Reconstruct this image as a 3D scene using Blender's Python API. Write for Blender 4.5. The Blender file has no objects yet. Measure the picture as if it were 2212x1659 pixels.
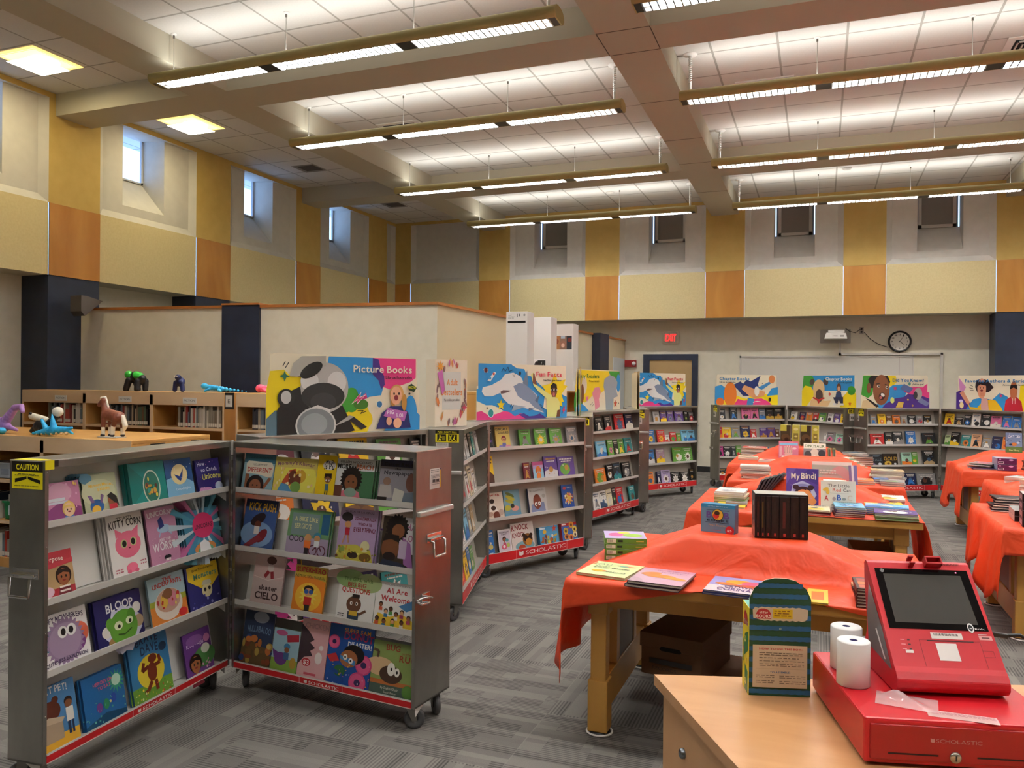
import bpy, bmesh, math, random
from math import sin, cos, pi, radians, atan2, hypot, sqrt, tan
from mathutils import Vector, Matrix
random.seed(7)
sc = bpy.context.scene
COL = sc.collection

# ------------------------------------------------------------------ camera
cam = bpy.data.cameras.new('camera'); camo = bpy.data.objects.new('camera', cam); COL.objects.link(camo)
YAW, PITCH, ROLL, FPX = radians(-21.129), radians(-0.0855), radians(0.5188), 1720.27
fw = Vector((sin(YAW)*cos(PITCH), cos(YAW)*cos(PITCH), sin(PITCH)))
rt0 = Vector((cos(YAW), -sin(YAW), 0)); up0 = rt0.cross(fw)
rt = cos(ROLL)*rt0 + sin(ROLL)*up0; up = -sin(ROLL)*rt0 + cos(ROLL)*up0
camo.matrix_world = Matrix(((rt.x, up.x, -fw.x, 0), (rt.y, up.y, -fw.y, 0), (rt.z, up.z, -fw.z, 1.6), (0, 0, 0, 1)))
cam.sensor_width = 36; cam.lens = FPX/2212*36; cam.clip_start = .05; cam.clip_end = 200
sc.camera = camo

# ------------------------------------------------------------------ world and exposure
W = bpy.data.worlds.new('evening_sky'); sc.world = W; W.use_nodes = True
bg = W.node_tree.nodes['Background']; bg.inputs[0].default_value = (.30, .52, .95, 1); bg.inputs[1].default_value = 1.5
sc.view_settings.view_transform = 'Standard'; sc.view_settings.look = 'None'
sc.view_settings.gamma = 1; sc.view_settings.use_curve_mapping = False
sc.view_settings.exposure = 1.36
LAMP_UP, LAMP_DOWN = 5.0, 86.0          # watts of every 4 m pendant

# ------------------------------------------------------------------ materials
def lin(h):
    h = h.lstrip('#'); r = []
    if len(h) == 3: h = ''.join(c*2 for c in h)
    for i in (0, 2, 4):
        c = int(h[i:i+2], 16)/255
        r.append(c/12.92 if c <= .04045 else ((c+.055)/1.055)**2.4)
    return (r[0], r[1], r[2], 1)
_m = {}
def new_mat(name):
    m = bpy.data.materials.new(name); m.use_nodes = True
    return m, m.node_tree, m.node_tree.nodes['Principled BSDF']
def M(hexc, rough=.5, metal=0.0, emit=0, name=None, spec=None):
    k = (hexc, rough, metal, emit, spec)
    if k in _m: return _m[k]
    m, nt, b = new_mat(name or 'surface_'+hexc.strip('#'))
    b.inputs['Base Color'].default_value = lin(hexc); b.inputs['Roughness'].default_value = rough; b.inputs['Metallic'].default_value = metal
    if spec is not None: b.inputs['Specular IOR Level'].default_value = spec
    if emit:
        b.inputs['Emission Color'].default_value = lin(hexc); b.inputs['Emission Strength'].default_value = emit
    _m[k] = m; return m
def noise_mix(name, c1, c2, scale, rough, stretch=(1, 1, 1), detail=4, lo=.35, hi=.65, metal=0, coord='Object', bump=0, dist=0):
    m, nt, b = new_mat(name); N = nt.nodes; Lk = nt.links
    tc = N.new('ShaderNodeTexCoord'); mp = N.new('ShaderNodeMapping'); mp.inputs['Scale'].default_value = stretch
    nz = N.new('ShaderNodeTexNoise'); nz.inputs['Scale'].default_value = scale; nz.inputs['Detail'].default_value = detail; nz.inputs['Distortion'].default_value = dist
    cr = N.new('ShaderNodeValToRGB'); cr.color_ramp.elements[0].position = lo; cr.color_ramp.elements[1].position = hi
    cr.color_ramp.elements[0].color = lin(c1); cr.color_ramp.elements[1].color = lin(c2)
    Lk.new(tc.outputs[coord], mp.inputs[0]); Lk.new(mp.outputs[0], nz.inputs[0]); Lk.new(nz.outputs[0], cr.inputs[0]); Lk.new(cr.outputs[0], b.inputs['Base Color'])
    b.inputs['Roughness'].default_value = rough; b.inputs['Metallic'].default_value = metal
    if bump:
        bp = N.new('ShaderNodeBump'); bp.inputs['Strength'].default_value = bump; bp.inputs['Distance'].default_value = .01
        Lk.new(nz.outputs[0], bp.inputs['Height']); Lk.new(bp.outputs[0], b.inputs['Normal'])
    return m
maple = noise_mix('maple_veneer', '#c08a4a', '#d0a05c', 3, .38, (1, 1, .12), 6, .3, .7, dist=1.2)
maple_edge = noise_mix('light_maple', '#cfae88', '#dcc09c', 4, .4, (.3, 1, 1), 5)
desk_wood = noise_mix('desk_maple', '#bf8c5c', '#cb9a6b', 2.2, .30, (1, 6, 1), 6, .3, .7, dist=.6)
desk_side = noise_mix('desk_side', '#b98a5a', '#c4966a', 3, .45, (1, 1, .3), 5)
pier_wood = noise_mix('birch_panel', '#b5762c', '#cf9646', 1.6, .42, (1, 1, .35), 7, .25, .75, dist=1.8)
oak = noise_mix('table_oak', '#b08036', '#c29448', 3.5, .4, (1, 1, .15), 6, .3, .7)
steel = noise_mix('brushed_aluminium', '#8f8d88', '#aaa8a2', 5, .30, (1, 1, .5), 6, .3, .7, metal=.92)
steel_dark = noise_mix('brushed_steel_dark', '#77746f', '#8f8c86', 5, .33, (1, 1, .5), 6, .3, .7, metal=.9)
chrome = M('#d8d8d8', .18, 1.0, name='chrome')
boardgrey = M('#b6b1a8', .45, .25, name='painted_shelf_back')
boardwhite = M('#d9d6d0', .5, name='white_shelf_back')
lipm = M('#d2cfc9', .35, .1, name='shelf_lip')
wallp = noise_mix('cream_wall_paint', '#d6cfbc', '#dbd4c2', 8, .7)
wallg = noise_mix('grey_wall_paint', '#cfcbc2', '#d4d0c7', 8, .7)
ceilp = M('#b9b29e', .75, name='soffit_paint')
cream = noise_mix('cream_acoustic_panel', '#dccb98', '#e2d2a0', 40, .8)
yellow = noise_mix('ochre_paint', '#c9a95c', '#d0b164', 6, .7)
navy = noise_mix('navy_paint', '#1c2336', '#222a40', 4, .5)
capw = M('#a8682f', .4, name='wood_cap')
rubber = M('#2a2a2b', .6, name='rubber'); rubber_g = M('#4a4a4c', .5, name='grey_rubber')
olive = M('#b3a66c', .42, name='olive_enamel')
white = M('#e6e3de', .5, name='white_plastic')
black = M('#141314', .4, name='black_plastic')
paper = M('#d8d2c4', .8, name='paper_pages')
redm = M('#c01722', .35, name='red_enamel')

def carpet_mat():
    m, nt, b = new_mat('patterned_grey_carpet_tile'); N = nt.nodes; Lk = nt.links
    tc = N.new('ShaderNodeTexCoord'); sx = N.new('ShaderNodeSeparateXYZ'); Lk.new(tc.outputs['Object'], sx.inputs[0])
    def ma(op, a, bb=None, c=None):
        n = N.new('ShaderNodeMath'); n.operation = op
        for i, v in enumerate((a, bb, c)):
            if v is None: continue
            if isinstance(v, (int, float)): n.inputs[i].default_value = v
            else: Lk.new(v, n.inputs[i])
        return n.outputs[0]
    def comb(a, bb):
        n = N.new('ShaderNodeCombineXYZ'); Lk.new(a, n.inputs[0]); Lk.new(bb, n.inputs[1]); return n.outputs[0]
    def wn(v):
        n = N.new('ShaderNodeTexWhiteNoise'); n.noise_dimensions = '2D'; Lk.new(v, n.inputs[0]); return n.outputs[0]
    X, Y = sx.outputs[0], sx.outputs[1]
    T = .61
    tx = ma('FLOOR', ma('DIVIDE', X, T)); ty = ma('FLOOR', ma('DIVIDE', Y, T))
    flip = ma('GREATER_THAN', wn(comb(tx, ty)), .5)
    inv = ma('SUBTRACT', 1, flip)
    A = ma('ADD', ma('MULTIPLY', X, flip), ma('MULTIPLY', Y, inv))      # along the stripes
    Bc = ma('ADD', ma('MULTIPLY', Y, flip), ma('MULTIPLY', X, inv))     # across the stripes
    c1 = ma('FLOOR', ma('DIVIDE', A, .16)); c2 = ma('FLOOR', ma('DIVIDE', Bc, .076))
    r1 = wn(comb(c1, c2)); r2 = wn(comb(ma('FLOOR', ma('DIVIDE', A, .305)), ma('ADD', ma('FLOOR', ma('DIVIDE', Bc, .038)), 31.0)))
    stripe = ma('ADD', ma('MULTIPLY', ma('SINE', ma('MULTIPLY', Bc, 2*pi/.0165)), .5), .5)
    stripe = ma('GREATER_THAN', stripe, .55)
    mask = ma('GREATER_THAN', r1, .42)
    v = ma('MULTIPLY', ma('MULTIPLY', stripe, mask), .42)
    v = ma('ADD', v, ma('MULTIPLY', r2, .35))
    edge = ma('MINIMUM', ma('FRACT', ma('DIVIDE', X, T)), ma('FRACT', ma('DIVIDE', Y, T)))
    v = ma('SUBTRACT', v, ma('MULTIPLY', ma('LESS_THAN', edge, .008), .25))
    nz = N.new('ShaderNodeTexNoise'); nz.inputs['Scale'].default_value = 260; nz.inputs['Detail'].default_value = 2; Lk.new(tc.outputs['Object'], nz.inputs[0])
    v = ma('ADD', v, ma('MULTIPLY', ma('SUBTRACT', nz.outputs[0], .5), .5))
    cr = N.new('ShaderNodeValToRGB'); e = cr.color_ramp.elements
    e[0].position = 0; e[0].color = lin('#75716c'); e[1].position = .85; e[1].color = lin('#3f3d3b')
    Lk.new(v, cr.inputs[0]); Lk.new(cr.outputs[0], b.inputs['Base Color']); b.inputs['Roughness'].default_value = .95
    b.inputs['Specular IOR Level'].default_value = .15
    bp = N.new('ShaderNodeBump'); bp.inputs['Strength'].default_value = .4; bp.inputs['Distance'].default_value = .004; bp.invert = True
    Lk.new(v, bp.inputs['Height']); Lk.new(bp.outputs[0], b.inputs['Normal'])
    return m
def tile_mat():
    m, nt, b = new_mat('acoustic_ceiling_tile'); N = nt.nodes; Lk = nt.links
    tc = N.new('ShaderNodeTexCoord'); mp = N.new('ShaderNodeMapping'); mp.inputs['Location'].default_value = (5.28, -6.13, 0)
    br = N.new('ShaderNodeTexBrick'); br.offset = 0; br.squash = 1
    br.inputs['Scale'].default_value = 1; br.inputs['Brick Width'].default_value = .61; br.inputs['Row Height'].default_value = .61
    br.inputs['Mortar Size'].default_value = .011; br.inputs['Mortar Smooth'].default_value = .05; br.inputs['Bias'].default_value = 0
    br.inputs['Color1'].default_value = lin('#d6d3cd'); br.inputs['Color2'].default_value = lin('#dad7d1'); br.inputs['Mortar'].default_value = lin('#a8a49c')
    nz = N.new('ShaderNodeTexNoise'); nz.inputs['Scale'].default_value = 60; nz.inputs['Detail'].default_value = 6
    mx = N.new('ShaderNodeMix'); mx.data_type = 'RGBA'; mx.blend_type = 'MULTIPLY'; mx.inputs[0].default_value = .14
    Lk.new(tc.outputs['Object'], mp.inputs[0]); Lk.new(mp.outputs[0], br.inputs[0]); Lk.new(tc.outputs['Object'], nz.inputs[0])
    Lk.new(br.outputs[0], mx.inputs[6]); Lk.new(nz.outputs[0], mx.inputs[7]); Lk.new(mx.outputs[2], b.inputs['Base Color'])
    bp = N.new('ShaderNodeBump'); bp.inputs['Strength'].default_value = .5; bp.inputs['Distance'].default_value = .008; bp.invert = True
    Lk.new(br.outputs['Fac'], bp.inputs['Height']); Lk.new(bp.outputs[0], b.inputs['Normal'])
    b.inputs['Roughness'].default_value = .9
    return m
carpet = carpet_mat(); tiles = tile_mat()
def cloth_mat():
    m, nt, b = new_mat('orange_plastic_tablecloth'); N = nt.nodes; Lk = nt.links
    b.inputs['Base Color'].default_value = lin('#f2542a'); b.inputs['Roughness'].default_value = .42
    tr = N.new('ShaderNodeBsdfTranslucent'); tr.inputs[0].default_value = lin('#f04e20')
    mx = N.new('ShaderNodeMixShader'); mx.inputs[0].default_value = .22; out = N['Material Output']
    Lk.new(b.outputs[0], mx.inputs[1]); Lk.new(tr.outputs[0], mx.inputs[2]); Lk.new(mx.outputs[0], out.inputs[0])
    tc = N.new('ShaderNodeTexCoord'); nz = N.new('ShaderNodeTexNoise'); nz.inputs['Scale'].default_value = 5; nz.inputs['Detail'].default_value = 3; nz.inputs['Distortion'].default_value = 1
    Lk.new(tc.outputs['Object'], nz.inputs[0])
    bp = N.new('ShaderNodeBump'); bp.inputs['Strength'].default_value = .55; bp.inputs['Distance'].default_value = .035
    Lk.new(nz.outputs[0], bp.inputs['Height']); Lk.new(bp.outputs[0], b.inputs['Normal'])
    return m
cloth = cloth_mat()

# ------------------------------------------------------------------ mesh helpers
class MB:
    def __init__(s): s.v = []; s.f = []; s.mi = []; s.mats = []; s.sm = []
    def m(s, mat):
        if mat not in s.mats: s.mats.append(mat)
        return s.mats.index(mat)
    def face(s, pts, mat, smooth=False):
        n = len(s.v); s.v += [tuple(p) for p in pts]; s.f.append(tuple(range(n, n+len(pts)))); s.mi.append(s.m(mat)); s.sm.append(smooth)
    def raw(s, vs, fs, mat, smooth=False):
        n = len(s.v); s.v += [tuple(p) for p in vs]; k = s.m(mat)
        for f in fs: s.f.append(tuple(i+n for i in f)); s.mi.append(k); s.sm.append(smooth)
    def box(s, x0, y0, z0, x1, y1, z1, mat, side=None):
        v = [(x0, y0, z0), (x1, y0, z0), (x1, y1, z0), (x0, y1, z0), (x0, y0, z1), (x1, y0, z1), (x1, y1, z1), (x0, y1, z1)]
        fs = [(0, 3, 2, 1), (4, 5, 6, 7), (0, 1, 5, 4), (1, 2, 6, 5), (2, 3, 7, 6), (3, 0, 4, 7)]
        s.raw(v, fs, mat)
        return s
    def bbox(s, x0, y0, z0, x1, y1, z1, mat, r=.004):
        b = bmesh.new(); bmesh.ops.create_cube(b, size=1)
        for v in b.verts: v.co = Vector(((x0+x1)/2+v.co.x*(x1-x0), (y0+y1)/2+v.co.y*(y1-y0), (z0+z1)/2+v.co.z*(z1-z0)))
        bmesh.ops.bevel(b, geom=list(b.edges), offset=r, segments=2, affect='EDGES', profile=.5)
        b.verts.index_update(); s.raw([v.co[:] for v in b.verts], [[v.index for v in f.verts] for f in b.faces], mat, False); b.free(); return s
    def prism(s, poly, a0, a1, mat, axis='y', smooth=False):
        n = len(poly)
        def P(p, a):
            if axis == 'y': return (p[0], a, p[1])
            if axis == 'x': return (a, p[0], p[1])
            return (p[0], p[1], a)
        v = [P(p, a0) for p in poly]+[P(p, a1) for p in poly]
        s.raw(v, [tuple(range(n)), tuple(range(2*n-1, n-1, -1))], mat)
        s.raw(v, [(i, (i+1) % n, n+(i+1) % n, n+i) for i in range(n)], mat, smooth); return s
    def tube(s, pts, r, mat, n=8, cap=True):
        pts = [Vector(p) for p in pts]; rings = []
        for i, p in enumerate(pts):
            d = (pts[min(i+1, len(pts)-1)]-pts[max(i-1, 0)]).normalized()
            a = Vector((0, 0, 1)) if abs(d.z) < .9 else Vector((1, 0, 0))
            u = d.cross(a).normalized(); w = d.cross(u); rr = r[i] if isinstance(r, (list, tuple)) else r
            rings.append([p+(u*cos(2*pi*k/n)+w*sin(2*pi*k/n))*rr for k in range(n)])
        v = [q for R in rings for q in R]; fs = []
        for i in range(len(rings)-1):
            for k in range(n): fs.append((i*n+k, i*n+(k+1) % n, (i+1)*n+(k+1) % n, (i+1)*n+k))
        s.raw(v, fs, mat, True)
        if cap: s.raw(rings[0], [tuple(range(n))], mat); s.raw(rings[-1], [tuple(range(n))], mat)
        return s
    def lathe(s, prof, c, mat, n=24, axis='z', smooth=True):
        v = []; fs = []
        for (r, h) in prof:
            for k in range(n):
                a = 2*pi*k/n; p = (r*cos(a), r*sin(a), h)
                if axis == 'x': p = (p[2], p[0], p[1])
                if axis == 'y': p = (p[0], p[2], p[1])
                v.append((c[0]+p[0], c[1]+p[1], c[2]+p[2]))
        for i in range(len(prof)-1):
            for k in range(n): fs.append((i*n+k, i*n+(k+1) % n, (i+1)*n+(k+1) % n, (i+1)*n+k))
        s.raw(v, fs, mat, smooth); return s
    def build(s, name, parent=None, loc=None, rz=None, matrix=None):
        me = bpy.data.meshes.new(name); me.from_pydata(s.v, [], s.f)
        for m_ in s.mats: me.materials.append(m_)
        me.polygons.foreach_set('material_index', s.mi); me.polygons.foreach_set('use_smooth', s.sm); me.update()
        o = bpy.data.objects.new(name, me); COL.objects.link(o)
        if parent: o.parent = parent
        if loc: o.location = loc
        if rz is not None: o.rotation_euler = (0, 0, rz)
        return o
def tag(o, label=None, cat=None, group=None, kind=None):
    if label: o['label'] = label
    if cat: o['category'] = cat
    if group: o['group'] = group
    if kind: o['kind'] = kind
    return o
def empty(name, loc=(0, 0, 0), rz=0, label=None, cat=None, group=None):
    o = bpy.data.objects.new(name, None); COL.objects.link(o); o.empty_display_size = .1
    o.location = loc; o.rotation_euler = (0, 0, rz); return tag(o, label, cat, group)
def clone(root):
    r = root.copy(); COL.objects.link(r)
    for ch in list(root.children):
        c = ch.copy(); COL.objects.link(c); c.parent = r
        for g in list(ch.children):
            d = g.copy(); COL.objects.link(d); d.parent = c
    return r
def struct(name, mb):
    o = mb.build(name); o['kind'] = 'structure'; return o

# ------------------------------------------------------------------ lettering
CH = sorted(set("ABCDEFGHIJKLMNOPQRSTUVWXYZabcdefghijklmnopqrstuvwxyz0123456789&'!?.,:$%-ñ¿áéíóú"))
GL = {}
def make_glyphs():
    tmp = []
    for bold in (0, 1):
        for c in CH:
            cu = bpy.data.curves.new('g', 'FONT'); cu.body = c; cu.size = 1; cu.resolution_u = 3
            if bold: cu.offset = .022
            o = bpy.data.objects.new('g', cu); COL.objects.link(o); tmp.append((bold, c, o, cu))
    bpy.context.view_layer.update(); dg = bpy.context.evaluated_depsgraph_get()
    for bold, c, o, cu in tmp:
        me = o.evaluated_get(dg).to_mesh()
        vs = [(v.co.x, v.co.y) for v in me.vertices]; fs = [tuple(p.vertices) for p in me.polygons]
        x0 = min(v[0] for v in vs); x1 = max(v[0] for v in vs)
        GL[(bold, c)] = ([(x-x0, y) for x, y in vs], fs, x1-x0); o.evaluated_get(dg).to_mesh_clear()
    for bold, c, o, cu in tmp: bpy.data.objects.remove(o); bpy.data.curves.remove(cu)
make_glyphs()
def text2d(s, x0, x1, y0, h, bold=1, arc=0, rot=0):
    """glyph polygons fitted in x0..x1, baseline y0, cap height h"""
    capH = .72; k = h/capH; adv = []; x = 0
    for c in s:
        if c == ' ': adv.append((None, x)); x += .26; continue
        g = GL.get((bold, c)) or GL[(bold, 'o')]; adv.append((g, x)); x += g[2]+.075
    tw = max(x-.075, .01); kx = (x1-x0)/tw; out = []
    for g, gx in adv:
        if g is None: continue
        vs, fs, w = g; mid = (gx+w/2)/tw-.5
        dy = -arc*(mid*mid)*4+arc + rot*mid
        out.append(([(x0+(gx+vx)*kx, y0+vy*k+dy) for vx, vy in vs], fs))
    return out
PAL = dict(black='#1b1a1c', white='#e9e6e0', grey='#8d8c8c', red='#c22a2c', orange='#e07a28', yellow='#edc62c', green='#5e9a3c', navy='#20264f', blue='#2d6fb5', purple='#5b3f86',
           pink='#dc6f9c', silver='#c9c7c8', maroon='#6b1f2e', cream='#e4d8b6', teal='#2f8a8c', brown='#6d4a2e', magenta='#b0307a', mint='#a9d4bd', peach='#e9b48a', mauve='#a68aa0',
           lilac='#b9a8cf', tan='#b79a6c', gold='#c39a35', cat='#cfcfc6', dog='#c9b79c', photo='#b9a79a', comic='#c9c3b6', round='#c7b46a', face='#8a5d45')
PAL.update({'light': '#7fc0dd', 'dark': '#2b2e33', 'pale': '#bcd09a'})
def art(mb, items, w, h, y=0, e=.00012, x0=0, z0=0, gloss=.32, P=None):
    """draws flat artwork on the plane y, x 0..w, z 0..h"""
    k = 0
    if P is None: P = lambda a, b, d: (x0+a, y-d, z0+b)
    for it in items:
        k += 1; t = it[0]; d = e*k
        if t == 'r':
            _, a, b, c, dd, col = it; pts = [(a*w, b*h), (c*w, b*h), (c*w, dd*h), (a*w, dd*h)]; mb.face([P(px, pz, d) for px, pz in pts], M(col, gloss))
        elif t == 'e':
            _, cx, cy, rx, ry, col = it[:6]; ro = it[6] if len(it) > 6 else 0; pts = []
            for i in range(24):
                a = 2*pi*i/24; ux, uz = rx*w*cos(a), ry*w*sin(a); pts.append((cx*w+ux*cos(ro)-uz*sin(ro), cy*h+ux*sin(ro)+uz*cos(ro)))
            mb.face([P(px, pz, d) for px, pz in pts], M(col, gloss))
        elif t == 'p':
            _, pl, col = it; vs = [Vector((p[0]*w, p[1]*h, 0)) for p in pl]
            from mathutils.geometry import tessellate_polygon
            tr = tessellate_polygon([vs]); mb.raw([P(v.x, v.y, d) for v in vs], [tuple(t3) for t3 in tr], M(col, gloss))
        elif t == 's':
            _, cx, cy, r, col = it[:5]; n = it[5] if len(it) > 5 else 5; q = it[6] if len(it) > 6 else .45; pts = []
            for i in range(2*n):
                a = pi/2+pi*i/n; rr = r*w*(1 if i % 2 == 0 else q); pts.append((cx*w+rr*cos(a), cy*h+rr*sin(a)))
            c0 = P(cx*w, cy*h, d); vs = [c0]+[P(px, pz, d) for px, pz in pts]
            mb.raw(vs, [(0, i+1, (i+1) % (2*n)+1) for i in range(2*n)], M(col, gloss))
        elif t in 'tu':
            _, s, a, b, y0_, hh, col = it[:7]; arc = it[7] if len(it) > 7 else 0
            for vs, fs in text2d(s, a*w, b*w, y0_*h, hh*h, 1 if t == 't' else 0, arc*h):
                mb.raw([P(px, pz, d) for px, pz in vs], fs, M(col, gloss))
        elif t == 'l':
            _, pl, th, col = it
            for (xa, ya), (xb, yb) in zip(pl[:-1], pl[1:]):
                A = Vector((xa*w, ya*h)); B_ = Vector((xb*w, yb*h)); n_ = (B_-A); n_ = Vector((-n_.y, n_.x)).normalized()*th*w/2
                mb.face([P(p.x, p.y, d) for p in (A-n_, B_-n_, B_+n_, A+n_)], M(col, gloss))
def kid(cx, cy, s, skin, hair, shirt, asp=1.3, face=1):
    """simple figure: hair, head, shoulders.  s in cover widths"""
    q = s/asp
    L = [('p', [(cx-s*1.1, cy-q*3.2), (cx-s*.75, cy-q*1.35), (cx+s*.75, cy-q*1.35), (cx+s*1.1, cy-q*3.2)], shirt),
         ('e', cx, cy+q*.22, s*1.12, s*1.1, hair), ('r', cx-s*.22, cy-q*1.5, cx+s*.22, cy-q*.7, skin), ('e', cx, cy, s*.85, s*1.0, skin),
         ('p', [(cx-s*.95, cy+q*.35), (cx-s*.6, cy+q*1.1), (cx+s*.6, cy+q*1.1), (cx+s*.95, cy+q*.35), (cx, cy+q*.7)], hair)]
    if face: L += [('e', cx-s*.32, cy+q*.05, s*.12, s*.15, '#1a1512'), ('e', cx+s*.32, cy+q*.05, s*.12, s*.15, '#1a1512'), ('e', cx, cy-q*.48, s*.26, s*.11, '#8a2a2a')]
    return L
def speck(seed, n, cols, x0=0, x1=1, y0=0, y1=1, r=.04):
    R = random.Random(seed); return [('e', R.uniform(x0, x1), R.uniform(y0, y1), r*R.uniform(.4, 1.2), r*R.uniform(.4, 1.2), R.choice(cols)) for _ in range(n)]
def bars(x0, x1, ys, hgt, col, seed=1):
    """unreadable lines of lettering"""
    R = random.Random(seed); L = []
    for y in ys:
        x = x0
        while x < x1-.02:
            wd = R.uniform(.03, .11); L.append(('r', x, y, min(x+wd, x1), y+hgt, col)); x += wd+.02
    return L
# ================================================================== THE ROOM
CZ = 4.85; XL, YF = -8.17, 14.42; XLL, YFF = -8.59, 14.90; XR, YB = 7.6, -4.5
def room():
    mb = MB(); mb.box(XLL-.1, YB-.1, -.1, XR+.1, YFF+.1, 0, carpet); struct('floor', mb)
    mb = MB(); mb.box(XLL-.5, YB-.1, CZ, XR+.1, YF+.5, CZ+.1, tiles); struct('ceiling', mb)
    # dropped beams
    def beam(n, x0, y0, x1, y1, z=4.585):
        mb = MB(); mb.box(x0, y0, z, x1, y1, CZ-.001, ceilp); struct(n, mb)
    k = 1
    YS = [(6.60, 7.08), (11.24, 11.70), (1.97, 2.43), (-2.66, -2.2)]
    for (x0, x1) in ((-6.20, -5.74), (-1.81, -1.35), (2.70, 3.16)):
        beam('trim_%d' % k, x0, YB, x1, YF+.0, 4.585); k += 1
    for y0, y1 in YS:
        for x0, x1 in ((XL-.0, -6.20), (-5.74, -1.81), (-1.35, 2.70), (3.16, XR)):
            z = 4.585 if x0 > -6.3 else 4.60
            beam('trim_%d' % k, x0, y0, x1, y1, z); k += 1
    # joint lines on the middle soffit
    mb = MB()
    for y in (6.60, 7.08, 8.4, 9.8, 10.9, 12.6): mb.box(-1.81, y-.004, 4.583, -1.35, y+.004, 4.586, M('#5c544a', .8))
    for x in (-1.81, -1.35): mb.box(x-.004, 6.60, 4.583, x+.004, 7.08, 4.586, M('#5c544a', .8))
    struct('trim_%d' % k, mb)

def upper_wall(name, F, s0, s1, piers, slots, shutters):
    """F(s, d, z): s along the wall, d outward.  piers/slots are (s0, s1)"""
    mb = MB(); z0, z1, z2, zt = 2.78, 3.60, 4.79, CZ
    def q(a, b, c, d, mat): mb.face([F(*a), F(*b), F(*c), F(*d)], mat)
    def R(sa, sb, za, zb, mat, d=0): q((sa, d, za), (sb, d, za), (sb, d, zb), (sa, d, zb), mat)
    q((s0, 0, z0), (s1, 0, z0), (s1, .5, z0), (s0, .5, z0), ceilp)     # underside
    pr = [(s0-.01, s0)]+sorted(piers)+[(s1, s1+.01)]
    for a, b in piers:
        R(a, b, z1, zt, yellow)
        # wood panel stands 12 mm proud
        R(a+.004, b-.004, z0, z1-.004, pier_wood, -.012)
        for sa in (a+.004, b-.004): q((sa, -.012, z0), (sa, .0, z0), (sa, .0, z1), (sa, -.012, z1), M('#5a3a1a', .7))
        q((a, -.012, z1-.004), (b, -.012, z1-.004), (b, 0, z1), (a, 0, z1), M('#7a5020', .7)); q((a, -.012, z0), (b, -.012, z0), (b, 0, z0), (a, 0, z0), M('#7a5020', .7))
    for i in range(len(pr)-1):
        a, b = pr[i][1], pr[i+1][0]
        if b-a < .05: continue
        R(a, b, z0, z1, cream); R(a, b, z2, zt, yellow)
        o, dp = .09, .06                                            # splayed border of the sunk panel
        q((a, 0, z1), (b, 0, z1), (b-o, dp, z1+o), (a+o, dp, z1+o), wallg)
        q((a, 0, z1), (a+o, dp, z1+o), (a+o, dp, z2), (a, 0, z2), wallg); q((b, 0, z1), (b-o, dp, z1+o), (b-o, dp, z2), (b, 0, z2), wallg)
        q((a, 0, z2), (b, 0, z2), (b, dp, z2), (a, dp, z2), wallg)
        sl = [t for t in slots if a < t[0] < b]
        if not sl: R(a+o, b-o, z1+o, z2, wallg, dp); continue
        c, e = sl[0]; zs = 3.80; D = .46; zw = 4.24
        R(a+o, c, z1+o, z2, wallg, dp); R(e, b-o, z1+o, z2, wallg, dp); R(c, e, z1+o, zs, wallg, dp)
        q((c, dp, zs), (e, dp, zs), (e, D, zw), (c, D, zw), wallg)
        for t in (c, e): q((t, dp, zs), (t, D, zw), (t, D, z2+.03), (t, dp, z2+.03), wallg)
        q((c, dp, z2), (e, dp, z2), (e, D, z2+.03), (c, D, z2+.03), wallg)
    struct(name, mb)
    # windows
    for n, (c, e) in enumerate(slots):
        D = .46; zw = 4.24; zt_ = 4.82
        w = MB()
        def wb(sa, sb, za, zb, da, db, mat):
            P = [F(sa, da, za), F(sb, db, zb)]
            w.box(min(P[0][0], P[1][0]), min(P[0][1], P[1][1]), za, max(P[0][0], P[1][0]), max(P[0][1], P[1][1]), zb, mat)
        if shutters:
            fr = M('#cfcac2', .5); wb(c+.02, e-.02, zw, zt_, D-.005, D+.02, M('#8f8a83', .8))
            for sa, sb, za, zb in ((c+.05, c+.10, zw+.0, zt_), (e-.10, e-.05, zw+.0, zt_), (c+.05, e-.05, zw, zw+.05)): wb(sa, sb, za, zb, D-.03, D, fr)
            for sa in (c+.07, e-.08): wb(sa, sa+.012, zw+.02, zw+.032, D-.034, D-.03, black)
            nm = 'window_%d' % (n+10)
        else:
            dk = M('#141619', .4)
            wb(c, c+.035, zw, zt_, D-.06, D, dk); wb(e-.03, e, zw, zt_, D-.03, D, M('#c9cdd2', .5)); wb(c, e, zw, zw+.02, D-.03, D, M('#c9cdd2', .5)); wb(c+.1, c+.125, zw, zt_-.1, D-.05, D, dk)
            if n == 1: wb(c+.16, c+.2, zw, 4.72, D-.05, D, dk); wb(c, c+.22, 4.70, 4.72, D-.05, D, dk)
            nm = 'window_%d' % (n+1)
        o = struct(nm, w)
        if not shutters:
            g = MB(); a, b = F(c, D+.01, zw), F(e, D+.015, zt_)
            gm = bpy.data.materials.get('window_glass')
            if not gm:
                gm, nt, bb = new_mat('window_glass'); bb.inputs['Transmission Weight'].default_value = 1; bb.inputs['Roughness'].default_value = .02; bb.inputs['IOR'].default_value = 1.02; bb.inputs['Base Color'].default_value = (.95, .97, 1, 1)
            g.box(min(a[0], b[0]), min(a[1], b[1]), zw, max(a[0], b[0]), max(a[1], b[1]), zt_, gm); g.build('pane', o)
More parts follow.
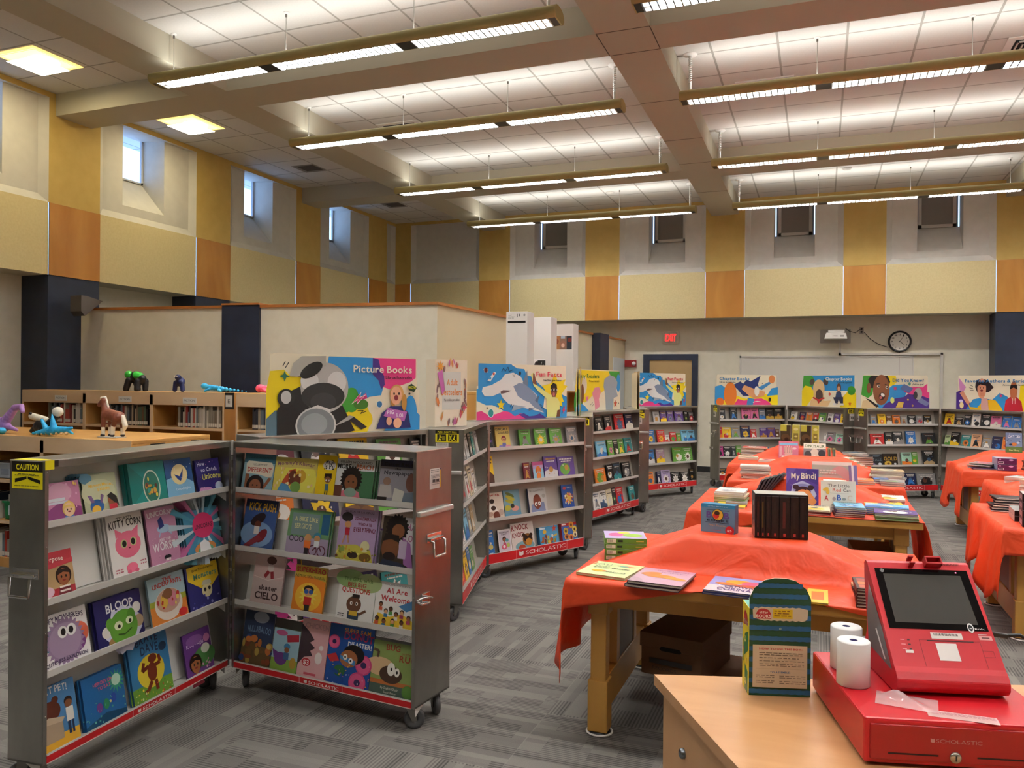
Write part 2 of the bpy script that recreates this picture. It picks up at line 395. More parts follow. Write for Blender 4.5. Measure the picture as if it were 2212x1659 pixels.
def walls():
    upper_wall('wall_left', lambda s, d, z: (XL-d, s, z), YB, YF, [(y, y+.69) for y in (-2.56, -.27, 2.02, 4.24, 6.52, 8.81, 11.09, 13.38)],
               [(5.33, 6.01), (7.60, 8.28), (9.87, 10.55), (12.14, 12.82), (3.05, 3.73)], False)
    upper_wall('wall_far', lambda s, d, z: (s, YF+d, z), XL, XR, [(-8.17, -7.81), (-6.29, -5.64), (-4.12, -3.47), (-1.91, -1.24), (.35, 1.0), (2.57, 3.22), (4.8, 5.45)],
               [(-5.16, -4.50), (-2.94, -2.28), (-.76, -.10), (1.46, 2.12), (3.68, 4.34)], True)
    mb = MB(); mb.box(XLL-.1, YB, 0, XLL, YFF, 2.79, wallp); mb.box(XLL, 7.3, 2.40, XLL+.02, 8.8, 2.43, M('#dfe2e2', .4)); struct('wall_left_lower', mb)
    mb = MB(); mb.box(XLL, YFF, 0, XR, YFF+.1, 2.79, wallp); struct('wall_far_lower', mb)
    mb = MB(); mb.box(XR, YB, 0, XR+.1, YFF, CZ, wallp); struct('wall_right', mb)
    mb = MB(); mb.box(XLL, YB-.1, 0, XR, YB, CZ, wallp); struct('wall_back', mb)
    mb = MB(); mb.box(XLL, YFF-.012, 0, XR, YFF, .10, M('#17181a', .6)); struct('baseboard_far', mb)
    mb = MB(); mb.box(XLL, YB, 0, XLL+.012, YFF, .10, M('#17181a', .6)); struct('baseboard_left', mb)
    for i, (x0, y0, x1, y1) in enumerate(((XLL, 6.52, XL+.0, 7.21), (XLL, 8.81, XL, 9.5), (XLL, 11.09, XL, 11.78), (XLL, 4.24, XL, 4.93), (2.57, YF, 3.22, YFF), (4.8, YF, 5.45, YFF))):
        mb = MB(); mb.box(x0, y0, 0, x1, y1, 2.779, navy); struct('trim_%d' % (40+i), mb)
    # low partition round the bookshelves
    zp = 2.44; cx, cy = -3.74, 7.49; lx, ly = -8.25, 6.95; ex, ey = -3.46, 14.89
    def slab(p, q, th, z0, z1, mat, mb):
        d = Vector((q[0]-p[0], q[1]-p[1])).normalized(); n = Vector((-d.y, d.x))*th
        mb.prism([(p[0], p[1]), (q[0], q[1]), (q[0]+n.x, q[1]+n.y), (p[0]+n.x, p[1]+n.y)], z0, z1, mat, 'z')
    mb = MB(); slab((lx, ly), (cx, cy), .14, 0, zp-.03, wallp, mb); struct('wall_partition', mb)
    mb = MB(); slab((cx, cy), (ex, ey), .14, 0, zp-.03, M('#cdbfa0', .7), mb); struct('wall_partition_side', mb)
    mb = MB(); slab((lx, ly-.02), (cx+.02, cy-.02), .18, zp-.03, zp, capw, mb); struct('trim_60', mb)
    mb = MB(); slab((cx+.02, cy-.02), (ex+.02, ey), .18, zp-.03, zp, capw, mb); struct('trim_61', mb)
    d = Vector((cx-lx, cy-ly)).normalized()
    for i, (s0, s1) in enumerate(((2.0, 2.47),)):
        a = Vector((lx, ly))+d*s0; b = Vector((lx, ly))+d*s1; n = Vector((-d.y, d.x))
        mb = MB(); A = a-n*.035; B_ = b-n*.035
        mb.prism([tuple(A), tuple(B_), tuple(b+n*.16), tuple(a+n*.16)], 0, zp-.0, navy, 'z'); mb.prism([tuple(A-n*.012), tuple(B_-n*.012), tuple(b+n*.17), tuple(a+n*.17)], zp, zp+.02, capw, 'z'); struct('trim_%d' % (62+i), mb)
    d2 = Vector((ex-cx, ey-cy)).normalized(); n2 = Vector((d2.y, -d2.x))
    a = Vector((cx, cy))+d2*5.35; b = a+d2*.5
    mb = MB(); mb.prism([tuple(a+n2*.14), tuple(b+n2*.14), tuple(b-n2*.16), tuple(a-n2*.16)], 0, zp, navy, 'z'); struct('trim_64', mb)
    mb = MB(); a = Vector((cx, cy))+d2*6.6; b = a+d2*.75; mb.prism([tuple(a+n2*.01), tuple(b+n2*.01), tuple(b-n2*.01), tuple(a-n2*.01)], 0, 2.08, M('#cfd6da', .5), 'z'); struct('door_2', mb)
    # exit door with navy frame
    mb = MB(); y = YFF
    mb.box(-3.10, y-.05, 0, -2.98, y, 2.16, navy); mb.box(-2.20, y-.05, 0, -2.09, y, 2.16, navy); mb.box(-2.98, y-.05, 2.05, -2.20, y, 2.16, navy)
    mb.box(-2.98, y-.03, 0, -2.20, y-.005, 2.05, M('#a88a5c', .5)); d1 = struct('door_1', mb)
    h = MB(); h.lathe([(.001, -.06), (.03, -.06), (.03, -.03), (.012, -.02), (.012, 0)], (-2.28, y-.03, 1.0), chrome, 12, 'y'); h.build('door_handle', d1)
    # whiteboard, raceway
    mb = MB(); fr = M('#cfcac3', .4)
    mb.box(-1.32, y-.015, .95, 1.45, y-.002, 2.11, M('#d3cec6', .25)); mb.box(-1.35, y-.025, 2.09, 1.47, y-.003, 2.12, fr); mb.box(-1.35, y-.025, .95, -1.32, y-.003, 2.12, fr); mb.box(1.45, y-.025, .95, 1.47, y-.003, 2.12, fr)
    o = mb.build('whiteboard'); tag(o, 'wide white marker board on the far wall under the clock', 'whiteboard')
    mb = MB(); c = M('#c3bdb4', .5)
    for b_ in ((.30, 2.13, .34, 2.34), (.30, 2.13, 1.90, 2.165), (1.86, .9, 1.90, 2.165)): mb.box(b_[0], y-.045, b_[1], b_[2], y-.001, b_[3], c)
    tag(mb.build('cable_raceway'), 'thin grey cable trunking bending round the whiteboard on far wall', 'cable duct')
room(); walls()

# ------------------------------------------------------------------ wall fittings
def fittings():
    y = YFF
    t = empty('exit_sign', (-2.59, y, 2.47), 0, 'small white exit sign with red letters high on the far wall', 'sign')
    mb = MB(); mb.bbox(-.15, -.06, -.12, .15, 0, .12, M('#c9b9a6', .5), .008); mb.build('housing', t)
    mb = MB(); art(mb, [('r', .0, .0, 1, 1, '#b3a79a')], .25, .19, -.061, x0=-.125, z0=-.095); mb.build('face_plate', t)
    mb = MB(); em = M('#ff1a1a', .5, emit=1.6)
    for vs, fs in text2d('EXIT', -.1, .1, -.065, .13, 1): mb.raw([(a, -.064, b) for a, b in vs], fs, em)
    mb.build('lettering', t)
    t = empty('fire_alarm', (-3.345, y, 1.985), 0, 'red fire alarm strobe beside the navy framed door', 'alarm')
    mb = MB(); mb.bbox(-.11, -.05, -.065, .02, 0, .065, M('#a01d22', .4), .006); mb.bbox(.02, -.045, -.065, .11, 0, .065, M('#9a2528', .4), .006); mb.build('body', t)
    mb = MB(); mb.lathe([(.001, -.075), (.03, -.07), (.038, -.05), (.038, -.04)], (.065, 0, 0), M('#e6e6e6', .15), 14, 'y'); mb.build('strobe', t)
    # clock
    t = empty('wall_clock', (1.25, y, 2.355), 0, 'round black rimmed wall clock on the far wall', 'clock')
    mb = MB(); mb.lathe([(.148, -.045), (.165, -.065), (.18, -.05), (.18, 0)], (0, 0, 0), black, 40, 'y'); mb.build('rim', t)
    mb = MB(); mb.lathe([(.0005, -.043), (.15, -.043)], (0, 0, 0), M('#e3e0d8', .3), 40, 'y'); mb.build('dial', t)
    mb = MB()
    for n in range(1, 13):
        a = pi/2-2*pi*n/12; s = str(n); r = .118
        for vs, fs in text2d(s, r*cos(a)-.0095*len(s), r*cos(a)+.0095*len(s), r*sin(a)-.013, .027, 1): mb.raw([(px, -.0445, pz) for px, pz in vs], fs, black)
    mb.build('numerals', t)
    for ln, wd, ang, nm in ((.085, .008, radians(-38), 'hour_hand'), (.12, .006, radians(57), 'minute_hand')):
        mb = MB(); u = Vector((cos(ang), 0, sin(ang))); v = Vector((-sin(ang), 0, cos(ang))); o_ = Vector((0, -.047, 0))
        mb.face([o_-u*.02-v*wd/2, o_+u*ln-v*wd/2, o_+u*ln+v*wd/2, o_-u*.02+v*wd/2], black); mb.build(nm, t)
    mb = MB(); mb.tube([(1.25, y-.01, 2.19), (1.245, y-.01, 1.7), (1.24, y-.01, 1.3)], .006, M('#5a3240', .6), 6); tag(mb.build('hanging_cord'), 'thin maroon cord hanging from the clock down the wall', 'cord')
    t = empty('wall_outlet', (.66, y, 2.55), 0, 'small metal power outlet between projector and clock', 'outlet')
    mb = MB(); mb.bbox(-.035, -.008, -.06, .035, 0, .06, M('#a79f96', .4), .003); mb.build('plate', t)
    for z in (-.025, .025):
        mb = MB(); mb.lathe([(.001, -.03), (.016, -.03), (.016, 0)], (0, 0, z), black, 10, 'y'); mb.build('plug', t)
    mb = MB(); mb.tube([(.70, y-.03, 2.52), (.80, y-.03, 2.40), (.93, y-.03, 2.31), (1.07, y-.03, 2.26)], .006, black, 6); tag(mb.build('clock_cable'), 'black cable drooping from the outlet to the clock', 'cable')
    mb = MB(); mb.tube([(.40, y-.25, 2.575), (.47, y-.12, 2.53), (.56, y-.04, 2.51), (.64, y-.03, 2.57)], .006, black, 6); tag(mb.build('projector_cable'), 'black cable from the projector to the outlet', 'cable')
    t = empty('projector', (.255, y, 2.46), 0, 'white ultra short throw projector on wall bracket above whiteboard', 'projector')
    mb = MB(); mb.bbox(-.255, -.02, -.12, .235, 0, .115, M('#a8a19a', .5), .006); mb.build('wall_plate', t)
    mb = MB(); mb.prism([(-.19, -.06), (.17, -.06), (.15, .03), (.06, .045), (-.16, .04)], -.33, -.05, white, 'y'); mb.build('body', t)
    mb = MB(); mb.bbox(-.13, -.28, .045, .13, -.03, .095, white, .008); mb.bbox(-.05, -.2, .09, .1, -.05, .105, M('#c9c6c0', .5), .003); mb.build('mount_head', t)
    mb = MB(); mb.box(.06, -.331, -.03, .12, -.33, .0, M('#9f9a95', .6)); mb.box(-.04, -.332, -.02, .02, -.33, -.01, M('#77716c', .6)); mb.build('vent_grille', t)
    # sconce on navy column
    mb = MB(); mb.prism([(-.05, -.12), (.0, -.17), (.24, .02), (.02, .06), (-.05, .06)], -.17, 0, M('#6a625c', .35, .7), 'y')
    o = mb.build('wall_sconce', loc=(XL+.17, 6.72, 2.49), rz=pi/2); tag(o, 'grey angular wall lamp on the left navy column', 'wall lamp')
    # poster with rail on partition side
    t = empty('hanging_poster', (-3.52, 10.2, 2.0), pi/2, 'narrow poster hanging from a grey rail on the partition side', 'poster')
    mb = MB(); mb.tube([(-.35, -.02, .10), (.35, -.02, .10)], .018, M('#8c8a86', .3, .6), 8); mb.build('rail', t)
    mb = MB(); mb.box(-.33, -.008, -.62, .22, -.003, .09, M('#c9c0b2', .7)); art(mb, [('r', .0, .1, 1, .68, '#8a6f3e')]+speck(3, 26, ['#2a2320', '#c29b3c', '#8a2f28', '#cfc7b8', '#3a2c20'], 0, 1, .1, .66, .12)+bars(.1, .9, (.76, .84), .03, '#3a3a3a'), .55, .71, -.009, x0=-.33, z0=-.62); mb.build('sheet', t)
fittings()

# ------------------------------------------------------------------ ceiling fittings
def ceiling_things():
    # yellow recessed lights over the aisle
    proto = None
    for i, (x, y, lb) in enumerate(((-7.475, 5.84, 'yellow square recessed ceiling light, nearest above the left aisle'), (-7.475, 7.96, 'yellow square recessed ceiling light beyond the first aisle beam'))):
        t = empty('recessed_light', (x, y, CZ), 0, lb, 'ceiling light', 'yellow recessed lights above the left aisle')
        mb = MB(); R = .29; yl = M('#ffe9a0', .6)
        for a in ((-R, -R, R, -R), (R, -R, R, R), (R, R, -R, R), (-R, R, -R, -R)): mb.face([(a[0], a[1], -.004), (a[2], a[3], -.004), (a[2]*.8, a[3]*.8, -.03+.02), (a[0]*.8, a[1]*.8, -.01)], M('#ffdf80', .6, emit=.55))
        mb.build('reflector', t)
        mb = MB(); mb.box(-.25, -.25, -.009, .25, .25, -.0065, M('#ffe48a', .5, emit=1.1)); mb.build('diffuser', t)
        mb = MB(); mb.lathe([(.001, -.035), (.10, -.03), (.14, -.012), (.15, -.010)], (.05, .02, 0), M('#fff6c8', .5, emit=5), 20); mb.build('lamp_bowl', t)
        l = bpy.data.lights.new('lamp_glow', 'AREA'); l.shape = 'SQUARE'; l.size = .4; l.energy = 5; l.color = (1, .86, .55)
        lo = bpy.data.objects.new('lamp_glow', l); COL.objects.link(lo); lo.parent = t; lo.location = (0, 0, -.06); lo.visible_camera = True
    for i, (x, y, lb) in enumerate(((-7.31, 10.23, 'dark square recess in the aisle ceiling before the third beam'), (-7.33, 12.87, 'dark square recess in the aisle ceiling near the far corner'))):
        mb = MB(); mb.box(-.19, -.19, -.004, .19, .19, -.001, M('#8b8378', .8)); mb.box(-.12, -.15, -.006, .17, .12, -.004, M('#4c4337', .8))
        tag(mb.build('unlit_recessed_light', loc=(x, y, CZ)), lb, 'ceiling light', 'unlit recesses above the left aisle')
    t = empty('return_air_grille', (-.58, 9.02, CZ), 0, 'black slatted air grille in the right ceiling bay', 'air vent')
    mb = MB(); mb.box(-.30, -.19, -.012, .30, .19, -.001, white); mb.build('frame', t)
    mb = MB(); mb.box(-.27, -.16, -.014, .27, .16, -.0125, M('#0c0c0c', .9))
    for k in range(19): mb.box(-.262+k*.029, -.16, -.02, -.256+k*.029, .16, -.014, M('#5a5652', .6))
    mb.build('slats', t)
    for x, y, lb in ((-4.98, 9.05, 'square louvred air diffuser in the left ceiling bay'), (1.9, 8.85, 'square louvred air diffuser near the right photo edge')):
        t = empty('air_diffuser', (x, y, CZ), 0, lb, 'air vent', 'square ceiling diffusers')
        mb = MB(); mb.box(-.29, -.29, -.01, .29, .29, -.001, white); mb.build('frame', t)
        mb = MB(); mb.box(-.22, -.22, -.012, .22, .22, -.0105, M('#1a1a1a', .9))
        for k in (0.2, .15, .1, .05):
            for a in ((-k, -k, k, -k+.012), (-k, k-.012, k, k), (-k, -k, -k+.012, k), (k-.012, -k, k, k)): mb.box(a[0], a[1], -.026, a[2], a[3], -.012, M('#cfcac2', .5))
        mb.build('louvres', t)
    for x, y, lb in ((-3.35, 13.2, 'small round sprinkler cover in the far left bay ceiling'), (.35, 12.9, 'small round sprinkler cover in the far right bay ceiling'), (.2, 9.2, 'small white dome on the ceiling beside the air grille')):
        mb = MB(); mb.lathe([(.001, -.03), (.05, -.022), (.07, -.003)], (0, 0, 0), M('#c4bfb6', .5), 18); tag(mb.build('sprinkler_cover', loc=(x, y, CZ)), lb, 'sprinkler')
ceiling_things()

def pendant_proto():
    """4 m pendant: origin at left end of its axis, tube along +x"""
    t = empty('pendant_light')
    Lg = 3.98; w = .115
    body = MB(); prof = []
    for i in range(13):
        a = radians(200-220*i/12); prof.append((w*cos(a)*1.0, .045*sin(a)+.0))
    # outer shell (open in the middle on top), olive
    sec = [(-.075, -.052), (-.105, -.035), (-.118, -.005), (-.108, .025), (-.08, .045), (-.045, .052), (-.045, .046), (-.078, .039), (-.10, .02), (-.108, -.003), (-.097, -.030), (-.070, -.045)]
    body.prism(sec, 0, Lg, olive, 'x', True); body.prism([(-a, b) for a, b in sec], 0, Lg, olive, 'x', True)
    body.build('shell', t)
    for x0, x1 in ((-.012, 0), (Lg, Lg+.012)):
        mb = MB(); mb.prism([(-.075, -.055), (-.105, -.035), (-.118, -.005), (-.108, .025), (-.08, .045), (-.03, .056), (.03, .056), (.08, .045), (.108, .025), (.118, -.005), (.105, -.035), (.075, -.055)], x0, x1, olive, 'x'); mb.build('end_cap', t)
    lv = M('#c3c6cc', .16, .9, name='louvre_metal'); dark = M('#35332f', .3, .6); tubem = M('#fff4e6', .5, emit=2, name='fluorescent_tube')
    seg = [(.05, 1.22), (1.36, 2.60), (2.74, 3.92)]
    for a, b in seg:
        mb = MB()
        for yy in (-.072, .072): mb.box(a, yy-.002, -.053, b, yy+.002, -.012, lv)
        mb.box(a, -.002, -.053, b, .002, -.03, lv)
        n = int((b-a)/.055)
        for k in range(n+1):
            x = a+(b-a)*k/n; mb.raw([(x-.006, -.07, -.053), (x+.006, -.07, -.053), (x+.001, -.07, -.022), (x-.001, -.07, -.022), (x-.006, .07, -.053), (x+.006, .07, -.053), (x+.001, .07, -.022), (x-.001, .07, -.022)], [(0, 1, 5, 4), (1, 2, 6, 5), (3, 0, 4, 7), (0, 1, 2, 3), (4, 5, 6, 7)], lv)
        mb.build('louvre', t)
        mb = MB(); mb.tube([(a, -.035, -.022), (b, -.035, -.022)], .008, tubem, 8); mb.tube([(a, .035, -.022), (b, .035, -.022)], .008, tubem, 8); mb.build('tube_lamp', t)
    mb = MB()
    for a, b in ((.0, .05), (1.22, 1.36), (2.60, 2.74), (3.92, Lg)): mb.box(a, -.075, -.05, b, .075, -.02, dark)
    mb.box(0, -.07, .0, Lg, .07, .003, M('#e8e4da', .5)); mb.build('spine', t)
    for x in (.19, 1.46, 2.73):
        mb = MB(); mb.tube([(x, 0, .05), (x, 0, .40)], .0035, M('#b9b5ad', .4, .5), 6); mb.lathe([(.001, .40), (.022, .405), (.028, .417)], (x, 0, 0), white, 12); mb.tube([(x, 0, .375), (x, 0, .405)], .009, M('#77726a', .4), 8); mb.build('suspension_cable', t)
    x = 3.9
    mb = MB(); mb.tube([(x, 0, .05), (x, 0, .14)], .014, white, 8)
    pts = [(x+.013*cos(k*1.3), .013*sin(k*1.3), .14+.26*k/60) for k in range(61)]; mb.tube(pts, .007, white, 6); mb.lathe([(.001, .40), (.06, .405), (.07, .417)], (x, 0, 0), white, 18); mb.build('power_cord', t)
    for nm, z, rx, pw in (('uplight', .06, pi, LAMP_UP), ('downlight', -.006, 0, LAMP_DOWN)):
        l = bpy.data.lights.new(nm, 'AREA'); l.shape = 'RECTANGLE'; l.size = 3.7; l.size_y = .10; l.energy = pw; l.color = (1, .99, .96)
        lo = bpy.data.objects.new(nm, l); COL.objects.link(lo); lo.parent = t; lo.location = (Lg/2, 0, z); lo.rotation_euler = (rx, 0, 0)
    return t
def pendants():
    p = pendant_proto(); first = True
    ords = {5.83: 'nearest', 7.95: 'second from the camera', 10.45: 'third from the camera', 13.05: 'farthest', 3.4: 'added just overhead', .2: 'added behind the camera'}
    for bay, x0, flip in (('left', -5.88, 0), ('right', -1.30, 1), ('unseen outer', 3.2, 1)):  # outer bay is out of view, its pendants added only for lighting
        for y in (.2, 3.4, 5.83, 7.95, 10.45, 13.05):  # first two rows hang out of view, added for the light they give
            o = p if first else clone(p); first = False
            # in the right bay the power cord is at the left end
            if flip: o.location = (x0+3.98, y, 4.432); o.rotation_euler = (0, 0, pi)
            else: o.location = (x0, y, 4.432)
            tag(o, 'long olive pendant light with louvres, %s in the %s ceiling bay' % (ords[y], bay), 'pendant light', 'pendant lights of the %s bay' % bay)
pendants()
BOOKS=[
('L',0,-0.034,0.202,0.156,'L1',1),
('L',0,0.236,0.184,0.167,'L2',5),
('L',0,0.498,0.236,0.191,'L3',2),
('L',0,0.730,0.189,0.188,'L4',1),
('L',0,0.947,0.186,0.168,'L5',1),
('L',1,-0.010,0.171,0.182,'L6',1),
('L',1,0.390,0.211,0.277,'L7',4),
('L',1,0.624,0.196,0.269,'L8',1),
('L',1,0.869,0.292,0.219,'L9',4),
('L',2,0.033,0.238,0.211,'L10',1),
('L',2,0.311,0.270,0.203,'L11',2),
('L',2,0.631,0.246,0.222,'L12',1),
('L',2,0.892,0.264,0.216,'L13',1),
('L',3,0.013,0.201,0.247,'L14',1),
('L',3,0.252,0.225,0.214,'L15',2),
('L',3,0.522,0.252,0.293,'L16',2),
('L',3,0.875,0.203,0.210,'L17',1),
('R',0,0.017,0.213,0.191,'R1',1),
('R',0,0.233,0.277,0.183,'R2',1),
('R',0,0.510,0.152,0.206,'R3',1),
('R',0,0.631,0.227,0.194,'R4',4),
('R',0,0.889,0.215,0.204,'R5',1),
('R',1,0.006,0.220,0.253,'R6',1),
('R',1,0.323,0.268,0.225,'R7',2),
('R',1,0.644,0.226,0.253,'R8',2),
('R',1,0.904,0.197,0.237,'R9',1),
('R',2,0.088,0.204,0.250,'R10',1),
('R',2,0.366,0.199,0.225,'R11',1),
('R',2,0.649,0.220,0.217,'R12',1),
('R',2,0.872,0.228,0.205,'R13',1),
('R',3,-0.008,0.203,0.268,'R14',1),
('R',3,0.228,0.173,0.208,'R15',1),
('R',3,0.405,0.177,0.278,'R16',1),
('R',3,0.583,0.267,0.280,'R17',1),
('R',3,0.853,0.248,0.242,'R18',1),
('C',0,0.031,0.055,0.181,'dark purple',1),
('C',0,0.124,0.158,0.184,'C2',1),
('C',0,0.390,0.129,0.152,'green grey cat',1),
('C',0,0.573,0.138,0.154,'green yellow cat',1),
('C',0,0.757,0.148,0.153,'green grey dog',1),
('C',0,0.970,0.132,0.157,'grey photo',1),
('C',1,0.021,0.086,0.234,'yellow',1),
('C',1,0.445,0.074,0.156,'maroon',1),
('C',1,0.557,0.125,0.157,'C10',1),
('C',1,0.695,0.164,0.196,'purple silver',1),
('C',1,0.868,0.211,0.182,'purple green',1),
('C',2,0.031,0.190,0.218,'C13',1),
('C',2,0.229,0.182,0.225,'C14',1),
('C',2,0.515,0.214,0.217,'C15',1),
('C',2,0.927,0.148,0.215,'C16',1),
('C',3,0.035,0.081,0.200,'blue round',1),
('C',3,0.166,0.144,0.190,'C18',1),
('C',3,0.314,0.264,0.224,'C19',1),
('C',3,0.644,0.231,0.157,'C20',1),
('C',3,0.923,0.197,0.158,'C21',1),
('D',0,0.149,0.179,0.169,'black comic',1),
('D',0,0.371,0.148,0.180,'black red',1),
('D',0,0.619,0.233,0.198,'red',1),
('D',0,0.893,0.187,0.189,'navy',1),
('D',1,0.189,0.229,0.187,'light blue',1),
('D',1,0.457,0.131,0.193,'green pink',1),
('D',1,0.594,0.121,0.184,'black white',1),
('D',1,0.715,0.138,0.188,'green yellow',1),
('D',1,0.878,0.188,0.191,'teal red',1),
('D',2,0.160,0.242,0.169,'orange green',1),
('D',2,0.449,0.143,0.194,'black white',1),
('D',2,0.598,0.183,0.202,'dark teal',1),
('D',2,0.830,0.205,0.193,'black grey',1),
('D',3,0.119,0.156,0.196,'white grey',1),
('D',3,0.280,0.153,0.197,'white',1),
('D',3,0.441,0.132,0.199,'cream',1),
('D',3,0.583,0.084,0.207,'dark green',1),
('D',3,0.673,0.170,0.198,'red blue',1),
('D',3,1.014,0.174,0.181,'teal brown',1),
('E',0,0.254,0.115,0.159,'silver',1),
('E',0,0.395,0.119,0.170,'purple yellow',1),
('E',0,0.538,0.120,0.168,'purple grey',1),
('E',0,0.695,0.173,0.166,'purple grey',1),
('E',0,0.895,0.068,0.159,'black green',1),
('E',0,0.976,0.126,0.148,'black red',1),
('E',1,0.134,0.144,0.194,'blue yellow',1),
('E',1,0.336,0.153,0.190,'red yellow',1),
('E',1,0.496,0.084,0.113,'white red',1),
('E',1,0.595,0.129,0.151,'red green',1),
('E',1,0.737,0.091,0.133,'green',1),
('E',1,0.837,0.128,0.175,'light blue yellow',1),
('E',1,0.972,0.146,0.171,'light blue yellow',1),
('E',1,1.128,0.056,0.120,'grey blue',1),
('E',2,0.137,0.144,0.207,'blue white',1),
('E',2,0.325,0.167,0.217,'mauve yellow',1),
('E',2,0.661,0.209,0.219,'green white',1),
('E',2,0.873,0.203,0.217,'green white',1),
('E',3,0.141,0.126,0.179,'orange',1),
('E',3,0.342,0.070,0.181,'navy white',1),
('E',3,0.431,0.184,0.194,'lilac white',1),
('E',3,0.625,0.188,0.153,'black white',1),
('E',3,0.823,0.182,0.145,'black white',1),
('E',3,1.032,0.124,0.185,'black',1),
('F',0,0.016,0.110,0.166,'black white',1),
('F',0,0.208,0.122,0.198,'black blue',1),
('F',0,0.408,0.144,0.198,'pink black',1),
('F',0,0.559,0.137,0.196,'pink black',1),
('F',0,0.710,0.103,0.172,'grey blue',1),
('F',0,0.826,0.135,0.187,'black gold',1),
('F',0,0.972,0.140,0.181,'black gold',1),
('F',1,0.009,0.060,0.182,'red orange',1),
('F',1,0.083,0.146,0.175,'yellow red',1),
('F',1,0.239,0.143,0.180,'grey green',1),
('F',1,0.396,0.158,0.201,'navy yellow',1),
('F',1,0.561,0.101,0.146,'red white',1),
('F',1,0.727,0.116,0.166,'purple',1),
('F',1,0.851,0.140,0.171,'purple',1),
('F',1,0.997,0.066,0.144,'brown white',1),
('F',2,0.012,0.081,0.172,'magenta black',1),
('F',2,0.107,0.121,0.171,'black white',1),
('F',2,0.242,0.071,0.170,'dark grey',1),
('F',2,0.320,0.093,0.179,'green red',1),
('F',2,0.781,0.109,0.146,'blue black',1),
('F',3,0.010,0.134,0.116,'black white',1),
('F',3,0.158,0.128,0.121,'black grey',1),
('F',3,0.300,0.122,0.112,'black yellow',1),
('G',0,0.023,0.135,0.137,'white yellow',1),
('G',0,0.213,0.136,0.140,'navy red',1),
('G',0,0.367,0.125,0.136,'orange',1),
('G',0,0.508,0.112,0.141,'red black',1),
('G',0,0.622,0.142,0.143,'green white',1),
('G',0,0.806,0.101,0.137,'white black',1),
('G',0,0.930,0.115,0.142,'purple white',1),
('G',0,1.059,0.072,0.141,'yellow',1),
('G',1,0.733,0.050,0.127,'white pink',1),
('G',1,0.781,0.155,0.157,'grey pink',1),
('G',1,0.960,0.157,0.140,'mint pink',1),
('H',0,0.091,0.091,0.143,'grey blue',1),
('H',0,0.209,0.120,0.156,'yellow orange',1),
('H',0,0.340,0.080,0.138,'brown',1),
('H',0,0.439,0.115,0.138,'orange brown',1),
('H',0,0.565,0.102,0.126,'grey face',1),
('H',0,0.685,0.122,0.137,'black white',1),
('H',0,0.812,0.109,0.132,'grey red',1),
('H',0,0.933,0.121,0.138,'black white',1),
('H',1,0.094,0.212,0.167,'red white',1),
('H',1,0.324,0.120,0.185,'black white',1),
('H',1,0.449,0.154,0.196,'dark grey',1),
('H',1,0.655,0.155,0.202,'blue white',1),
('H',1,0.922,0.204,0.177,'dark green tan',1),
('H',2,0.097,0.190,0.167,'H3a',1),
('H',2,0.294,0.232,0.172,'H3b',1),
('H',2,0.591,0.160,0.188,'mint orange',1),
('H',2,0.758,0.088,0.192,'green yellow',1),
('H',2,0.939,0.176,0.216,'black tan',1),
('H',3,0.650,0.170,0.184,'navy blue',1),
('H',3,0.836,0.312,0.175,'grey black',1),
('I',0,0.024,0.147,0.168,'yellow red',1),
('I',0,0.191,0.125,0.127,'black tan',1),
('I',0,0.328,0.110,0.161,'black blue',1),
('I',0,0.450,0.120,0.185,'white black',1),
('I',0,0.587,0.136,0.185,'black white',1),
('I',0,0.728,0.149,0.162,'pink',1),
('I',0,0.894,0.123,0.174,'blue pink',1),
('I',0,1.028,0.126,0.163,'blue grey',1),
('I',1,0.027,0.087,0.153,'pale green',1),
('I',1,0.118,0.136,0.201,'black yellow',1),
('I',1,0.285,0.149,0.171,'teal orange',1),
('I',1,0.440,0.145,0.192,'peach black',1),
('I',1,0.608,0.129,0.166,'grey white',1),
('I',1,0.748,0.138,0.181,'navy blue',1),
('I',1,0.896,0.105,0.182,'orange red',1),
]
# ================================================================== DISPLAY CASES
CASES = {  # left end, right end of the front edge (seen from the front), depth, label, sticker side, which end is free
 'L': ((-2.765, 2.20), (-2.865, 3.35), .17, 'aluminium rolling book case nearest the camera at far left, caution sticker on end'),
 'R': ((-2.83, 3.33), (-1.70, 3.21), .30, 'aluminium rolling book case nearest the camera, open backed, handle on its right end'),
 'P': ((-2.94, 3.66), (-2.43, 4.74), .28, 'aluminium rolling book case under the Picture Books sign'),
 'Q': ((-2.21, 4.83), (-2.52, 5.97), .29, 'aluminium book case seen edge-on under the Adult Bestsellers sign'),
 'C': ((-2.51, 5.97), (-1.99, 7.02), .29, 'aluminium rolling book case under the nearer shark sign'),
 'D1': ((-2.03, 7.40), (-2.33, 8.47), .27, 'aluminium book case seen edge-on between shark sign and Easy Readers sign'),
 'D': ((-2.33, 8.50), (-2.05, 9.64), .29, 'aluminium rolling book case under the Easy Readers sign'),
 'E1': ((-1.98, 9.88), (-2.28, 10.93), .27, 'aluminium book case seen edge-on just before the farther shark sign'),
 'E': ((-2.28, 10.95), (-1.67, 11.9), .29, 'aluminium rolling book case under the farther shark sign'),
 'F': ((-1.45, 12.67), (-.5, 13.3), .29, 'aluminium rolling book case under the left Chapter Books sign'),
 'G': ((-.47, 13.25), (.33, 12.4), .29, 'aluminium rolling book case under the right Chapter Books sign'),
 'H': ((.62, 12.23), (1.6, 12.83), .29, 'aluminium rolling book case under the Did You Know sign'),
 'I': ((1.62, 12.83), (2.45, 11.95), .29, 'aluminium rolling book case under the Favorite Authors sign'),
}
HC, HB = 1.284, .115
LIPS = {k: (1.07, .78, .49, .20) for k in CASES}; LIPS['L'] = LIPS['R'] = (1.05, .75, .47, .15)
LEAN = .19
_cas = {}
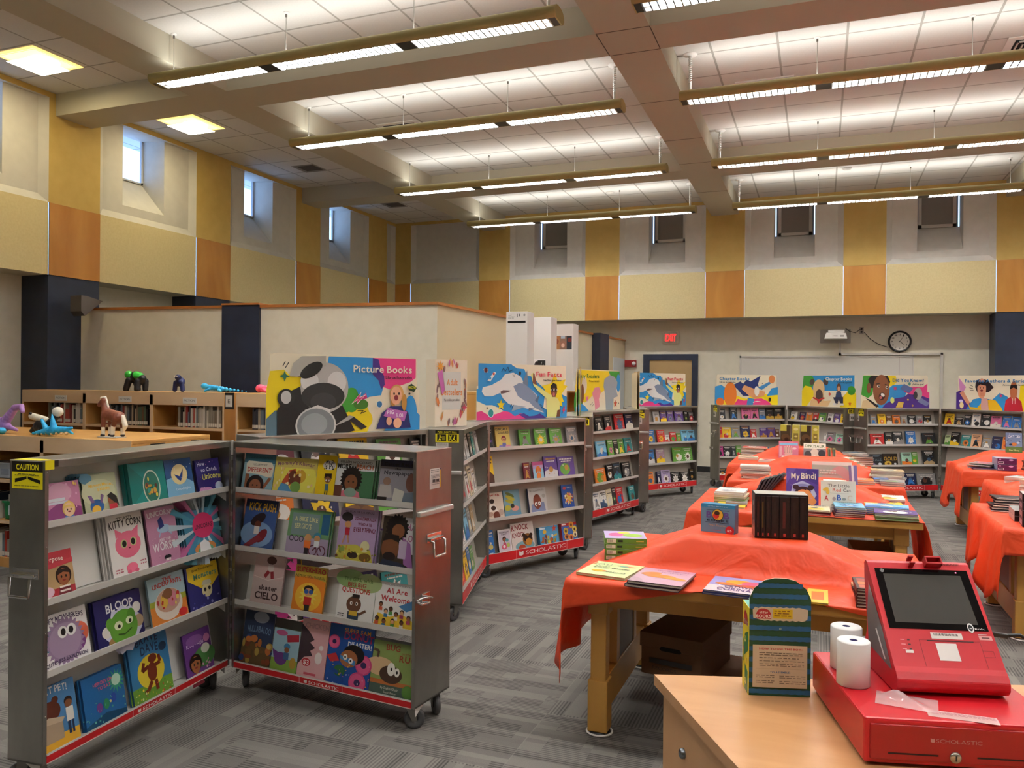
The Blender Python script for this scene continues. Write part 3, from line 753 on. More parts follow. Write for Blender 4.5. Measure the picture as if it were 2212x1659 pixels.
def caster_proto():
    t = MB()
    return t
def add_caster(parent, x, y, ang, big=.047):
    """caster > wheel; ang = trailing direction"""
    c = cos(ang); s = sin(ang); off = .022
    mb = MB(); mb.lathe([(.001, HB), (.03, HB), (.03, HB-.008), (.018, HB-.012)], (x, y, 0), steel_dark, 14)
    ax, ay = x+off*c, y+off*s
    for sd in (-1, 1):
        nx, ny = -s*.019*sd, c*.019*sd
        mb.raw([(x+nx-c*.02, y+ny-s*.02, HB-.008), (x+nx+c*.03, y+ny+s*.03, HB-.008), (ax+nx+c*.012, ay+ny+s*.012, .038), (ax+nx-c*.012, ay+ny-s*.012, .038)], [(0, 1, 2, 3)], steel_dark)
    mb.face([(x-s*.019-c*.02, y+c*.019-s*.02, HB-.009), (x+s*.019-c*.02, y-c*.019-s*.02, HB-.009), (x+s*.019+c*.03, y-c*.019+s*.03, HB-.009), (x-s*.019+c*.03, y+c*.019+s*.03, HB-.009)], steel_dark)
    o = mb.build('caster', parent)
    w = MB(); n = 22; vs = []; fs = []; prof = [(-.014, .018), (-.014, .038), (-.010, big), (.010, big), (.014, .038), (.014, .018), (.006, .012), (-.006, .012)]
    for k in range(n):
        a = 2*pi*k/n
        for (d, r) in prof: vs.append((ax-s*d+c*r*cos(a), ay+c*d+s*r*cos(a), big+r*sin(a)))
    m_ = len(prof)
    for k in range(n):
        for j in range(m_): fs.append((k*m_+j, k*m_+(j+1) % m_, ((k+1) % n)*m_+(j+1) % m_, ((k+1) % n)*m_+j))
    w.raw(vs, fs, rubber_g, True); w.build('wheel', o)
def sticker(parent, art_items, F, w, h, name, base='#e6d818'):
    """F maps (a, b, d) to the surface point"""
    mb = MB(); mb.face([F(0, 0, .0012), F(w, 0, .0012), F(w, h, .0012), F(0, h, .0012)], M(base, .35)); art(mb, art_items, w, h, P=lambda a, b, d: F(a, b, d+.0014)); return mb.build(name, parent)
def case(k):
    (ax, ay), (bx, by), dp, lb = CASES[k]; L = hypot(bx-ax, by-ay); rz = atan2(by-ay, bx-ax)
    t = empty('display_case', (ax, ay, 0), rz, lb, 'display case', 'rolling aluminium book fair cases')
    T = .008; lips = LIPS[k]; near = k in 'LR'
    mb = MB()
    mb.box(0, 0, HB, T, dp, HC, steel); mb.box(L-T, 0, HB, L, dp, HC, steel); mb.box(0, 0, HC-T, L, dp, HC, steel); mb.box(0, 0, HB, L, dp, HB+T, steel_dark)
    fl = .017
    for a, b, c, d in ((0, HB, fl, HC), (L-fl, HB, L, HC), (0, HC-.03, L, HC), ): mb.box(a, -.002, b, c, .003, d, steel)
    # bright folded edges and rivets
    mb.box(0, -.003, HC-.0035, L, .002, HC+.0005, M('#f0ede6', .25, .5)); mb.box(-.0005, .002, HC-.0035, .003, dp, HC+.0005, M('#e6e2da', .25, .5)); mb.box(L-.003, .002, HC-.0035, L+.0005, dp, HC+.0005, M('#e6e2da', .25, .5))
    for z in (.3, .62, .95, 1.24):
        for x in (.009, L-.009): mb.lathe([(.0005, -.0045), (.003, -.004), (.003, -.002)], (x, 0, z), chrome, 8, 'y')
    if k != 'R': mb.box(T, dp-.008, HB, L-T, dp-.002, HC-T, steel if k in 'Q' else boardgrey)
    else:
        mb.box(T, dp-.008, .11, L-T, dp-.002, .30, steel_dark); mb.box(T, dp-.012, HC-.03, L-T, dp, HC, steel)
    mb.build('frame', t)
    # shelves with lip and tilted back board
    bw = boardwhite if near else boardgrey; yb = .085 if near else .075
    for i, z in enumerate(lips):
        s = MB(); zl = z-.018
        s.box(T, .004, zl-.007, L-T, dp-.01, zl-.003, bw)
        if i < 3 or near:
            s.raw([(T, 0, z), (L-T, 0, z), (L-T, 0, z-.026), (T, 0, z-.026), (T, .006, z), (L-T, .006, z), (L-T, .02, z-.034), (T, .02, z-.034)], [(0, 1, 2, 3), (0, 1, 5, 4), (3, 2, 6, 7), (4, 5, 6, 7)], lipm)
        topz = (HC if i == 0 else lips[i-1]-.05)
        hb_ = min(topz-zl, .26)
        if k == 'R': hb_ = (.15, .15, .17, .12)[i]
        yt = min(yb+hb_*tan(LEAN), dp-.012)
        s.raw([(T, yb, zl), (L-T, yb, zl), (L-T, yt, zl+hb_), (T, yt, zl+hb_), (T, yb+.004, zl), (L-T, yb+.004, zl), (L-T, yt+.004, zl+hb_), (T, yt+.004, zl+hb_)], [(0, 1, 2, 3), (4, 5, 6, 7), (3, 2, 6, 7)], bw)
        for x in (T, L-T-.001): s.raw([(x, .02, z-.034), (x, .10, z-.034), (x, .02, z-.08)], [(0, 1, 2)], bw)
        s.build('shelf', t)
    # red kick panel with lettering
    zt = lips[3]; zb = HB+.004 if not near else zt-.034
    mb = MB(); mb.box(fl, -.004, zb, L-fl, -.001, zt, M('#c4181f', .35)); mb.box(fl, -.0045, zt-.004, L-fl, -.0005, zt, M('#e9e2dc', .4)); mb.box(fl, -.0045, zb-.002, L-fl, -.0005, zb+.002, M('#d8c8c0', .4))
    kp = mb.build('kick_panel', t)
    mb = MB(); wv = '#f0e6e0'; hh = (zt-zb)
    if near: x0, x1, z0, ch = .43*L, .62*L, zb+.007, .014
    else: x0, x1, z0, ch = .30*L, .78*L, zb+.025, .034
    for vs, fs in text2d('SCHOLASTIC', x0+.14*(x1-x0), x1, z0, ch, 0 if not near else 1): mb.raw([(a, -.0052, b) for a, b in vs], fs, M(wv, .4))
    lx = x0; lw = .09*(x1-x0); 
    for sg in (-1, 1):
        cx = lx+lw/2; mb.face([(cx, -.0052, z0-.1*ch), (cx+sg*lw/2, -.0052, z0+.1*ch), (cx+sg*lw/2, -.0052, z0+ch*1.05), (cx, -.0052, z0+.85*ch)], M(wv, .4))
    for a, b, c, d in ((x0-.03, zb+.001, x0-.028, zt-.004), (x1+.02, zb+.001, x1+.022, zt-.004)): mb.box(a, -.0053, b, c, -.005, d, M(wv, .4))
    mb.build('panel_lettering', kp)
    for x, y, a in ((.05, .05, 2.5), (L-.06, .05, .6), (.05, dp-.04, 2.2), (L-.06, dp-.04, -.7)): add_caster(t, x, y, a)
    # hardware on the free end
    free = {'L': 0, 'Q': 0, 'D1': 0, 'E1': 0, 'R': 1, 'C': 1, 'D': 1, 'E': 1, 'P': 0, 'F': 0, 'G': 1, 'H': 0, 'I': 1}[k]
    if free == 0: F = lambda a, b, d: (-d, dp-a, b)      # seen from the left end: a grows towards the front
    else: F = lambda a, b, d: (L+d, a, b)
    def FB(mb, a0, b0, d0, a1, b1, d1, mat, r=.003):
        p, q = F(a0, b0, d0), F(a1, b1, d1); mb.bbox(min(p[0], q[0]), min(p[1], q[1]), min(p[2], q[2]), max(p[0], q[0]), max(p[1], q[1]), max(p[2], q[2]), mat, r)
    hz = 1.01 if k != 'L' else 0
    if hz:
        mb = MB(); FB(mb, .0, .985, .0, dp*.98, 1.01, .022, M('#bdbbb6', .3, .5), .006); mb.build('end_rail', t)
    mb = MB(); c = dp/2; z = .865 if k != 'L' else .84
    FB(mb, c-.062, z-.012, 0, c+.062, z+.028, .004, chrome, .0015)
    for a in (-.05, .05): mb.tube([F(c+a, z, .005), F(c+a*.98, z-.006, .03), F(c+a*.92, z-.075, .034)], .0055, chrome, 8)
    mb.tube([F(c-.046, z-.075, .034), F(c+.046, z-.075, .034)], .006, chrome, 8); FB(mb, c-.055, z-.002, .003, c+.055, z+.010, .02, chrome, .003); mb.build('carry_handle', t)
    if k != 'L':
        mb = MB(); z = .605
        mb.tube([F(.0, z, .006), F(.02, z+.012, .022), F(.05, z+.008, .026), F(.09, z+.002, .02), F(.12, z-.008, .012)], .0055, chrome, 8); mb.tube([F(.0, z, .006), F(.02, z-.016, .02), F(.055, z-.02, .022), F(.10, z-.026, .012)], .005, chrome, 8)
        FB(mb, .045, z-.03, 0, .11, z+.022, .006, chrome, .0015); mb.build('toggle_latch', t)
    if k in ('R', 'Q', 'D1', 'E1', 'F', 'G', 'H', 'D', 'C'):
        a0 = dp*.36 if k != 'H' else dp*.3
        ww = .085 if k != 'H' else .03
        it = bars(.1, .9, (.9, .82, .66, .6, .54, .3, .22), .035, '#6b6b6b', 5)+[('r', .14, .34, .42, .48, '#3a3a3a'), ('r', .5, .34, .8, .48, '#3a3a3a')]
        if k == 'R': it += [('r', .9, .05, .97, .92, '#d9b52c'), ('e', .93, .96, .04, .04, '#3a2a7a')]
        sticker(t, it, lambda a, b, d: F(a0+a, 1.10+b, d), ww, .095, 'shipping_label', '#d6d0cc')
    # yellow warning stickers at the top of the end
    if k in ('L', 'E1', 'F', 'H'):
        it = [('r', 0, .62, 1, 1, '#16140f'), ('t', 'CAUTION', .14, .86, .70, .21, '#f0e21a'), ('p', [(.1, .36), (.48, .46), (.48, .36), (.1, .22)], '#16140f'), ('p', [(.52, .46), (.92, .34), (.92, .2), (.52, .36)], '#16140f')]+bars(.2, .8, (.53,), .02, '#3a3818', 2)+bars(.1, .9, (.49, .1), .02, '#3a3818', 3)
        w_ = min(.165, dp-.02) if k == 'L' else .12
        sticker(t, it, lambda a, b, d: F(a+(dp-w_)*.6, HC-.11+b, d), w_, .105, 'caution_sticker', '#eadb1c')
        mb = MB(); mb.box(.0, .02, HC+.0006, .05, dp-.02, HC+.0016, M('#eadb1c', .35)); mb.box(-.001, -.0045, HC-.035, .04, -.003, HC+.001, M('#eadb1c', .35)) if k == 'L' else None
        if k == 'L': mb.box(.04, -.0045, HC-.026, .06, -.003, HC-.001, M('#16140f', .4))
        mb.build('sticker_fold', t)
    if k in ('Q', 'D1', 'G'):
        it = [('r', 0, .72, 1, 1, '#16140f'), ('t', "PUSH, DON'T PULL", .1, .92, .77, .16, '#eadb1c'), ('r', .08, .08, .46, .66, '#16140f'), ('r', .54, .08, .92, .66, '#16140f'),
              ('e', .20, .55, .03, .03, '#eadb1c'), ('l', [(.2, .5), (.19, .3), (.14, .14)], .04, '#eadb1c'), ('l', [(.19, .3), (.25, .14)], .04, '#eadb1c'), ('l', [(.2, .46), (.28, .42)], .03, '#eadb1c'), ('r', .29, .16, .42, .54, '#8a8220'),
              ('l', [(.58, .14), (.7, .6)], .05, '#c2b61c'), ('l', [(.7, .14), (.58, .6)], .05, '#c2b61c'), ('e', .82, .55, .03, .03, '#eadb1c'), ('l', [(.82, .5), (.78, .3), (.72, .14)], .04, '#eadb1c'), ('l', [(.78, .3), (.86, .14)], .04, '#eadb1c')]
        sticker(t, it, lambda a, b, d: F(a+.10 if k == 'Q' else a+.08, HC-.085+b, d), .16, .08, 'push_sticker', '#eadb1c')
    return t
for k in CASES: case(k)
# hinges between the paired cases
for (a, b, lb) in (('L', 'R', 'nearest'), ('Q', 'C', 'second'), ('D1', 'D', 'third'), ('E1', 'E', 'fourth'), ('F', 'G', 'leftmost back'), ('H', 'I', 'rightmost back')):
    p, q = CASES[a][1], CASES[b][0]; cx, cy = (p[0]+q[0])/2, (p[1]+q[1])/2
    mb = MB(); mb.tube([(cx, cy, .15), (cx, cy, HC-.01)], .006, steel_dark, 8)
    for i in range(18): mb.tube([(cx, cy, .2+i*.058), (cx, cy, .22+i*.058)], .0085, steel, 8)
    mb.box(cx-.006, cy-.006, HC-.07, cx+.006, cy+.006, HC+.004, M('#e2dfd8', .3, .4))
    tag(mb.build('piano_hinge'), 'long steel hinge joining the %s pair of book cases' % lb, 'hinge', 'hinges of the book case pairs')

# ================================================================== BOOKS
def book_mesh(w, h, t, cover, pages=True, hard=True):
    mb = MB(); cm = M(cover, .38); c = .0025 if hard else .001
    mb.box(0, 0, 0, w, c, h, cm); mb.box(0, t-c, 0, w, t, h, cm); mb.box(0, 0, 0, c, t, h, cm)
    g = .003 if hard else .0
    mb.box(c, c, g, w-g, t-c, h-g, paper)
    return mb
ORD = ['leftmost', 'second from left', 'third from left', 'fourth from left', 'fifth from left', 'sixth from left', 'seventh from left', 'eighth from left', 'ninth from left', 'tenth from left']
SHN = ['top shelf', 'second shelf', 'third shelf', 'bottom shelf']
CREF = {'L': 'nearest left case', 'R': 'nearest right case', 'P': 'below Picture Books sign', 'Q': 'edge-on below Adult Bestsellers sign', 'C': 'below nearer shark sign', 'D1': 'edge-on before Easy Readers sign', 'D': 'below Easy Readers sign',
        'E1': '', 'E': 'below farther shark sign', 'F': 'below left Chapter Books sign', 'G': 'below right Chapter Books sign', 'H': 'below Did You Know sign', 'I': 'below Favorite Authors sign'}
SK1, SK2, SK3, HR = '#8a5636', '#5f3a24', '#e0a878', '#2a1a14'
ART = {
 'L1': ('pink picture book with a long haired blonde figure', '#c77ba0', [('r', 0, 0, 1, 1, '#c983a6'), ('p', [(0, .2), (.5, .5), (1, .3), (1, 0), (0, 0)], '#8d3f78'), ('e', .5, .72, .3, .2, '#d9a3bb'), ('r', .05, .52, .62, .6, '#dfe4ea'), ('r', .12, .45, .7, .51, '#d9dce8')]+kid(.68, .27, .14, '#f0c9a0', '#e8c36a', '#5a84c4')+speck(1, 10, ['#f2c76a', '#e7b0cf'], .1, .95, .3, .95, .03)),
 'L2': ('pale green book with yellow title and blue blob', '#2f3a2a', [('r', 0, 0, 1, 1, '#b9bd98'), ('e', .12, .92, .18, .12, '#4f7f98'), ('e', .45, .55, .5, .3, '#c9cba6'), ('t', 'Manners Matter,', .18, .9, .68, .08, '#e8b92e', .02), ('t', 'Stitch!', .42, .78, .57, .08, '#e8b92e', .02), ('e', .35, .2, .2, .16, '#2c5f9e'), ('e', .32, .12, .13, .1, '#e9b842'), ('p', [(.2, .3), (.1, .5), (.22, .48), (.3, .3)], '#7a5a86'), ('p', [(.45, .3), (.5, .5), (.58, .45), (.5, .25)], '#7a5a86'), ('e', .8, .3, .12, .13, '#8a5030'), ('p', [(.66, .42), (.8, .5), (.95, .38), (1, .12), (.9, .2)], '#1c1416'), ('r', .7, 0, .94, .2, '#c83040')]),
 'L3': ('teal boxed book with oval picture', '#0f6a66', [('r', 0, 0, 1, 1, '#16807a'), ('p', [(0, 0), (.5, .5), (0, 1)], '#127069'), ('e', .58, .4, .24, .34, '#d8d8c8'), ('e', .58, .4, .21, .31, '#2a6f5e')]+speck(4, 16, ['#d8a03a', '#b84a3a', '#e7c94e', '#6a3a28', '#3a9a8a'], .42, .74, .2, .62, .05)),
 'L4': ('night blue book with a bird over the moon', '#25456e', [('r', 0, 0, 1, 1, '#7fb4d6'), ('p', [(0, 1), (1, 1), (1, .35), (.5, .6), (0, .5)], '#2a4f86'), ('e', .5, .6, .3, .26, '#f0d9a0'), ('p', [(.3, .62), (.5, .55), (.66, .74), (.6, .52), (.52, .42), (.42, .48)], '#26408c'), ('u', 'Goodnight', .3, .85, .2, .06, '#e8f0f4')]+speck(2, 14, ['#ffffff', '#d9ecf4'], 0, 1, .1, 1, .012)),
 'L5': ('purple book titled How to Catch a Unicorn', '#2c2468', [('r', 0, 0, 1, 1, '#332a74'), ('t', 'How', .08, .38, .8, .12, '#e9e6f2', .02), ('t', 'to Catch', .2, .86, .62, .12, '#e9e6f2', .02), ('t', 'Unicorn', .22, .98, .38, .17, '#e8dd6a', .03), ('e', .86, .14, .16, .12, '#c9d8ee'), ('p', [(0, 0), (.7, 0), (.5, .14), (.1, .18)], '#d99ac8')]+speck(3, 14, ['#ffffff', '#e77ac0'], 0, 1, 0, 1, .015)),
 'L6': ('red book with a dark haired girl', '#b02a3a', [('r', 0, 0, 1, 1, '#b8353f'), ('r', 0, .2, 1, .72, '#b99a6c'), ('t', 'Purrpose', .15, .75, .78, .1, '#f2e6da', .02), ('e', .2, .16, .2, .13, '#e7c3d2')]+kid(.7, .42, .2, '#9a5c3a', '#2a1812', '#7a2a34')+[('r', .55, .1, .85, .14, '#e9e0d6'), ('r', .55, .19, .85, .23, '#e9e0d6'), ('p', [(.0, .72), (1, .8), (1, .7), (0, .62)], '#c2404a')]),
 'L7': ('white book titled Itty-Bitty Kitty-Corn with pink cat', '#cfcac6', [('r', 0, 0, 1, 1, '#eeeae6'), ('t', 'ITTY-BITTY', .28, .72, .92, .035, '#2a2426'), ('t', 'KITTY CORN', .06, .96, .78, .12, '#2a2426', .02), ('e', .52, .5, .36, .28, '#e9738f'), ('p', [(.2, .62), (.2, .78), (.38, .7)], '#e9738f'), ('p', [(.82, .62), (.86, .78), (.66, .7)], '#e9738f'), ('e', .4, .52, .09, .09, '#c8d08a'), ('e', .67, .53, .09, .09, '#c8d08a'), ('e', .41, .52, .06, .07, '#1a1412'), ('e', .66, .53, .06, .07, '#1a1412'), ('e', .54, .44, .03, .015, '#8a2a3a'), ('e', .54, .12, .16, .1, '#e9738f'), ('e', .45, .06, .06, .04, '#d9607c'), ('e', .66, .06, .06, .04, '#d9607c')]+bars(.08, .28, (.12, .08), .02, '#c0707c', 2)+bars(.78, .95, (.18, .13), .02, '#c0707c', 2)),
 'L8': ('dusty pink book titled Unicorns Are the Worst', '#b4799a', [('r', 0, 0, 1, 1, '#c58aa8'), ('t', 'UNICORNS', .06, .94, .84, .09, '#efe6ea', .02), ('e', .55, .62, .22, .1, '#a8c4dc'), ('p', [(.4, .62), (.38, .78), (.52, .84), (.58, .66)], '#2a3470'), ('l', [(.42, .56), (.36, .48)], .03, '#a8c4dc'), ('l', [(.68, .56), (.8, .5)], .03, '#a8c4dc'), ('t', 'ARE THE', .34, .74, .4, .06, '#efe6ea'), ('t', 'WORST!', .1, .92, .24, .14, '#f4eef0', .02), ('e', .55, .12, .12, .06, '#241a20'), ('r', .48, .06, .64, .1, '#e6ded8')]+speck(8, 30, ['#d9a6c0', '#b27a9a'], 0, 1, 0, .5, .015)),
 'L9': ('blue sunburst book titled Unicorns with pink oval', '#3f7f96', [('r', 0, 0, 1, 1, '#4a90b0')]+[('p', [(.5, .62), (.5+.9*cos(a), .62+.9*sin(a)), (.5+.9*cos(a+.16), .62+.9*sin(a+.16))], ['#d8e4ea', '#c46a9a', '#5aa0b8', '#b8ccd8'][i % 4]) for i, a in enumerate([x*.42 for x in range(15)])]+[('e', .52, .62, .3, .24, '#d23a6a'), ('t', 'UNICORNS', .28, .78, .56, .1, '#5a2030'), ('e', .5, .1, .3, .12, '#d98a4a'), ('e', .5, .06, .22, .09, '#6ab08a'), ('p', [(.34, 0), (.36, .24), (.5, .3), (.62, .2), (.66, 0)], '#f0eef0')]),
 'L10': ('white book with fuzzy purple creature', '#d9d6d6', [('r', 0, 0, 1, 1, '#f0edec'), ('t', 'FLUFFY MCWHISKERS', .03, .93, .8, .1, '#3a2a50', .05), ('e', .22, .52, .2, .18, '#4a7a8a'), ('e', .78, .5, .22, .2, '#d9684a'), ('e', .72, .34, .2, .16, '#7a3a80'), ('s', .5, .45, .42, '#9a80a0', 26, .82), ('e', .5, .45, .33, .3, '#a890ac'), ('e', .47, .62, .1, .1, '#f6f4f2'), ('e', .65, .62, .1, .1, '#f6f4f2'), ('e', .48, .62, .05, .06, '#16121a'), ('e', .64, .62, .05, .06, '#16121a'), ('t', 'CUTENESS EXPLOSION', .06, .92, .06, .07, '#3a2a50', .03)]),
 'L11': ('navy book titled Bloop with green monster face', '#1a1a4a', [('r', 0, 0, 1, 1, '#221f5c'), ('t', 'BLOOP', .24, .82, .68, .18, '#ececec', .02), ('s', .56, .25, .4, '#d0cfe2', 11, .85), ('e', .2, .3, .1, .09, '#e2ddd6'), ('e', .9, .32, .1, .1, '#b59a7a'), ('e', .88, .62, .09, .09, '#e6e2dc'), ('e', .35, .06, .14, .08, '#a07a4a'), ('e', .56, .3, .3, .28, '#5f9a34'), ('e', .3, .42, .09, .12, '#5f9a34', .5), ('e', .74, .48, .09, .12, '#4f8a2c'), ('e', .45, .36, .09, .07, '#dfe6c0'), ('e', .69, .4, .08, .06, '#dfe6c0'), ('e', .46, .34, .03, .03, '#101010'), ('e', .7, .38, .03, .03, '#101010'), ('l', [(.42, .18), (.56, .14), (.72, .22)], .02, '#244a14')]),
 'L12': ('orange and blue book titled The Underpants with round tub', '#9ab8c4', [('r', 0, 0, 1, 1, '#a9c4cc'), ('r', 0, 0, 1, .4, '#e38a3c'), ('r', 0, .4, 1, .52, '#a8b03c'), ('t', 'THE', .4, .66, .88, .07, '#c2342c'), ('t', 'UNDERPANTS', .12, .92, .76, .1, '#c2342c', .02), ('e', .5, .38, .38, .3, '#e6dcd0'), ('e', .5, .46, .33, .22, '#c9a08a'), ('e', .38, .46, .1, .13, '#e0b84a'), ('e', .6, .48, .12, .16, '#d98a9a'), ('e', .5, .6, .13, .1, '#8a5a3a'), ('e', .85, .12, .12, .08, '#cc2a2a')]+speck(4, 10, ['#c2342c', '#7a4a2a', '#e6cf6a'], .2, .8, .3, .6, .04)),
 'L13': ('yellow and purple envelope book titled Monsters', '#2a2a66', [('r', 0, 0, 1, 1, '#2f2e74'), ('p', [(.05, 1), (1, 1), (1, .62), (.6, .34), (.05, .7)], '#e6c32c'), ('t', 'Monsters', .22, .94, .68, .13, '#4a8a7a', .02), ('t', 'Even Tooth-Fairies', .2, .86, .88, .05, '#6a5a1a'), ('e', .58, .38, .16, .14, '#e2d6a6'), ('e', .52, .4, .04, .04, '#22201e'), ('e', .66, .41, .04, .04, '#22201e'), ('p', [(.42, .52), (.5, .62), (.72, .6), (.74, .5)], '#cfc9b0')]+speck(7, 10, ['#4a4aa0', '#8a86c0'], .05, .95, .02, .3, .04)),
 'L14': ('blue and yellow book with brown bear and boy', '#3a6aa8', [('r', 0, 0, 1, 1, '#4f86b8'), ('r', 0, 0, 1, .2, '#e3ac34'), ('t', 'THAT PET!', .05, .82, .84, .11, '#f0e6e0', .04), ('e', .35, .6, .26, .2, '#5a2a1c'), ('e', .2, .76, .08, .07, '#5a2a1c'), ('e', .5, .76, .08, .07, '#5a2a1c'), ('r', 0, .12, .62, .44, '#b09a80'), ('p', [(0, .44), (.3, .52), (.68, .44), (.62, .38)], '#c9b498'), ('e', .8, .66, .1, .09, '#2a1a14'), ('e', .8, .62, .09, .08, '#8a5636'), ('r', .72, .34, .9, .56, '#e6e2da'), ('r', .74, .14, .8, .34, '#2a3a5a'), ('r', .83, .14, .88, .34, '#2a3a5a')]),
 'L15': ('deep blue book with seaweed green creature', '#1d4f86', [('r', 0, 0, 1, 1, '#22659f'), ('p', [(0, 0), (1, 0), (1, .1), (.5, .2), (0, .08)], '#17476a'), ('s', .82, .72, .24, '#3fa07c', 14, .5), ('e', .82, .74, .11, .11, '#bfe0c8'), ('t', 'HEROES UP', .26, .72, .76, .07, '#d8607a', .01), ('t', 'TO BAT', .36, .68, .66, .07, '#d8607a', .01), ('e', .35, .34, .07, .09, '#7a3a8a'), ('e', .52, .36, .07, .1, '#2f8a5a'), ('e', .7, .42, .07, .09, '#2c4aa0')]+speck(5, 18, ['#4fa08c', '#7ac0b0', '#e7d07a'], 0, 1, 0, .5, .02)),
 'L16': ('blue book titled Brave Dave with dancing bear and sun', '#2f6aa0', [('r', 0, 0, 1, 1, '#3a83b8'), ('r', 0, 0, 1, .24, '#6fa038'), ('e', .5, .42, .34, .3, '#e9d03c'), ('t', 'BRAVE', .2, .76, .84, .12, '#233a5c', .04), ('t', 'DAVE', .3, .74, .68, .13, '#233a5c', .04), ('e', .52, .4, .12, .17, '#7a2e1a'), ('e', .56, .6, .11, .08, '#7a2e1a'), ('l', [(.44, .5), (.28, .46), (.34, .58)], .07, '#7a2e1a'), ('l', [(.6, .48), (.74, .5), (.72, .62)], .07, '#7a2e1a'), ('l', [(.48, .26), (.36, .14), (.28, .12)], .08, '#7a2e1a'), ('l', [(.58, .26), (.6, .1)], .08, '#7a2e1a'), ('e', .85, .72, .1, .08, '#23405c')]+speck(9, 30, ['#e6cf3c', '#4f8a28', '#d9e6a0', '#c94a3a'], 0, 1, 0, .25, .02)),
 'L17': ('purple book with girl wearing cat ears', '#4a2a66', [('r', 0, 0, 1, 1, '#6a3a86'), ('e', .7, .35, .4, .25, '#4f8a4a'), ('e', .76, .52, .16, .12, '#dfe6d6'), ('e', .85, .75, .12, .1, '#d98ac0'), ('t', 'Kitty Magic', .1, .72, .66, .09, '#ecd8ee', .02), ('e', .4, .8, .3, .12, '#8a5aa0')]+kid(.34, .24, .2, '#a8683e', '#241410', '#b8304a')+speck(11, 10, ['#e6a0c8', '#9ad08a'], .5, 1, .05, .3, .03)),
 'R1': ('blue book titled Different, child holding up a banner', '#3f7080', [('r', 0, 0, 1, 1, '#8fb4c0'), ('r', 0, .75, 1, 1, '#3c6e80'), ('u', 'COLIN KAEPERNICK', .12, .9, .88, .05, '#20424e'), ('p', [(.08, .72), (.14, .8), (.9, .78), (.98, .66), (.96, .42), (.84, .38), (.5, .45), (.1, .46)], '#e6dcc6'), ('u', 'I COLOR MYSELF', .3, .76, .68, .055, '#2a2a2a'), ('t', 'DIFFERENT', .14, .92, .51, .12, '#c23a2a'), ('r', .1, 0, .22, .44, '#9a6040'), ('p', [(.62, .02), (.72, .02), (.96, .36), (.86, .38)], '#9a6040'), ('e', .45, .16, .28, .24, '#201612'), ('e', .45, .12, .19, .18, '#9a6040'), ('e', .38, .15, .025, .02, '#16100c'), ('e', .52, .15, .025, .02, '#16100c'), ('e', .45, .04, .08, .025, '#efe4da')]),
 'R2': ("yellow book titled Mommy's Khimar with red headscarf", '#c9b23c', [('r', 0, 0, 1, 1, '#e6d25a'), ('e', .6, .4, .42, .34, '#eee45e'), ('r', 0, .72, 1, 1, '#d8c66a'), ('t', "Mommy's Khimar", .06, .94, .76, .1, '#8a5a6a', .05), ('p', [(.2, .0), (.22, .34), (.36, .64), (.5, .7), (.56, .5), (.5, .3), (.42, .26)], '#c4502c'), ('e', .46, .46, .1, .13, '#6a3020'), ('p', [(.1, 0), (.2, .28), (.36, .26), (.44, .12), (.7, .06), (.66, 0)], '#5a9ac8'), ('e', .64, .5, .13, .12, '#e0b038'), ('e', .58, .38, .08, .12, '#7a3a24'), ('e', .55, .2, .12, .1, '#7aa04a')]+speck(5, 16, ['#f4e7b0', '#eec894'], .05, .98, .05, .7, .03)),
 'R3': ('bright yellow book with small boy', '#d9b414', [('r', 0, 0, 1, 1, '#f0cc1c'), ('e', .62, .76, .34, .2, '#efeae0'), ('t', 'My Sh', .42, .86, .8, .08, '#1c1a18', .01), ('t', 'is Pu', .36, .88, .66, .13, '#1c1a18', .02), ('e', .62, .42, .17, .13, '#8a5636'), ('p', [(.42, .44), (.44, .56), (.8, .57), (.82, .44), (.62, .5)], '#3a2016'), ('e', .54, .4, .035, .04, '#f4f0ea'), ('e', .7, .4, .035, .04, '#f4f0ea'), ('r', .52, .16, .7, .32, '#4f7a9a'), ('r', .53, 0, .58, .16, '#2a2a2e'), ('r', .64, 0, .69, .16, '#2a2a2e')]),
 'R4': ('white book titled More Than Peach with girl reading', '#3c5c40', [('r', 0, 0, 1, 1, '#dfe0e0'), ('r', .5, .06, 1, .72, '#4a7a54'), ('u', 'BELLEN WOODARD', .08, .92, .9, .06, '#2a2a2a'), ('t', 'MORE', .02, .38, .76, .12, '#1e1e20'), ('t', 'PEACH', .52, .96, .76, .12, '#c8602c'), ('u', 'than', .4, .5, .8, .05, '#3a3a3a'), ('s', .42, .5, .3, '#1d1512', 22, .84), ('e', .42, .42, .17, .17, '#8a5636'), ('e', .36, .44, .025, .02, '#16100c'), ('e', .48, .44, .025, .02, '#16100c'), ('p', [(.1, 0), (.2, .2), (.36, .26), (.5, .26), (.66, .2), (.72, 0)], '#d97a8a'), ('e', .43, .18, .16, .1, '#8aa89a'), ('r', .0, .02, .2, .34, '#6a4030'), ('r', .3, 0, .62, .07, '#e6c89a')]),
 'R5': ('grey book titled Carter Reads the Newspaper', '#26243c', [('r', 0, 0, 1, 1, '#8e8a92'), ('r', 0, .84, 1, 1, '#2c2846'), ('t', 'Carter Reads', .1, .9, .86, .08, '#1a1622'), ('t', 'the', .4, .55, .77, .05, '#1a1622'), ('t', 'Newspaper', .12, .86, .66, .09, '#1a1622'), ('e', .22, .5, .1, .09, '#8a6a58'), ('p', [(.02, .1), (.05, .42), (.34, .42), (.4, .14)], '#b9b2ae'), ('r', .0, 0, .26, .14, '#2a2626'), ('e', .86, .5, .14, .2, '#6a4034'), ('p', [(.4, .02), (.44, .36), (.7, .3), (.72, 0)], '#cfcac0'), ('p', [(.66, 0), (.7, .26), (1, .3), (1, 0)], '#6c7684')]),
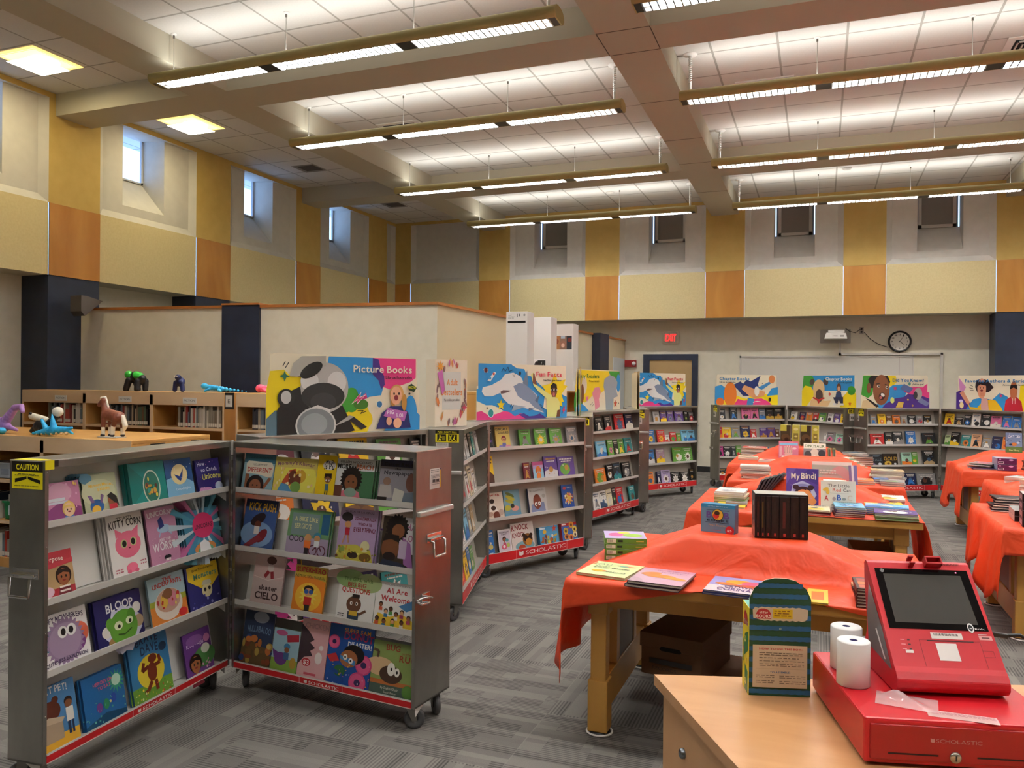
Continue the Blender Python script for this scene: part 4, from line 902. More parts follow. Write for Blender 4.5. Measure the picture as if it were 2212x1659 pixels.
 'R6': ('dark blue book titled Kick Push with guitar player', '#1e2a4a', [('r', 0, 0, 1, 1, '#3a5a94'), ('p', [(0, 1), (1, 1), (1, .8), (0, .84)], '#1c2c50'), ('t', 'KiCK', .12, .5, .76, .16, '#d9a828', .02), ('t', 'PUSH', .56, .95, .76, .16, '#d9a828', .02), ('e', .45, .3, .5, .3, '#7fa4cc'), ('e', .45, .6, .24, .12, '#1a1210', .5), ('e', .46, .5, .1, .08, '#6a3a24'), ('r', .36, .3, .52, .46, '#e0dcd4'), ('e', .62, .28, .2, .11, '#7a2028', .8), ('p', [(.1, .06), (.5, .3), (.66, .22), (.2, 0)], '#8a2a34')]),
 'R7': ("green book titled A Bike Like Sergio's", '#4a7a44', [('r', 0, 0, 1, 1, '#6a9a66'), ('r', .08, .44, .74, .92, '#7a9290'), ('r', .8, .5, .98, .94, '#1e5a80'), ('r', 0, 0, 1, .4, '#a898b0'), ('t', 'A BIKE LIKE', .14, .7, .74, .1, '#d9d49a', .01), ('t', "SERGIO'S", .16, .56, .58, .11, '#d9d49a', .01)]+[z for cx in (.12, .24, .36) for z in (('e', cx, .36, .055, .055, '#2a2430'), ('e', cx, .36, .038, .038, '#a898b0'))]+[('e', .86, .14, .1, .1, '#5a1a28'), ('e', .86, .14, .08, .08, '#a898b0'), ('e', .66, .14, .1, .1, '#5a1a28'), ('e', .66, .14, .08, .08, '#a898b0'), ('l', [(.66, .14), (.78, .28), (.86, .14)], .025, '#5a1a28'), ('e', .52, .4, .08, .07, '#c8925e'), ('r', .44, .18, .6, .34, '#e07428'), ('r', .46, .04, .56, .18, '#241c20'), ('e', .74, .44, .09, .08, '#3a86a0'), ('e', .74, .4, .07, .06, '#c8925e'), ('r', .68, .22, .8, .35, '#dfe4e6')]),
 'R8': ('mauve book titled Dona Esmeralda Who Ate Everything', '#8a7a9a', [('r', 0, 0, 1, 1, '#b49ac0'), ('u', 'MELISSA DE LA CRUZ', .1, .9, .93, .04, '#4a3a50'), ('t', 'DOÑA ESMERALDA', .4, .96, .8, .06, '#7a2038', .0), ('t', 'WHO ATE', .5, .86, .7, .055, '#7a2038'), ('t', 'EVERYTHING!', .4, .97, .58, .08, '#7a2038', .01), ('e', .2, .84, .15, .1, '#1c1418'), ('e', .24, .7, .09, .07, '#c8925e'), ('r', .18, .5, .3, .64, '#b02034'), ('l', [(.2, .5), (.14, .34)], .03, '#c8925e'), ('l', [(.27, .5), (.3, .36)], .03, '#c8925e'), ('p', [(0, 0), (.05, .3), (.5, .34), (.9, .26), (1, 0)], '#c9c04a'), ('e', .45, .14, .14, .07, '#2a2018'), ('e', .78, .12, .16, .09, '#7a5a24'), ('e', .75, .32, .12, .12, '#e0dca8'), ('e', .15, .24, .08, .06, '#8aa04a')]+speck(4, 26, ['#e6dc7a', '#8a8a30', '#d9902c', '#6a4020'], .02, .98, .02, .3, .03)),
 'R9': ('dark book with father and daughter', '#241a1a', [('r', 0, 0, 1, 1, '#3a3024'), ('r', .55, .3, 1, 1, '#d8d4d8'), ('t', 'HAI', .68, 1.0, .76, .13, '#b06a90'), ('t', 'LOV', .68, 1.0, .54, .13, '#b06a90'), ('s', .42, .78, .34, '#16100f', 20, .85), ('e', .46, .72, .18, .17, '#8a5636'), ('p', [(.6, .62), (.84, .5), (.98, .0), (.7, .1)], '#a06aa8'), ('r', .52, .2, .74, .54, '#c9b8d2'), ('e', .28, .38, .25, .3, '#7a4a2e'), ('p', [(.04, .5), (.1, .66), (.5, .64), (.52, .5), (.28, .56)], '#1a1210'), ('e', .28, .22, .18, .1, '#1f1512'), ('p', [(0, 0), (.1, .16), (.6, .12), (.9, 0)], '#2a3448')]),
 'R10': ('pale pink book titled Skater Cielo', '#a8868a', [('r', 0, 0, 1, 1, '#cfb2ae'), ('r', 0, .0, 1, .52, '#c9b4b0'), ('e', .55, .9, .16, .1, '#5a3a34'), ('r', .46, .68, .64, .82, '#d8ccc6'), ('l', [(.5, .68), (.38, .56)], .1, '#9a2a34'), ('l', [(.6, .68), (.64, .54)], .1, '#9a2a34'), ('t', 'skater', .24, .84, .3, .1, '#3a2020'), ('t', 'CIELO', .14, .9, .12, .14, '#3a2020'), ('l', [(0, .56), (.5, .5), (1, .6)], .012, '#e9dcd6')]),
 'R11': ('orange book titled Superhero Instruction Manual', '#b07a1c', [('r', 0, 0, 1, 1, '#e8882a'), ('e', .5, .34, .42, .34, '#f4c03c'), ('p', [(0, .74), (0, 1), (1, 1), (1, .7), (.5, .78)], '#c4a83a'), ('t', 'SUPERHERO', .04, .97, .85, .11, '#c22a24', .02), ('u', 'INSTRUCTION MANUAL', .02, .98, .74, .065, '#2a2420'), ('s', .5, .36, .3, '#f6e05a', 14, .6), ('e', .5, .5, .16, .1, '#2a1a14'), ('e', .5, .44, .14, .1, '#d8a070'), ('e', .43, .45, .07, .055, '#3a66b0'), ('e', .58, .45, .07, .055, '#3a66b0'), ('r', .38, .16, .62, .34, '#c8302c'), ('r', .42, .04, .58, .17, '#2a2420'), ('e', .5, .03, .18, .02, '#3a2c24')]),
 'R12': ('white and green book titled Girl with Big Big Questions', '#c9cfc4', [('r', 0, 0, 1, 1, '#eceae6'), ('e', .3, .9, .4, .2, '#8aa868'), ('e', .8, .85, .35, .2, '#a8bc80'), ('t', 'The GIRL with', .12, .9, .86, .08, '#5a7a3a'), ('t', 'BIG BIG', .24, .74, .74, .09, '#a23a2c'), ('t', 'QUESTIONS', .1, .86, .61, .11, '#c23a2c'), ('e', .46, .36, .2, .17, '#6a4430'), ('r', .4, .5, .6, .58, '#241a16'), ('e', .39, .38, .035, .04, '#f2ece4'), ('e', .54, .38, .035, .04, '#f2ece4'), ('e', .4, .38, .016, .02, '#120e0c'), ('e', .53, .38, .016, .02, '#120e0c'), ('r', .32, 0, .62, .2, '#34465a'), ('r', .36, .12, .58, .22, '#e0b83a'), ('l', [(.62, .16), (.8, .26)], .05, '#6a4430')]+bars(.06, .22, (.12, .08), .02, '#444', 2)),
 'R13': ('white book titled All Are Welcome with small people', '#d9d8d6', [('r', 0, 0, 1, 1, '#efece8'), ('u', 'KAUFMAN PENFOLD', .2, .9, .93, .03, '#888'), ('t', 'All Are', .26, .78, .76, .12, '#c02a30'), ('t', 'Welcome', .14, .86, .58, .13, '#c02a30'), ('p', [(0, 0), (.1, .3), (.4, .24), (.7, .34), (1, .2), (1, 0)], '#e8c33a'), ('p', [(.6, .5), (1, .7), (1, .5), (.8, .4)], '#4f86b8')]+[z for i, (cx, cy) in enumerate(((.16, .46), (.3, .32), (.42, .38), (.56, .28), (.7, .34), (.1, .14), (.28, .1), (.5, .12), (.72, .12), (.88, .24))) for z in (('e', cx, cy+.04, .05, .05, '#2a1a14'), ('e', cx, cy+.02, .04, .04, [SK1, SK3, SK2][i % 3]), ('r', cx-.045, cy-.1, cx+.045, cy-.02, ['#d05a3a', '#3a7aa8', '#5a9a4a', '#e9e4dc', '#a03a5a'][i % 5]))]),
 'R14': ('dark blue book with round toy creatures', '#242c3c', [('r', 0, 0, 1, 1, '#2e3c58'), ('r', 0, 0, 1, .36, '#6a5434'), ('e', .55, .9, .26, .14, '#9aa4b4'), ('t', 'HULLABALOO', .14, .92, .6, .12, '#6a86a4', .02)]+speck(21, 26, ['#b89a4a', '#7a5a34', '#c8743a', '#8a4a2e', '#3a4f86', '#d9b86a'], .05, .95, .08, .5, .1)),
 'R15': ('light book with purple dragon and girl in blue', '#5a7a50', [('r', 0, 0, 1, 1, '#9fc4d4'), ('r', 0, 0, 1, .3, '#8ab04a'), ('p', [(.5, .86), (.95, .92), (.98, .76), (.55, .7)], '#b02a38'), ('e', .3, .9, .22, .08, '#c05a8a'), ('e', .36, .3, .24, .18, '#6a3a86'), ('p', [(.1, .3), (.02, .5), (.24, .44)], '#6a3a86'), ('e', .56, .6, .12, .09, '#3f86b8'), ('e', .56, .52, .09, .08, '#8a5636'), ('r', .46, .3, .66, .46, '#3a6a9a'), ('e', .84, .24, .12, .16, '#b8943a')]),
 'R16': ('pink book titled Chicken with wolf silhouette', '#b82030', [('r', 0, 0, 1, 1, '#e0aeb0'), ('t', 'CHICKEN', .12, .98, .85, .09, '#c4969a'), ('p', [(0, .9), (.3, .78), (.5, .66), (.36, .6), (.56, .52), (.4, .46), (.5, .38), (.2, .34), (0, .2)], '#3a2a34'), ('e', .72, .36, .13, .16, '#efe6e2'), ('e', .78, .54, .08, .07, '#efe6e2'), ('e', .3, .26, .16, .11, '#c22a34'), ('t', '$3', .2, .4, .22, .08, '#f4e6e4'), ('r', .26, .05, .7, .09, '#d05a6a')]),
 'R17': ('blue book titled Super Sam and the Donut Disaster', '#163a78', [('r', 0, 0, 1, 1, '#1f4f9c'), ('t', 'SUPER SAM', .34, .92, .89, .07, '#d9902c'), ('t', 'DONUT', .34, 1.0, .76, .12, '#b8305a', .03), ('t', 'DISASTER!', .44, .97, .66, .08, '#efece6', .01)]+[z for cx, cy, r in ((.13, .7, .13), (.84, .4, .18), (.74, .1, .19)) for z in (('e', cx, cy, r, r*.95, '#d0467c'), ('e', cx, cy, r*.4, r*.36, '#1f4f9c'), ('e', cx, cy, r*.86, r*.8, '#dd5a8a'), ('e', cx, cy, r*.36, r*.3, '#3a2a5a'))]+[('e', .6, .54, .24, .17, '#17110f'), ('e', .5, .46, .2, .15, '#a8683e'), ('p', [(.3, .5), (.66, .44), (.64, .36), (.3, .44)], '#3f86c0'), ('e', .42, .48, .05, .05, '#f2efe8'), ('e', .55, .43, .05, .05, '#f2efe8'), ('e', .42, .48, .02, .02, '#111'.replace('#111', '#111111')), ('e', .55, .43, .02, .02, '#111111'), ('p', [(.0, .46), (.2, .52), (.3, .4), (.1, .36)], '#c22a30'), ('e', .32, .24, .13, .1, '#2f6a3a'), ('l', [(.3, .2), (.1, .26)], .06, '#1c4a90'), ('l', [(.36, .2), (.42, .06)], .06, '#1c4a90')]+speck(12, 24, ['#e9a83c', '#e6e0f0', '#e06a9a'], 0, 1, 0, .4, .014)),
 'R18': ('green book titled Bug on the Rug with pug dog', '#5a7a3c', [('r', 0, 0, 1, 1, '#8a9e58'), ('r', 0, 0, 1, .2, '#4a5e54'), ('r', 0, .2, 1, .28, '#b86a34'), ('t', 'BUG', .3, .62, .84, .11, '#9a3a24', .01), ('t', 'RUG', .62, 1.0, .66, .12, '#9a3a24', .01), ('u', 'on the', .66, .86, .8, .05, '#9a3a24'), ('e', .2, .52, .34, .17, '#d8b68a'), ('e', .46, .4, .26, .16, '#4a3428'), ('e', .46, .5, .09, .12, '#f0ece4'), ('e', .6, .46, .06, .08, '#f0ece4'), ('e', .47, .5, .02, .03, '#15110f'), ('e', .6, .46, .02, .03, '#15110f'), ('l', [(.02, .82), (.14, .8), (.12, .68)], .05, '#5a4636'), ('u', 'by Sophia Gholz', .26, .66, .12, .05, '#e6e0d0'), ('u', 'Susan Batori', .34, .64, .05, .04, '#e6e0d0'), ('e', .88, .14, .13, .12, '#5a8a3a')]),
 'C2': ('yellow book titled Cupcake Diaries', '#c4a04a', [('r', 0, 0, 1, 1, '#e0c66a'), ('t', 'CUPCAKE', .02, .9, .83, .11, '#2a2426'), ('t', 'DIARIES', .2, .94, .68, .1, '#2a2426')]+kid(.55, .42, .15, '#e0a878', '#8a2c34', '#6a6aa0')+[('e', .3, .1, .14, .08, '#8a7ab0'), ('e', .8, .1, .18, .08, '#d98aa0')]),
 'C10': ('light purple book with orange toy dog', '#9a3a5a', [('r', 0, 0, 1, 1, '#a890b8'), ('r', 0, 0, 1, .6, '#8ab8cc'), ('r', 0, .8, 1, 1, '#b04a7a'), ('e', .5, .6, .2, .2, '#d0742c'), ('e', .5, .2, .22, .26, '#d0742c'), ('e', .3, .5, .08, .16, '#b85a20'), ('e', .7, .5, .08, .16, '#b85a20')]),
 'C13': ('cream book with seated basketball player', '#c9bcae', [('r', 0, 0, 1, 1, '#ddd0c0'), ('t', 'Swish', .1, .8, .84, .1, '#b0402c', .03), ('e', .35, .68, .14, .1, '#2a1c16'), ('p', [(.1, .3), (.2, .56), (.5, .56), (.64, .3)], '#efe9e0'), ('e', .4, .42, .14, .1, '#3a2418'), ('e', .55, .14, .2, .17, '#6a3424'), ('e', .2, .2, .16, .1, '#b89a86'), ('e', .82, .24, .14, .14, '#c0a898')]),
 'C14': ('blue grey book with yellow fruit pieces', '#5a7f90', [('r', 0, 0, 1, 1, '#6f97a6'), ('e', .4, .82, .28, .08, '#5a6a2c', -.4), ('e', .4, .7, .3, .09, '#b8b03a', -.4), ('e', .34, .58, .26, .08, '#a8a034', -.3), ('e', .2, .34, .2, .13, '#b4b03c'), ('e', .66, .3, .24, .12, '#d99a90'), ('e', .5, .4, .12, .1, '#2c3426'), ('r', 0, 0, 1, .14, '#5f98b8')]),
 'C15': ('grey blue book titled The Couch Potato', '#2c3654', [('r', 0, 0, 1, 1, '#c2c0bc'), ('t', 'THE COUCH POTATO', .06, .9, .86, .07, '#7a7470'), ('p', [(.1, .0), (.12, .36), (.84, .42), (.9, .02)], '#7a88ac'), ('e', .46, .46, .22, .3, '#7a3a28'), ('e', .38, .36, .075, .08, '#f2efe8'), ('e', .57, .38, .075, .08, '#f2efe8'), ('e', .39, .36, .03, .035, '#15110f'), ('e', .56, .38, .03, .035, '#15110f'), ('r', .08, 0, .9, .06, '#efede8'), ('e', .84, .66, .1, .08, '#a8a49c')]),
 'C16': ('royal blue book with a burst of bright figures', '#1c3a78', [('r', 0, 0, 1, 1, '#1f4a94'), ('e', .28, .86, .16, .08, '#c8302c'), ('t', 'PARTY', .5, .92, .84, .06, '#d8dfe8'), ('s', .55, .42, .42, '#d9b84a', 9, .55)]+speck(31, 22, ['#d05a3a', '#e7e2d6', '#e0a03a', '#8a4a2e', '#d98aa0'], .25, .88, .2, .66, .07)),
 'C18': ('white framed book with girl and dolls', '#2a2a2c', [('r', 0, 0, 1, 1, '#e6e2e2'), ('r', .06, .06, .94, .94, '#cfc6d0'), ('t', 'PURRFECT', .14, .86, .84, .06, '#2a2426'), ('t', 'PARTY', .28, .76, .75, .07, '#2a2426')]+kid(.46, .56, .13, '#9a5c3a', '#2a1812', '#c8506a')+[('e', .4, .24, .2, .14, '#d8607a'), ('e', .72, .3, .13, .13, '#b8c86a'), ('e', .66, .52, .12, .1, '#5fa0a8'), ('e', .4, .26, .1, .08, '#efe6e4')]),
 'C19': ('cream book titled Knock Knock with brown bear', '#c8beb4', [('r', 0, 0, 1, 1, '#ddd2cc'), ('t', 'KNOCK', .04, .78, .72, .2, '#8a2024', .03), ('t', 'KNOCK', .04, .62, .46, .18, '#8a2024', .02), ('e', .56, .12, .42, .16, '#7aa8b4'), ('e', .7, .34, .22, .2, '#8a5a28'), ('e', .54, .52, .07, .06, '#2a1c16'), ('e', .86, .5, .07, .06, '#2a1c16'), ('e', .62, .4, .1, .1, '#221814'), ('e', .8, .38, .09, .1, '#221814'), ('e', .74, .24, .14, .12, '#c88a3a'), ('e', .42, .06, .16, .1, '#b04a2c')]),
 'C20': ('light blue box of small books with crowd of toys', '#23608a', [('r', 0, 0, 1, 1, '#4f9ac8'), ('r', .04, .86, .32, .96, '#dfe8ee'), ('e', .28, .72, .1, .07, '#d9b03a'), ('s', .8, .84, .14, '#d04a2c')]+speck(41, 20, ['#e0d8c8', '#b8602c', '#3a5a8a', '#7a3a2a', '#8ab04a', '#d9b84a'], .1, .9, .08, .5, .07)),
 'C21': ('red and blue box of small books with round pictures', '#9a2028', [('r', 0, 0, 1, 1, '#3f66b0'), ('r', 0, .84, 1, 1, '#b8262c'), ('r', .04, .9, .3, .97, '#efe8e4'), ('t', 'Junior', .4, .72, .66, .12, '#c8302c')]+[z for cx, cy, c in ((.26, .58, '#b8a03c'), (.84, .62, '#e6cf5a'), (.28, .26, '#b05a3a'), (.84, .32, '#e0d8b0'), (.56, .18, '#d0603a'), (.64, .88, '#d98a2c')) for z in (('e', cx, cy, .15, .14, '#d9b84a'), ('e', cx, cy, .125, .115, c), ('e', cx, cy-.02, .06, .07, '#4a2c20'))]),
 'H3a': ('black book about crystals with silver lettering', '#15161c', [('r', 0, 0, 1, 1, '#1b1d26'), ('t', 'STALS', .0, .9, .42, .2, '#5a6e78'), ('e', .2, .14, .18, .1, '#7a6a94'), ('e', .75, .16, .14, .1, '#cfd6dc'), ('e', .5, .86, .3, .08, '#5a6670')]),
 'H3b': ('black book titled Gold with golden nugget', '#1a120e', [('r', 0, 0, 1, 1, '#261a14'), ('t', 'GOLD', .06, .96, .45, .3, '#b8923a'), ('e', .32, .18, .24, .17, '#c9a63c'), ('e', .34, .18, .1, .06, '#6a4a14'), ('e', .8, .16, .08, .06, '#d8dce0'), ('r', .1, .86, .5, .9, '#4a3a34')]),
}
def auto_art(key, seed):
    R = random.Random(seed); c = [PAL.get(x, '#999999') for x in key.split()]
    c += [R.choice(['#d8d2c6', '#5a3a2e', '#b8863a', '#3a5a7a'])]
    b = c[0]; a = c[1]; d = c[-1]
    L = [('r', 0, 0, 1, 1, b)]
    k = R.randrange(4)
    if k == 0: L += [('e', R.uniform(.35, .65), R.uniform(.25, .4), .3, .25, a), ('e', R.uniform(.3, .7), R.uniform(.3, .5), .12, .12, d)]
    elif k == 1: L += [('p', [(0, 0), (0, R.uniform(.2, .4)), (.5, R.uniform(.3, .5)), (1, R.uniform(.2, .4)), (1, 0)], a), ('e', .5, .4, .16, .16, d), ('e', R.uniform(.2, .8), .22, .1, .12, a)]
    elif k == 2: L += [('s', .5, .35, .36, a, R.choice([7, 9, 12]), .6), ('e', .5, .35, .14, .12, d)]
    else: L += [('p', [(.2, .1), (.35, .55), (.6, .5), (.85, .12), (.5, .2)], a), ('e', .48, .55, .13, .1, d)]
    light = sum(lin(b)[:3]) > 1.1
    tc = '#2a2626' if light else '#e2ddd4'
    L += bars(.12, .88, (.84,), .07, tc if R.random() < .6 else d, seed)+bars(.2, .8, (.74,), .05, tc, seed+1)+bars(.25, .75, (.05,), .03, tc, seed+2)
    L += speck(seed+3, 7, [a, d, tc], .08, .92, .1, .68, .035)
    return L
def colour_words(key):
    w = [x for x in key.split() if x not in ('cat', 'dog', 'photo', 'comic', 'round', 'face')]
    if w and w[0] in ('light', 'dark', 'pale') and len(w) > 1: w = [w[0]+' '+w[1]]+w[2:]
    return ' and '.join(w[:2])
def shelf_books():
    rows = {}
    for b in BOOKS: rows.setdefault((b[0], b[1]), []).append(list(b))
    # shelves whose books are only glimpsed
    R = random.Random(5)
    fill = {'P': [[('maroon white', .20), ('black white', .19), ('yellow red', .21), ('green white', .19), ('black red', .24)], [('orange white', .2), ('navy yellow', .24), ('yellow brown', .2), ('white green', .22)], [('magenta black', .22), ('yellow black', .2), ('black white', .24), ('purple white', .2)], [('white magenta', .22), ('black purple', .22), ('navy blue', .24), ('teal white', .2)]],
            'Q': [[('silver black', .13), ('grey white', .12), ('silver grey', .13), ('black silver', .12), ('teal mint', .10), ('silver white', .12)], [('green white', .14), ('grey red', .13), ('white red', .13), ('cream red', .14), ('white grey', .13)], [('orange cream', .14), ('white blue', .13), ('light blue', .14), ('grey cream', .13), ('tan white', .13)], [('blue navy', .14), ('red orange', .13), ('yellow brown', .15), ('blue cream', .12), ('green cream', .13)]],
            'D1': [[('grey white', .14), ('black white', .13), ('cream red', .14)], [('white blue', .14), ('cream green', .13)], [('white red', .14), ('cream brown', .13)], [('white green', .14), ('grey black', .13)]]}
    for k, sh in fill.items():
        L = hypot(CASES[k][1][0]-CASES[k][0][0], CASES[k][1][1]-CASES[k][0][1])
        for s, r in enumerate(sh):
            x = .05
            for key, w in r:
                rows.setdefault((k, s), []).append([k, s, x, w, R.uniform(.17, .22), key, R.choice([1, 1, 2])]); x += w+R.uniform(.01, .06)+( .02 if k == 'P' else 0)
    for (k, s), lst in sorted(rows.items()):
        (ax, ay), (bx, by), dp, _ = CASES[k]; L = hypot(bx-ax, by-ay); rz = atan2(by-ay, bx-ax); u = Vector((cos(rz), sin(rz), 0)); n = Vector((-sin(rz), cos(rz), 0))
        lst.sort(key=lambda b: b[2]); lo = .018
        for i, b in enumerate(lst):
            b[2] = max(b[2], lo); nx = lst[i+1][2] if i+1 < len(lst) else L-.014
            if i+1 == len(lst): nx = L-.014
            b[3] = max(.045, min(b[3], nx-b[2]-.003)); lo = b[2]+b[3]+.003
        for i, (_, _, u0, w, h, key, cnt) in enumerate(lst):
            room_h = (HC-.03 if s == 0 else LIPS[k][s-1]-.045)-(LIPS[k][s]-.018)
            h = min(h, room_h/cos(LEAN)-.004)
            seed = hash((k, s, i)) % 1 + sum(ord(c) for c in k)*100+s*17+i*3
            if key in ART: desc, cov, items = ART[key]
            else: desc, cov, items = colour_words(key)+' book', PAL.get(key.split()[0], '#888888'), auto_art(key, seed)
            th = {'L3': .02, 'C15': .02, 'C20': .035, 'C21': .03, 'L7': .014, 'L9': .013}.get(key, .010 if h > .2 else .012)
            if cnt > 3: th = .010
            if 'H' in k and s == 2: th = .018
            lab = '%s, %s on %s, %s' % (desc, ORD[min(i, 9)], SHN[s], CREF[k]) if key not in ART else '%s, %s, %s' % (desc, SHN[s], CREF[k])
            place = lambda o, off: (setattr(o, 'location', Vector((ax, ay, LIPS[k][s]-.018))+u*u0+n*(.012+.02+off)), setattr(o, 'rotation_euler', (-LEAN, 0, rz)))
            mb = book_mesh(w, h, th, cov, hard=(h > .19)); o = mb.build('picture_book' if h > .19 else 'paperback_book')
            place(o, 0); tag(o, ' '.join(lab.split()[:16]), 'book', 'books on the %s, %s' % (SHN[s], CREF[k] or 'edge-on case'))
            mb = MB(); art(mb, items, w, h, 0, .00015 if k in 'LRC' else .0003); mb.build('front_cover', o)
            for c in range(1, cnt):
                if .032+c*th*1.05+th > (.085 if k in 'LR' else .075)+.004: break
                d = clone(o) if False else o.copy(); COL.objects.link(d); place(d, c*(th+.001)/cos(LEAN))
                if k in ('R', 'C'): d.location += u*.007*c
                elif k == 'L': d.location -= u*.006*c
                tag(d, ' '.join(('hidden copy behind the %s, %s' % (desc.split(' with ')[0] if key in ART else desc+' '+ORD[min(i, 9)], CREF[k]+' '+SHN[s])).split()[:16]), 'book', 'copies behind the '+desc)
                for ch in o.children:
                    e = ch.copy(); COL.objects.link(e); e.parent = d
shelf_books()
# ================================================================== HEADER SIGNS
CR, BL, PK, YE, GR, PU = '#ece2c8', '#2f8fcf', '#e23f86', '#f0d51c', '#3f9a34', '#4a2c84'
def cloud(cx, cy, r, col, n=5, sx=1):
    R = random.Random(int(cx*100+cy*10)); return [('e', cx+sx*r*.7*cos(2*pi*i/n), cy+r*1.4*sin(2*pi*i/n), r*.75, r*.75, col) for i in range(n)]+[('e', cx, cy, r*.9, r*.9, col)]
SHARK = [('r', 0, 0, 1, .6, CR), ('p', [(.015, .55), (.015, 1), (.36, 1), (.42, .93), (.50, .92), (.54, .8), (.62, .78), (.66, .66), (.75, .64), (.72, .2), (.8, .12), (1, .1), (1, .02), (.45, .02), (.3, .12), (.22, .22), (.12, .24), (.0, .34), (0, .55)], BL), ('p', [(.36, .995), (.985, .995), (.985, .55), (1, .55), (1, .44), (.9, .5), (.76, .52), (.66, .66), (.6, .78), (.53, .8), (.5, .92), (.42, .93)], CR), ('p', [(.87, .5), (1, .4), (1, .0), (.87, .0)], BL),
         ('p', [(0, .34), (.08, .26), (.16, .26), (.24, .2), (.3, .12), (.3, .0), (0, 0)], CR), ('p', [(0, 0), (0, .14), (.05, .16), (.12, .08), (.2, .1), (.28, .15), (.34, .13), (.4, .05), (.46, .1), (.5, .08), (.53, 0)], PK), ('p', [(.44, .08), (.5, .1), (.56, .04), (.62, .05), (.68, .09), (.76, .0), (.52, 0)], PU),
         ('p', [(.05, .5), (.08, .42), (.16, .42), (.24, .48), (.27, .38), (.33, .28), (.4, .23), (.5, .2), (.6, .16), (.73, .1), (.66, .28), (.64, .44), (.58, .54), (.5, .65), (.46, .78), (.38, .85), (.29, .82), (.25, .72), (.15, .62), (.06, .58)], '#e4e4e2'),
         ('p', [(.38, .6), (.44, .66), (.5, .65), (.58, .54), (.64, .42), (.66, .28), (.73, .1), (.62, .2), (.56, .3), (.5, .34), (.43, .42)], '#8090aa'), ('p', [(.48, .66), (.53, .9), (.545, .6)], '#6f8096'), ('p', [(.39, .26), (.36, .14), (.52, .22)], '#9aa8b8'), ('p', [(.62, .34), (.67, .44), (.65, .28)], '#5a6a86'), ('p', [(.55, .2), (.55, .14), (.62, .18)], '#5a6a86'),
         ('p', [(.24, .5), (.27, .53), (.36, .52), (.3, .48), (.25, .46)], '#6a5458'), ('e', .45, .84, .012, .016, '#222830'), ('l', [(.37, .82), (.385, .78), (.4, .83)], .004, '#333333'), ('l', [(.25, .86), (.27, .93), (.29, .87), (.32, .95), (.33, .87), (.37, .9)], .005, '#1f2a4a'),
         ('s', .85, .5, .16, YE, 5, .5), ('p', [(.72, .62), (.98, .74), (.92, .5), (.96, .3), (.76, .3)], YE), ('p', [(.57, .82), (.6, .86), (.64, .62), (.78, .46), (.88, .38), (.91, .3), (.91, .02), (.76, .02), (.75, .38), (.66, .5), (.6, .62)], '#dfe08e'), ('p', [(.59, .66), (.595, .85), (.61, .84), (.64, .62)], '#7a4a34'), ('e', .838, .53, .04, .055, '#7a4a34'), ('r', .815, .4, .86, .5, '#7a4a34'), ('p', [(.798, .54), (.8, .62), (.83, .67), (.87, .64), (.878, .54), (.84, .58)], '#191414'), ('r', .798, .515, .88, .55, '#f2eeee'), ('e', .82, .532, .013, .013, '#191414'), ('e', .858, .53, .013, .013, '#191414'), ('e', .836, .45, .013, .016, '#c06a6a'), ('p', [(.88, .14), (.92, .16), (.91, .02), (.87, .02)], '#7a4a34'),
         ('t', 'Fun Facts', .63, .93, .79, .09, '#d8364c'), ('t', 'Hechos graciosos', .715, .925, .70, .04, '#1a1618'), ('s', .245, .26, .045, YE), ('e', .14, .12, .032, .036, '#e8ecec'), ('e', .14, .12, .026, .03, '#2f8a8c'), ('s', .1, .21, .012, '#1a1618'), ('p', [(.06, .9), (.08, .93), (.11, .9), (.1, .84), (.07, .84)], '#f0ecea'), ('e', .085, .885, .018, .02, '#5a1c28'), ('p', [(.1, .7), (.17, .86), (.19, .84), (.13, .68)], '#f0ecea'), ('r', .155, .8, .175, .84, '#c8402c'), ('r', .115, .72, .14, .77, '#4fa8d8'), ('l', [(.34, .22), (.36, .27)], .005, '#1f2a4a'), ('l', [(.36, .2), (.38, .26)], .005, '#1f2a4a'), ('l', [(.67, .26), (.71, .22)], .005, '#1f2a4a'), ('l', [(.68, .22), (.72, .18)], .005, '#1f2a4a'), ('p', [(.95, .2), (.97, .22), (.962, .15), (.98, .16), (.94, .06), (.95, .13), (.935, .12)], '#c8305a')]
def lit_child(cx, cy, r, skin, hair, asp=2.25):
    return []
